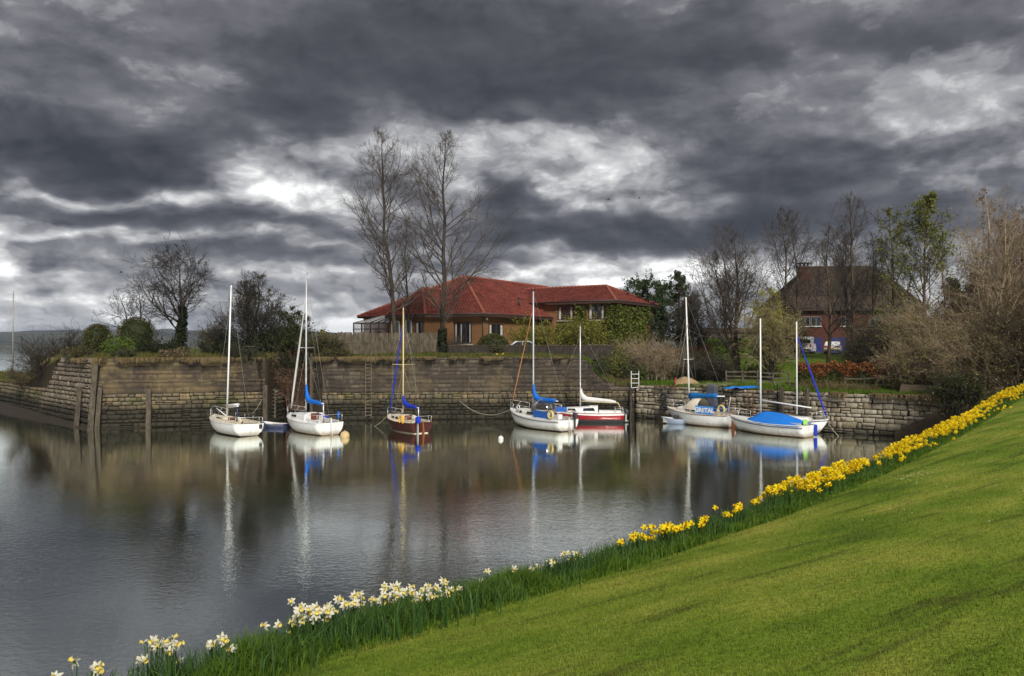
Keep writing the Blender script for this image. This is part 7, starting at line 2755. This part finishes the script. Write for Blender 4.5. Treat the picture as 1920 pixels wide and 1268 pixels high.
post('tallest weathered timber post at the left corner of the quay', 172, -.4, 4.95, .36, 'wood_post', .32, (.30, .30))
post('leaning timber post left of the tallest one at the quay corner', 152, -.4, 2.9, .28, 'wood_post', .28, (.35, .12))
post('leaning timber post right of the tallest one at the quay corner', 184, -.4, 2.9, .30, 'wood_post', .30, (.18, .12))
post('single buff timber post against the middle of the left quay wall', 280, -.4, 2.75, .34, 'wood_post', .20)
post('timber post at the left edge of the bramble gap', 498, -.4, 2.9, .32, 'wood_post', Y=56.3)
post('tall thin timber post at the right edge of the bramble gap', 584, -.4, 5.2, .22, 'wood_post', .2, Y=58.8)
post('grey-buff timber post behind the mast of the tarpaulin boat', 1469, -.2, 2.9, .26, 'wood_post', .30)
post('grey-buff timber post right of the last white mast', 1516, -.2, 2.9, .26, 'wood_post', .30)
post('dark timber post where the tall wall meets the low block wall', 1181, -.3, 2.4, .22, 'wood_dark', .2)
post('broad slate grey pile standing behind the lettered boat', 1341, -.3, 2.9, .80, 'post_grey', .45, d=.6)


def tyres():
    lib = None
    for u, z, lab in ((1245, 1.75, 'upper black tyre fender hung on the block wall near the grey dinghy'), (1247, 1.05, 'lower black tyre fender hung on the block wall near the grey dinghy'), (1281, 1.15, 'black tyre fender half behind the bow of the lettered boat')):
        p, e, n = face(u, z, .22)
        t = thing('tyre_fender', lab, 'tyre', tuple(p), math.atan2(e.y, e.x), 'tyre fenders on the block wall')
        m = MB(); m.tube([(.24 * math.cos(a), 0, .24 * math.sin(a)) for a in [2 * math.pi * i / 18 for i in range(19)]], .095, 8, cap=False); m.build('tyre', MATS['black_rubber'], t)
        m = MB(); m.tube([(0, 0, .30), (0, .05, .8)], .012, 4); m.build('hanging_rope', MATS['rope'], t)


tyres()


def sheet(label, u, Y, rx, ry, mat, seed, name='tarpaulin', cat='tarpaulin', h=.18):
    rng = np.random.default_rng(seed)
    k = 14
    p = at(u, VH, Y)
    A = np.linspace(-1, 1, k)
    X, Yg = np.meshgrid(A * rx, A * ry, indexing='ij')
    x, y = p.x + X + rng.normal(0, .04, X.shape), p.y + Yg + rng.normal(0, .04, X.shape)
    z = land_z(x, y) + .05 + h * np.maximum(0, 1 - (X / rx) ** 2 * .9 - (Yg / ry) ** 2 * .9) + .20 * np.abs(fbm(x / .30, y / .30, 3)) + .03
    o = mesh_obj(name, np.stack([x, y, z], -1), grid_faces(k, k), MATS[mat], smooth=True)
    s = o.modifiers.new('thick', 'SOLIDIFY'); s.thickness = .02
    return tag(o, label, cat)


simple('tarp_olive', (.14, .13, .06), .8, .3, 2.0)
simple('tarp_buff', (.30, .21, .10), .85, .3, 2.0)
sheet('crumpled bright blue tarpaulin on the grass above the block wall', 1388, 55.9, 1.25, .42, 'blue_tarp', 1, h=.10)
sheet('olive groundsheet spread on the grass left of the blue tarpaulin', 1345, 58.6, 1.2, 1.0, 'tarp_olive', 2, h=.05)
sheet('buff sheeted heap on the grass behind the lettered boat mast', 1286, 60.6, .95, .6, 'tarp_buff', 3, 'covered_heap', 'heap', .55)
sheet('olive board lying on the bank between the heap and the blue tarpaulin', 1318, 59.4, .8, .8, 'tarp_olive', 4, 'groundsheet', 'groundsheet', .03)


def marker(label, u, Y, h, mat, name='marker_stake', cat='stake'):
    p = at(u, VH, Y)
    t = MB().tube([(p.x, p.y, float(land_z(p.x, p.y)) - .1), (p.x, p.y, float(land_z(p.x, p.y)) + h)], .035, 6).build(name, MATS[mat])
    return tag(t, label, cat)


marker('small red stake on the grass left of the sheeted heap', 1266, 59.0, .75, 'red_tag')


def pennant(label, u, Y, z, mat, sz):
    p = at(u, VH, Y)
    zb = float(land_z(p.x, p.y))
    t = thing('pennant_stake', label, 'flag', (p.x, p.y, zb))
    MB().tube([(0, 0, -.1), (0.05, 0, z - zb)], .015, 5).build('staff', MATS['wood_dark'], t)
    m = MB()
    V = [(0.05, 0, z - zb), (-.06 * sz, .03, z - zb - .3 * sz), (.10, .0, z - zb - 1.0 * sz), (.34 * sz, .04, z - zb - .85 * sz), (.18 * sz, .02, z - zb - .35 * sz)]
    m.add(V + [(x, y + .015, zz) for x, y, zz in V], [(0, 1, 2, 3, 4), (9, 8, 7, 6, 5)] + [(i, (i + 1) % 5, 5 + (i + 1) % 5, 5 + i) for i in range(5)])
    m.build('cloth', MATS[mat], t)


pennant('limp violet-blue pennant on a stake by the post and rail fence', 1424, 55.0, 3.35, 'navy_flag', .55)
pennant('scrap of white cloth on a stake by the post and rail fence', 1452, 55.5, 3.2, 'white_sail', .28)


def table():
    p = gz(463, 58.8)
    t = thing('picnic_table', 'pale timber picnic table frame on the quay behind the first white mast', 'table', p)
    for x in (-.45, .45):
        m = MB(); m.bar((x, 0, 0), (x, 0, .75), .08, .08); m.build('leg', MATS['wood_grey'], t)
    m = MB(); m.box((0, 0, .76), (1.2, .7, .05)); m.build('table_top', MATS['wood_grey'], t)
    m = MB(); m.box((0, -.5, .42), (1.2, .22, .05)); m.build('bench_plank', MATS['wood_grey'], t)
    m = MB(); m.bar((-.45, 0, .40), (.45, 0, .40), .06, .06); m.build('stretcher', MATS['wood_grey'], t)


table()


def birds():
    for u, v, Y, s, rz, lab in ((1141, 374, 140, 1.35, .3, 'larger gull gliding against the dark cloud right of the house'), (1199, 371, 170, 1.2, -.2, 'smaller gull right of the other one against the dark cloud'), (226, 511, 120, 1.25, .2, 'gull flying beside the round headed tree on the left')):
        p = at(u, v, Y)
        t = thing('gull', lab, 'bird', tuple(p), rz, 'gulls in the sky')
        rings = []
        for x, r in ((-.32, .01), (-.2, .05), (0, .085), (.18, .07), (.27, .045), (.34, .012)):
            rings.append([(x, r * math.cos(a), r * math.sin(a) * .9) for a in [2 * math.pi * k / 8 for k in range(8)]])
        m = MB(); m.loft(rings); m.build('body', MATS['bird_grey'], t)
        for sd in (-1, 1):
            m = MB()
            up = [(.12, .05, .04), (.16, .32, .20), (.06, .72, .12), (-.06, .70, .11), (-.04, .32, .18), (-.10, .05, .03)]
            V = [(x, y * sd * s / 1.2, z) for x, y, z in up]
            m.add(V + [(x, y, z - .015) for x, y, z in V], [(0, 1, 4, 5), (1, 2, 3, 4), (11, 10, 7, 6), (10, 9, 8, 7)] + [(i, (i + 1) % 6, 6 + (i + 1) % 6, 6 + i) for i in range(6)])
            m.build('wing', MATS['bird_grey'], t)
        m = MB(); V = [(-.28, .0, .0), (-.48, .08, .01), (-.48, -.08, .01)]
        m.add(V + [(x, y, z - .012) for x, y, z in V], [(0, 1, 2), (5, 4, 3), (0, 1, 4, 3), (1, 2, 5, 4), (2, 0, 3, 5)]); m.build('tail', MATS['bird_grey'], t)


birds()


def quay_flowers():
    p = gz(937, 61.6)
    rng = random.Random(4)
    t = thing('daffodil_clump', 'small clump of yellow daffodils on the grass below the round olive bush', 'flowers', p)
    for i in range(7):
        x, y, h = rng.uniform(-.35, .35), rng.uniform(-.1, .1), rng.uniform(.28, .40)
        MB().tube([(x, y, 0), (x, y, h)], .008, 3).build('stem', MATS['daff_leaf'], t)
        m = MB(); m.sphere((x, y - .02, h), .055, 6, 4); m.build('flower_head', MATS['petal_yellow'], t)


quay_flowers()

# ================================================================== daffodils along the crest
def daff_meshes(rng, pm, cm, hi):
    """flower head facing -Y at the origin, petal and trumpet meshes"""
    pet = []
    for v in range(3):
        m = MB()
        for k in range(6):
            a = math.pi / 3 * k + rng.uniform(-.12, .12)
            r, w = .045 * rng.uniform(.88, 1.12), .0125
            back = .010 + rng.uniform(-.006, .012)
            c, s = math.cos(a), math.sin(a)
            P = []
            for (q, ww, b) in ((.12, .35, 0), (.48, 1.0, -.002), (.80, .55, .004)):
                for sg in (-1, 1):
                    P.append((c * r * q - s * w * ww * sg, back * q * 1.2 + b, s * r * q + c * w * ww * sg))
            P.append((c * r, back * 1.6, s * r))
            m.add(P, [(0, 1, 3, 2), (2, 3, 5, 4), (4, 5, 6)])
        pet.append(m.build('petals', MATS[pm], me_only=True))
    m = MB()
    k = 8 if hi else 6
    rings = []
    for y, r in ((.004, .008), (-.010, .0115), (-.022, .0135), (-.028, .0185)):
        rings.append([(r * math.cos(2 * math.pi * j / k) * (1 + .08 * (j % 2)), y, r * math.sin(2 * math.pi * j / k) * (1 + .08 * (j % 2))) for j in range(k)])
    m.loft(rings, caps=False)
    m.add(rings[1], [tuple(range(k))])
    return pet, m.build('trumpet', MATS[cm], me_only=True)


def row_ground(u, off):
    """ground point on the flower row seen in column u, off metres up the bank from the crest"""
    k = (u - CX) / FPX
    x0, y0 = R0[0] + RN[0] * off, R0[1] + RN[1] * off
    s = (k * y0 - x0) / (RT[0] - k * RT[1])
    x, y = bank_xy(s, off)
    return float(x), float(y), float(bank_z(s, off)), float(s)


def daffodils():
    rng = random.Random(17)
    kinds = {'white': daff_meshes(rng, 'petal_white', 'corona_yellow', True), 'yellow': daff_meshes(rng, 'petal_yellow', 'corona_orange', False)}
    leaf = []
    for v in range(4):
        m = MB()
        for k in range(3):
            a, h, ln = rng.uniform(0, 6.28), rng.uniform(.24, .36), rng.uniform(.03, .10)
            bx, by = .02 * math.cos(a * 3), .02 * math.sin(a * 3)
            sx, sy = math.cos(a + 1.57) * .0065, math.sin(a + 1.57) * .0065
            P = []
            for q, w in ((0, .8), (.5, 1), (.85, .7)):
                d = ln * q * q
                P += [(bx + math.cos(a) * d - sx * w, by + math.sin(a) * d - sy * w, h * q), (bx + math.cos(a) * d + sx * w, by + math.sin(a) * d + sy * w, h * q)]
            P.append((bx + math.cos(a) * ln * 1.1, by + math.sin(a) * ln * 1.1, h))
            m.add(P, [(0, 1, 3, 2), (2, 3, 5, 4), (4, 5, 6)])
        leaf.append(m.build('leaves', MATS['daff_leaf'], me_only=True))
    stem = MB().tube([(0, 0, 0), (.004, .004, .18), (0, 0, .34), (0, -.006, .355), (0, -.022, .362)], [.005, .0045, .004, .004, .005], 5).build('stem', MATS['daff_leaf'], me_only=True)

    made = []

    def sort_clump():
        """say where in its clump each flower stands"""
        if len(made) > 3:
            rest = list(made)
            for key, word in ((lambda q: q[1], 'leftmost of all'), (lambda q: -q[1], 'rightmost of all'), (lambda q: q[2], 'topmost of all'), (lambda q: -q[2], 'lowest of all')):
                b = min(rest, key=key)
                rest.remove(b)
                b[0]['label'] = b[0]['label'] + ', ' + word
            if rest:
                us = sorted(q[1] for q in rest); vs = sorted(q[2] for q in rest)
                for t, u, v in rest:
                    side = 'left' if u < us[len(us) // 3] else ('right' if u > us[(2 * len(us)) // 3] else 'middle')
                    t['label'] = t['label'] + ', ' + ('upper ' if v < vs[len(vs) // 2] else 'lower ') + side
        elif len(made) > 1:
            made.sort(key=lambda q: q[1])
            for (t, u, v), word in zip(made, ('left one', 'right one') if len(made) == 2 else ('left one', 'middle one', 'right one')):
                t['label'] = t['label'] + ', ' + word
        made.clear()

    def one(kind, x, y, z, h, label, group, scale=1.0):
        face = math.atan2(-x, y) + rng.gauss(.25, .85)
        t = thing('daffodil', label, 'daffodil', (x, y, z), face, group)
        made.append((t, x / y, (EYE - z - h) / y))
        t.scale = (scale, scale, scale)
        k = h / scale
        inst('stem', stem, t, (0, 0, k - .362))
        inst('leaves', leaf[rng.randrange(4)], t, (.02, .02, -.01), (0, 0, rng.uniform(0, 6)), (1, 1, min(1.25, max(.8, k / .34))))
        hd = inst('petals', kinds[kind][0][rng.randrange(3)], t, (0, -.03, k), (R(rng.gauss(-14, 13)), R(rng.uniform(-30, 30)), 0))
        inst('trumpet', kinds[kind][1], hd)

    # white clumps: (column, height of the head in the photograph, count, spread, label)
    W = [
        (113, 1264, 1, 3, 'cream daffodil cut by the lower edge, first in the row at the left'),
        (178, 1252, 4, 20, 'cream daffodil in the first little clump at the lower left edge'),
        (268, 1236, 3, 14, 'cream daffodil low at the left of the second clump'),
        (305, 1210, 9, 34, 'cream daffodil in the second clump from the lower left'),
        (347, 1242, 1, 2, 'lone open cream daffodil facing the lawn below the second clump'),
        (410, 1200, 4, 16, 'cream daffodil in the pair of heads right of the second clump'),
        (437, 1214, 2, 8, 'drooping cream daffodil at the right of the pair'),
        (505, 1170, 1, 2, 'small cream daffodil standing alone at the water side'), (520, 1169, 1, 2, 'small cream daffodil next to the lone water side one'),
        (535, 1187, 1, 2, 'cream daffodil low under the third clump'),
        (576, 1152, 18, 42, 'cream daffodil in the dense third clump'),
        (560, 1166, 3, 14, 'cream daffodil low along the front of the third clump'), (615, 1142, 4, 14, 'cream daffodil between the third clump and the long white row'), (664, 1130, 4, 14, 'cream daffodil just before the left end of the long row'), (862, 1106, 3, 12, 'cream daffodil trailing off the right end of the long row'),
        (640, 1128, 3, 12, 'cream daffodil left of the long row of white heads'), (648, 1157, 1, 2, 'single cream daffodil nodding below the long white row'),
        (690, 1124, 10, 30, 'cream daffodil at the left end of the long white row'),
        (744, 1110, 12, 26, 'cream daffodil in the middle of the long white row'), (788, 1110, 10, 26, 'cream daffodil right of the middle of the long white row'), (838, 1106, 9, 24, 'cream daffodil at the right end of the long white row'),
        (886, 1108, 2, 8, 'cream daffodil low in the leaves between two white groups'), (900, 1089, 1, 3, 'cream daffodil bud right of the low pair'), (914, 1069, 1, 2, 'single white daffodil standing highest above the dark leaves'),
        (964, 1066, 1, 3, 'white daffodil alone against the water, mid row'), (1000, 1066, 3, 12, 'white daffodil in the group of three'), (1034, 1053, 3, 9, 'white and yellow daffodil at the foot of the last white tuft'),
        (1062, 1040, 5, 18, 'white daffodil on the last white tuft'), (1092, 1041, 1, 2, 'last white daffodil before the yellow ones'),
    ]
    n = 0
    clump_leaves = []
    for u, v, cnt, sp, lab in W:
        for i in range(cnt if cnt < 3 else int(cnt * 1.6)):
            uu = u + rng.gauss(0, sp * (.62 if 600 < u < 880 else .48)); vv = v + rng.gauss(0, min(13, sp * .36))
            off = rng.uniform(-.35, .12)
            x, y, z, s = row_ground(uu, off)
            hz = EYE - (vv - VH) / FPX * y
            h = min(.62, max(.20, hz - z))
            one('white', x, y, z, h, lab, 'white daffodils along the water edge of the lawn' if cnt > 1 else None, rng.uniform(.76, 1.04))
            n += 1
        x, y, z, s = row_ground(u, -.1)
        nl = 40 + 14 * cnt
        clump_leaves.append((x + np.random.default_rng(int(u)).normal(0, .07 + .012 * sp, nl), y + np.random.default_rng(int(u) + 1).normal(0, .10, nl)))
        sort_clump()
    # yellow: clumps near the eye one by one, the far mass as one object
    Y = [(1184, 1010, 5, 12, 'yellow daffodil in the first tuft of the yellow row'), (1205, 1000, 8, 16, 'yellow daffodil right behind the first yellow tuft'), (1240, 993, 14, 22, 'yellow daffodil in the second yellow clump'), (1264, 992, 8, 14, 'yellow daffodil in the third yellow clump'),
         (1282, 984, 6, 10, 'yellow daffodil at the right of the third yellow clump'), (1310, 978, 10, 18, 'yellow daffodil in the clump before the gap in the row'), (1329, 968, 2, 4, 'yellow daffodil at the edge of the gap in the row'), (1337, 951, 1, 2, 'lone yellow daffodil standing high over the gap'),
         (1360, 963, 4, 6, 'yellow daffodil in the small bunch in the gap'), (1383, 950, 6, 11, 'yellow daffodil in the bunch right of the gap'), (1414, 940, 4, 6, 'yellow daffodil in the little pair before the long band'), (1426, 934, 1, 2, 'lone yellow daffodil just before the long band'),
         (1445, 918, 16, 14, 'yellow daffodil at the start of the long yellow band'), (1478, 908, 11, 22, 'yellow daffodil in the long band below the tarpaulin boat'), (1512, 905, 10, 20, 'yellow daffodil beside the white strays in the long band')]
    for u, v, cnt, sp, lab in Y:
        for i in range(cnt):
            uu = u + rng.gauss(0, sp * .5); vv = v + rng.gauss(0, min(9, sp * .30)) - (uu - u) * .35
            off = rng.uniform(-.45, .30)
            x, y, z, s = row_ground(uu, off)
            hz = EYE - (vv - VH) / FPX * y
            h = min(.62, max(.22, hz - z))
            one('yellow', x, y, z, h, lab, 'yellow daffodils along the crest of the bank' if cnt > 1 else None, rng.uniform(1.1, 1.5))
            n += 1
        sort_clump()
    for u, v in ((1486, 903), (1508, 897), (1531, 907), (1548, 896)):
        x, y, z, s = row_ground(u, -.05)
        one('white', x, y, z, min(.6, max(.25, EYE - (v - VH) / FPX * y - z)), 'stray white daffodil among the yellow ones of the long band', 'stray white daffodils in the yellow band', 1.4)
    for t, w in zip([q[0] for q in made], ('first from the left', 'second from the left', 'third from the left', 'rightmost')):
        t['label'] = 'stray white daffodil among yellow ones in the long band, ' + w
    made.clear()
    # far mass
    R_ = np.random.default_rng(9)
    m = 3300
    s = R_.uniform(5.6, 39.5, m)
    d = R_.normal(-.06, .34, m) * (1 + .02 * np.maximum(s - 10, 0)) 
    k = R_.random(m) < np.clip(.46 + 1.7 * fbm(s / .9, d / .5, 2), .03, 1)
    s, d = s[k], d[k]
    x, y = bank_xy(s, d)
    z = bank_z(s, d)
    h = R_.uniform(.20, .50, len(s)) + .10 * (s > 34)
    V, F4, F3, o = [], [], [], 0
    VC, FC, oc = [], [], 0
    for i in range(len(s)):
        me = kinds['yellow'][0][i % 3]
        P = np.array([v.co for v in me.vertices]) * R_.uniform(1.1, 1.65)
        a = math.atan2(-x[i], y[i]) + R_.normal(-.2, .7)
        c, sn = math.cos(a), math.sin(a)
        Q = np.stack([P[:, 0] * c - P[:, 1] * sn + x[i], P[:, 0] * sn + P[:, 1] * c + y[i], P[:, 2] + z[i] + h[i]], 1)
        V.append(Q)
        if i == 0:
            fs = [[np.array(p.vertices) for p in kinds['yellow'][0][q].polygons] for q in range(3)]
        f4 = np.array([f for f in fs[i % 3] if len(f) == 4]); f3 = np.array([f for f in fs[i % 3] if len(f) == 3])
        F4.append(f4 + o); F3.append(f3 + o); o += len(Q)
        P = np.array([v.co for v in kinds['yellow'][1].vertices]) * 1.4
        Q = np.stack([P[:, 0] * c - P[:, 1] * sn + x[i], P[:, 0] * sn + P[:, 1] * c + y[i], P[:, 2] + z[i] + h[i]], 1)
        f4 = np.array([np.array(p.vertices) for p in kinds['yellow'][1].polygons if len(p.vertices) == 4])
        VC.append(Q); FC.append(f4 + oc); oc += len(Q)
    root = thing('daffodil_drift', 'dense drift of yellow daffodils running up to the bushes on the right', 'daffodils', (0, 0, 0))
    root['kind'] = 'stuff'
    mesh_obj('petals', np.concatenate(V), [np.concatenate(F4), np.concatenate(F3)], MATS['petal_yellow'], root, kind='stuff')
    mesh_obj('trumpets', np.concatenate(VC), np.concatenate(FC), MATS['corona_orange'], root, kind='stuff')
    # strap leaves and stems of the whole row
    q = 26000
    s = np.concatenate([R_.uniform(-5.6, 8, 11000), R_.uniform(8, 40, 15000)])
    d = R_.normal(-.10, .24, q)
    x, y = bank_xy(s, d)
    dens = np.clip(.55 + 1.3 * fbm(s / 1.1, d / .8, 2), .06, 1)
    k = R_.random(q) < dens
    x, y, s, d = x[k], y[k], s[k], d[k]
    cx, cy = np.concatenate([q[0] for q in clump_leaves]), np.concatenate([q[1] for q in clump_leaves])
    cs, cd = bank_sd(cx, cy)
    x, y, s, d = np.concatenate([x, cx]), np.concatenate([y, cy]), np.concatenate([s, cs]), np.concatenate([d, cd])
    P = np.stack([x, y, bank_z(s, d) - .01], 1)
    H = R_.uniform(.16, .37, len(s)) * np.where(s > 8, 1.0, .98)
    v, f = blades(P, H, np.full(len(s), .013) * (1 + .02 * np.maximum(s, 0)), R_.normal(0, .22, (len(s), 2)), R_, 2)
    mesh_obj('strap_leaves', v, f, MATS['daff_leaf'], root, kind='stuff')


daffodils()


def lawn_litter():
    """daisies and fallen twigs in the mown grass"""
    rng = np.random.default_rng(5)
    n = 130
    s, d = np.concatenate([rng.uniform(2, 24, 80), rng.normal(9, .8, 50)]), np.concatenate([rng.uniform(.9, 6, 80), rng.normal(1.5, .25, 50)])
    x, y = bank_xy(s, d)
    P = np.stack([x, y, bank_z(s, d) + .035], 1)
    V, F = [], []
    a = np.arange(6) * np.pi / 3
    ring = np.stack([np.cos(a), np.sin(a), 0 * a], 1) * .011
    V = (P[:, None] + np.concatenate([ring, [[0, 0, .006]]])[None]).reshape(-1, 3)
    b = np.arange(n)[:, None] * 7
    F = np.concatenate([np.concatenate([b + i, b + (i + 1) % 6, b + 6], 1) for i in range(6)])
    mesh_obj('daisies', V, F, MATS['petal_white'], kind='stuff')


lawn_litter()


# ================================================================== air
def haze():
    m = bpy.data.materials.new('haze')
    m.use_nodes = True
    nt = m.node_tree
    nt.nodes.clear()
    v = nt.nodes.new('ShaderNodeVolumePrincipled')
    v.inputs['Color'].default_value = (.62, .74, 1.0, 1)
    v.inputs['Density'].default_value = HAZE
    v.inputs['Anisotropy'].default_value = 0.2
    o = nt.nodes.new('ShaderNodeOutputMaterial')
    nt.links.new(v.outputs[0], o.inputs['Volume'])
    ob = MB().box((0, 2595, 64.0), (8100, 5390, 130.0)).build('haze', m, kind='stuff')
    MATS['haze'] = m


HAZE = 1.6e-4
haze()
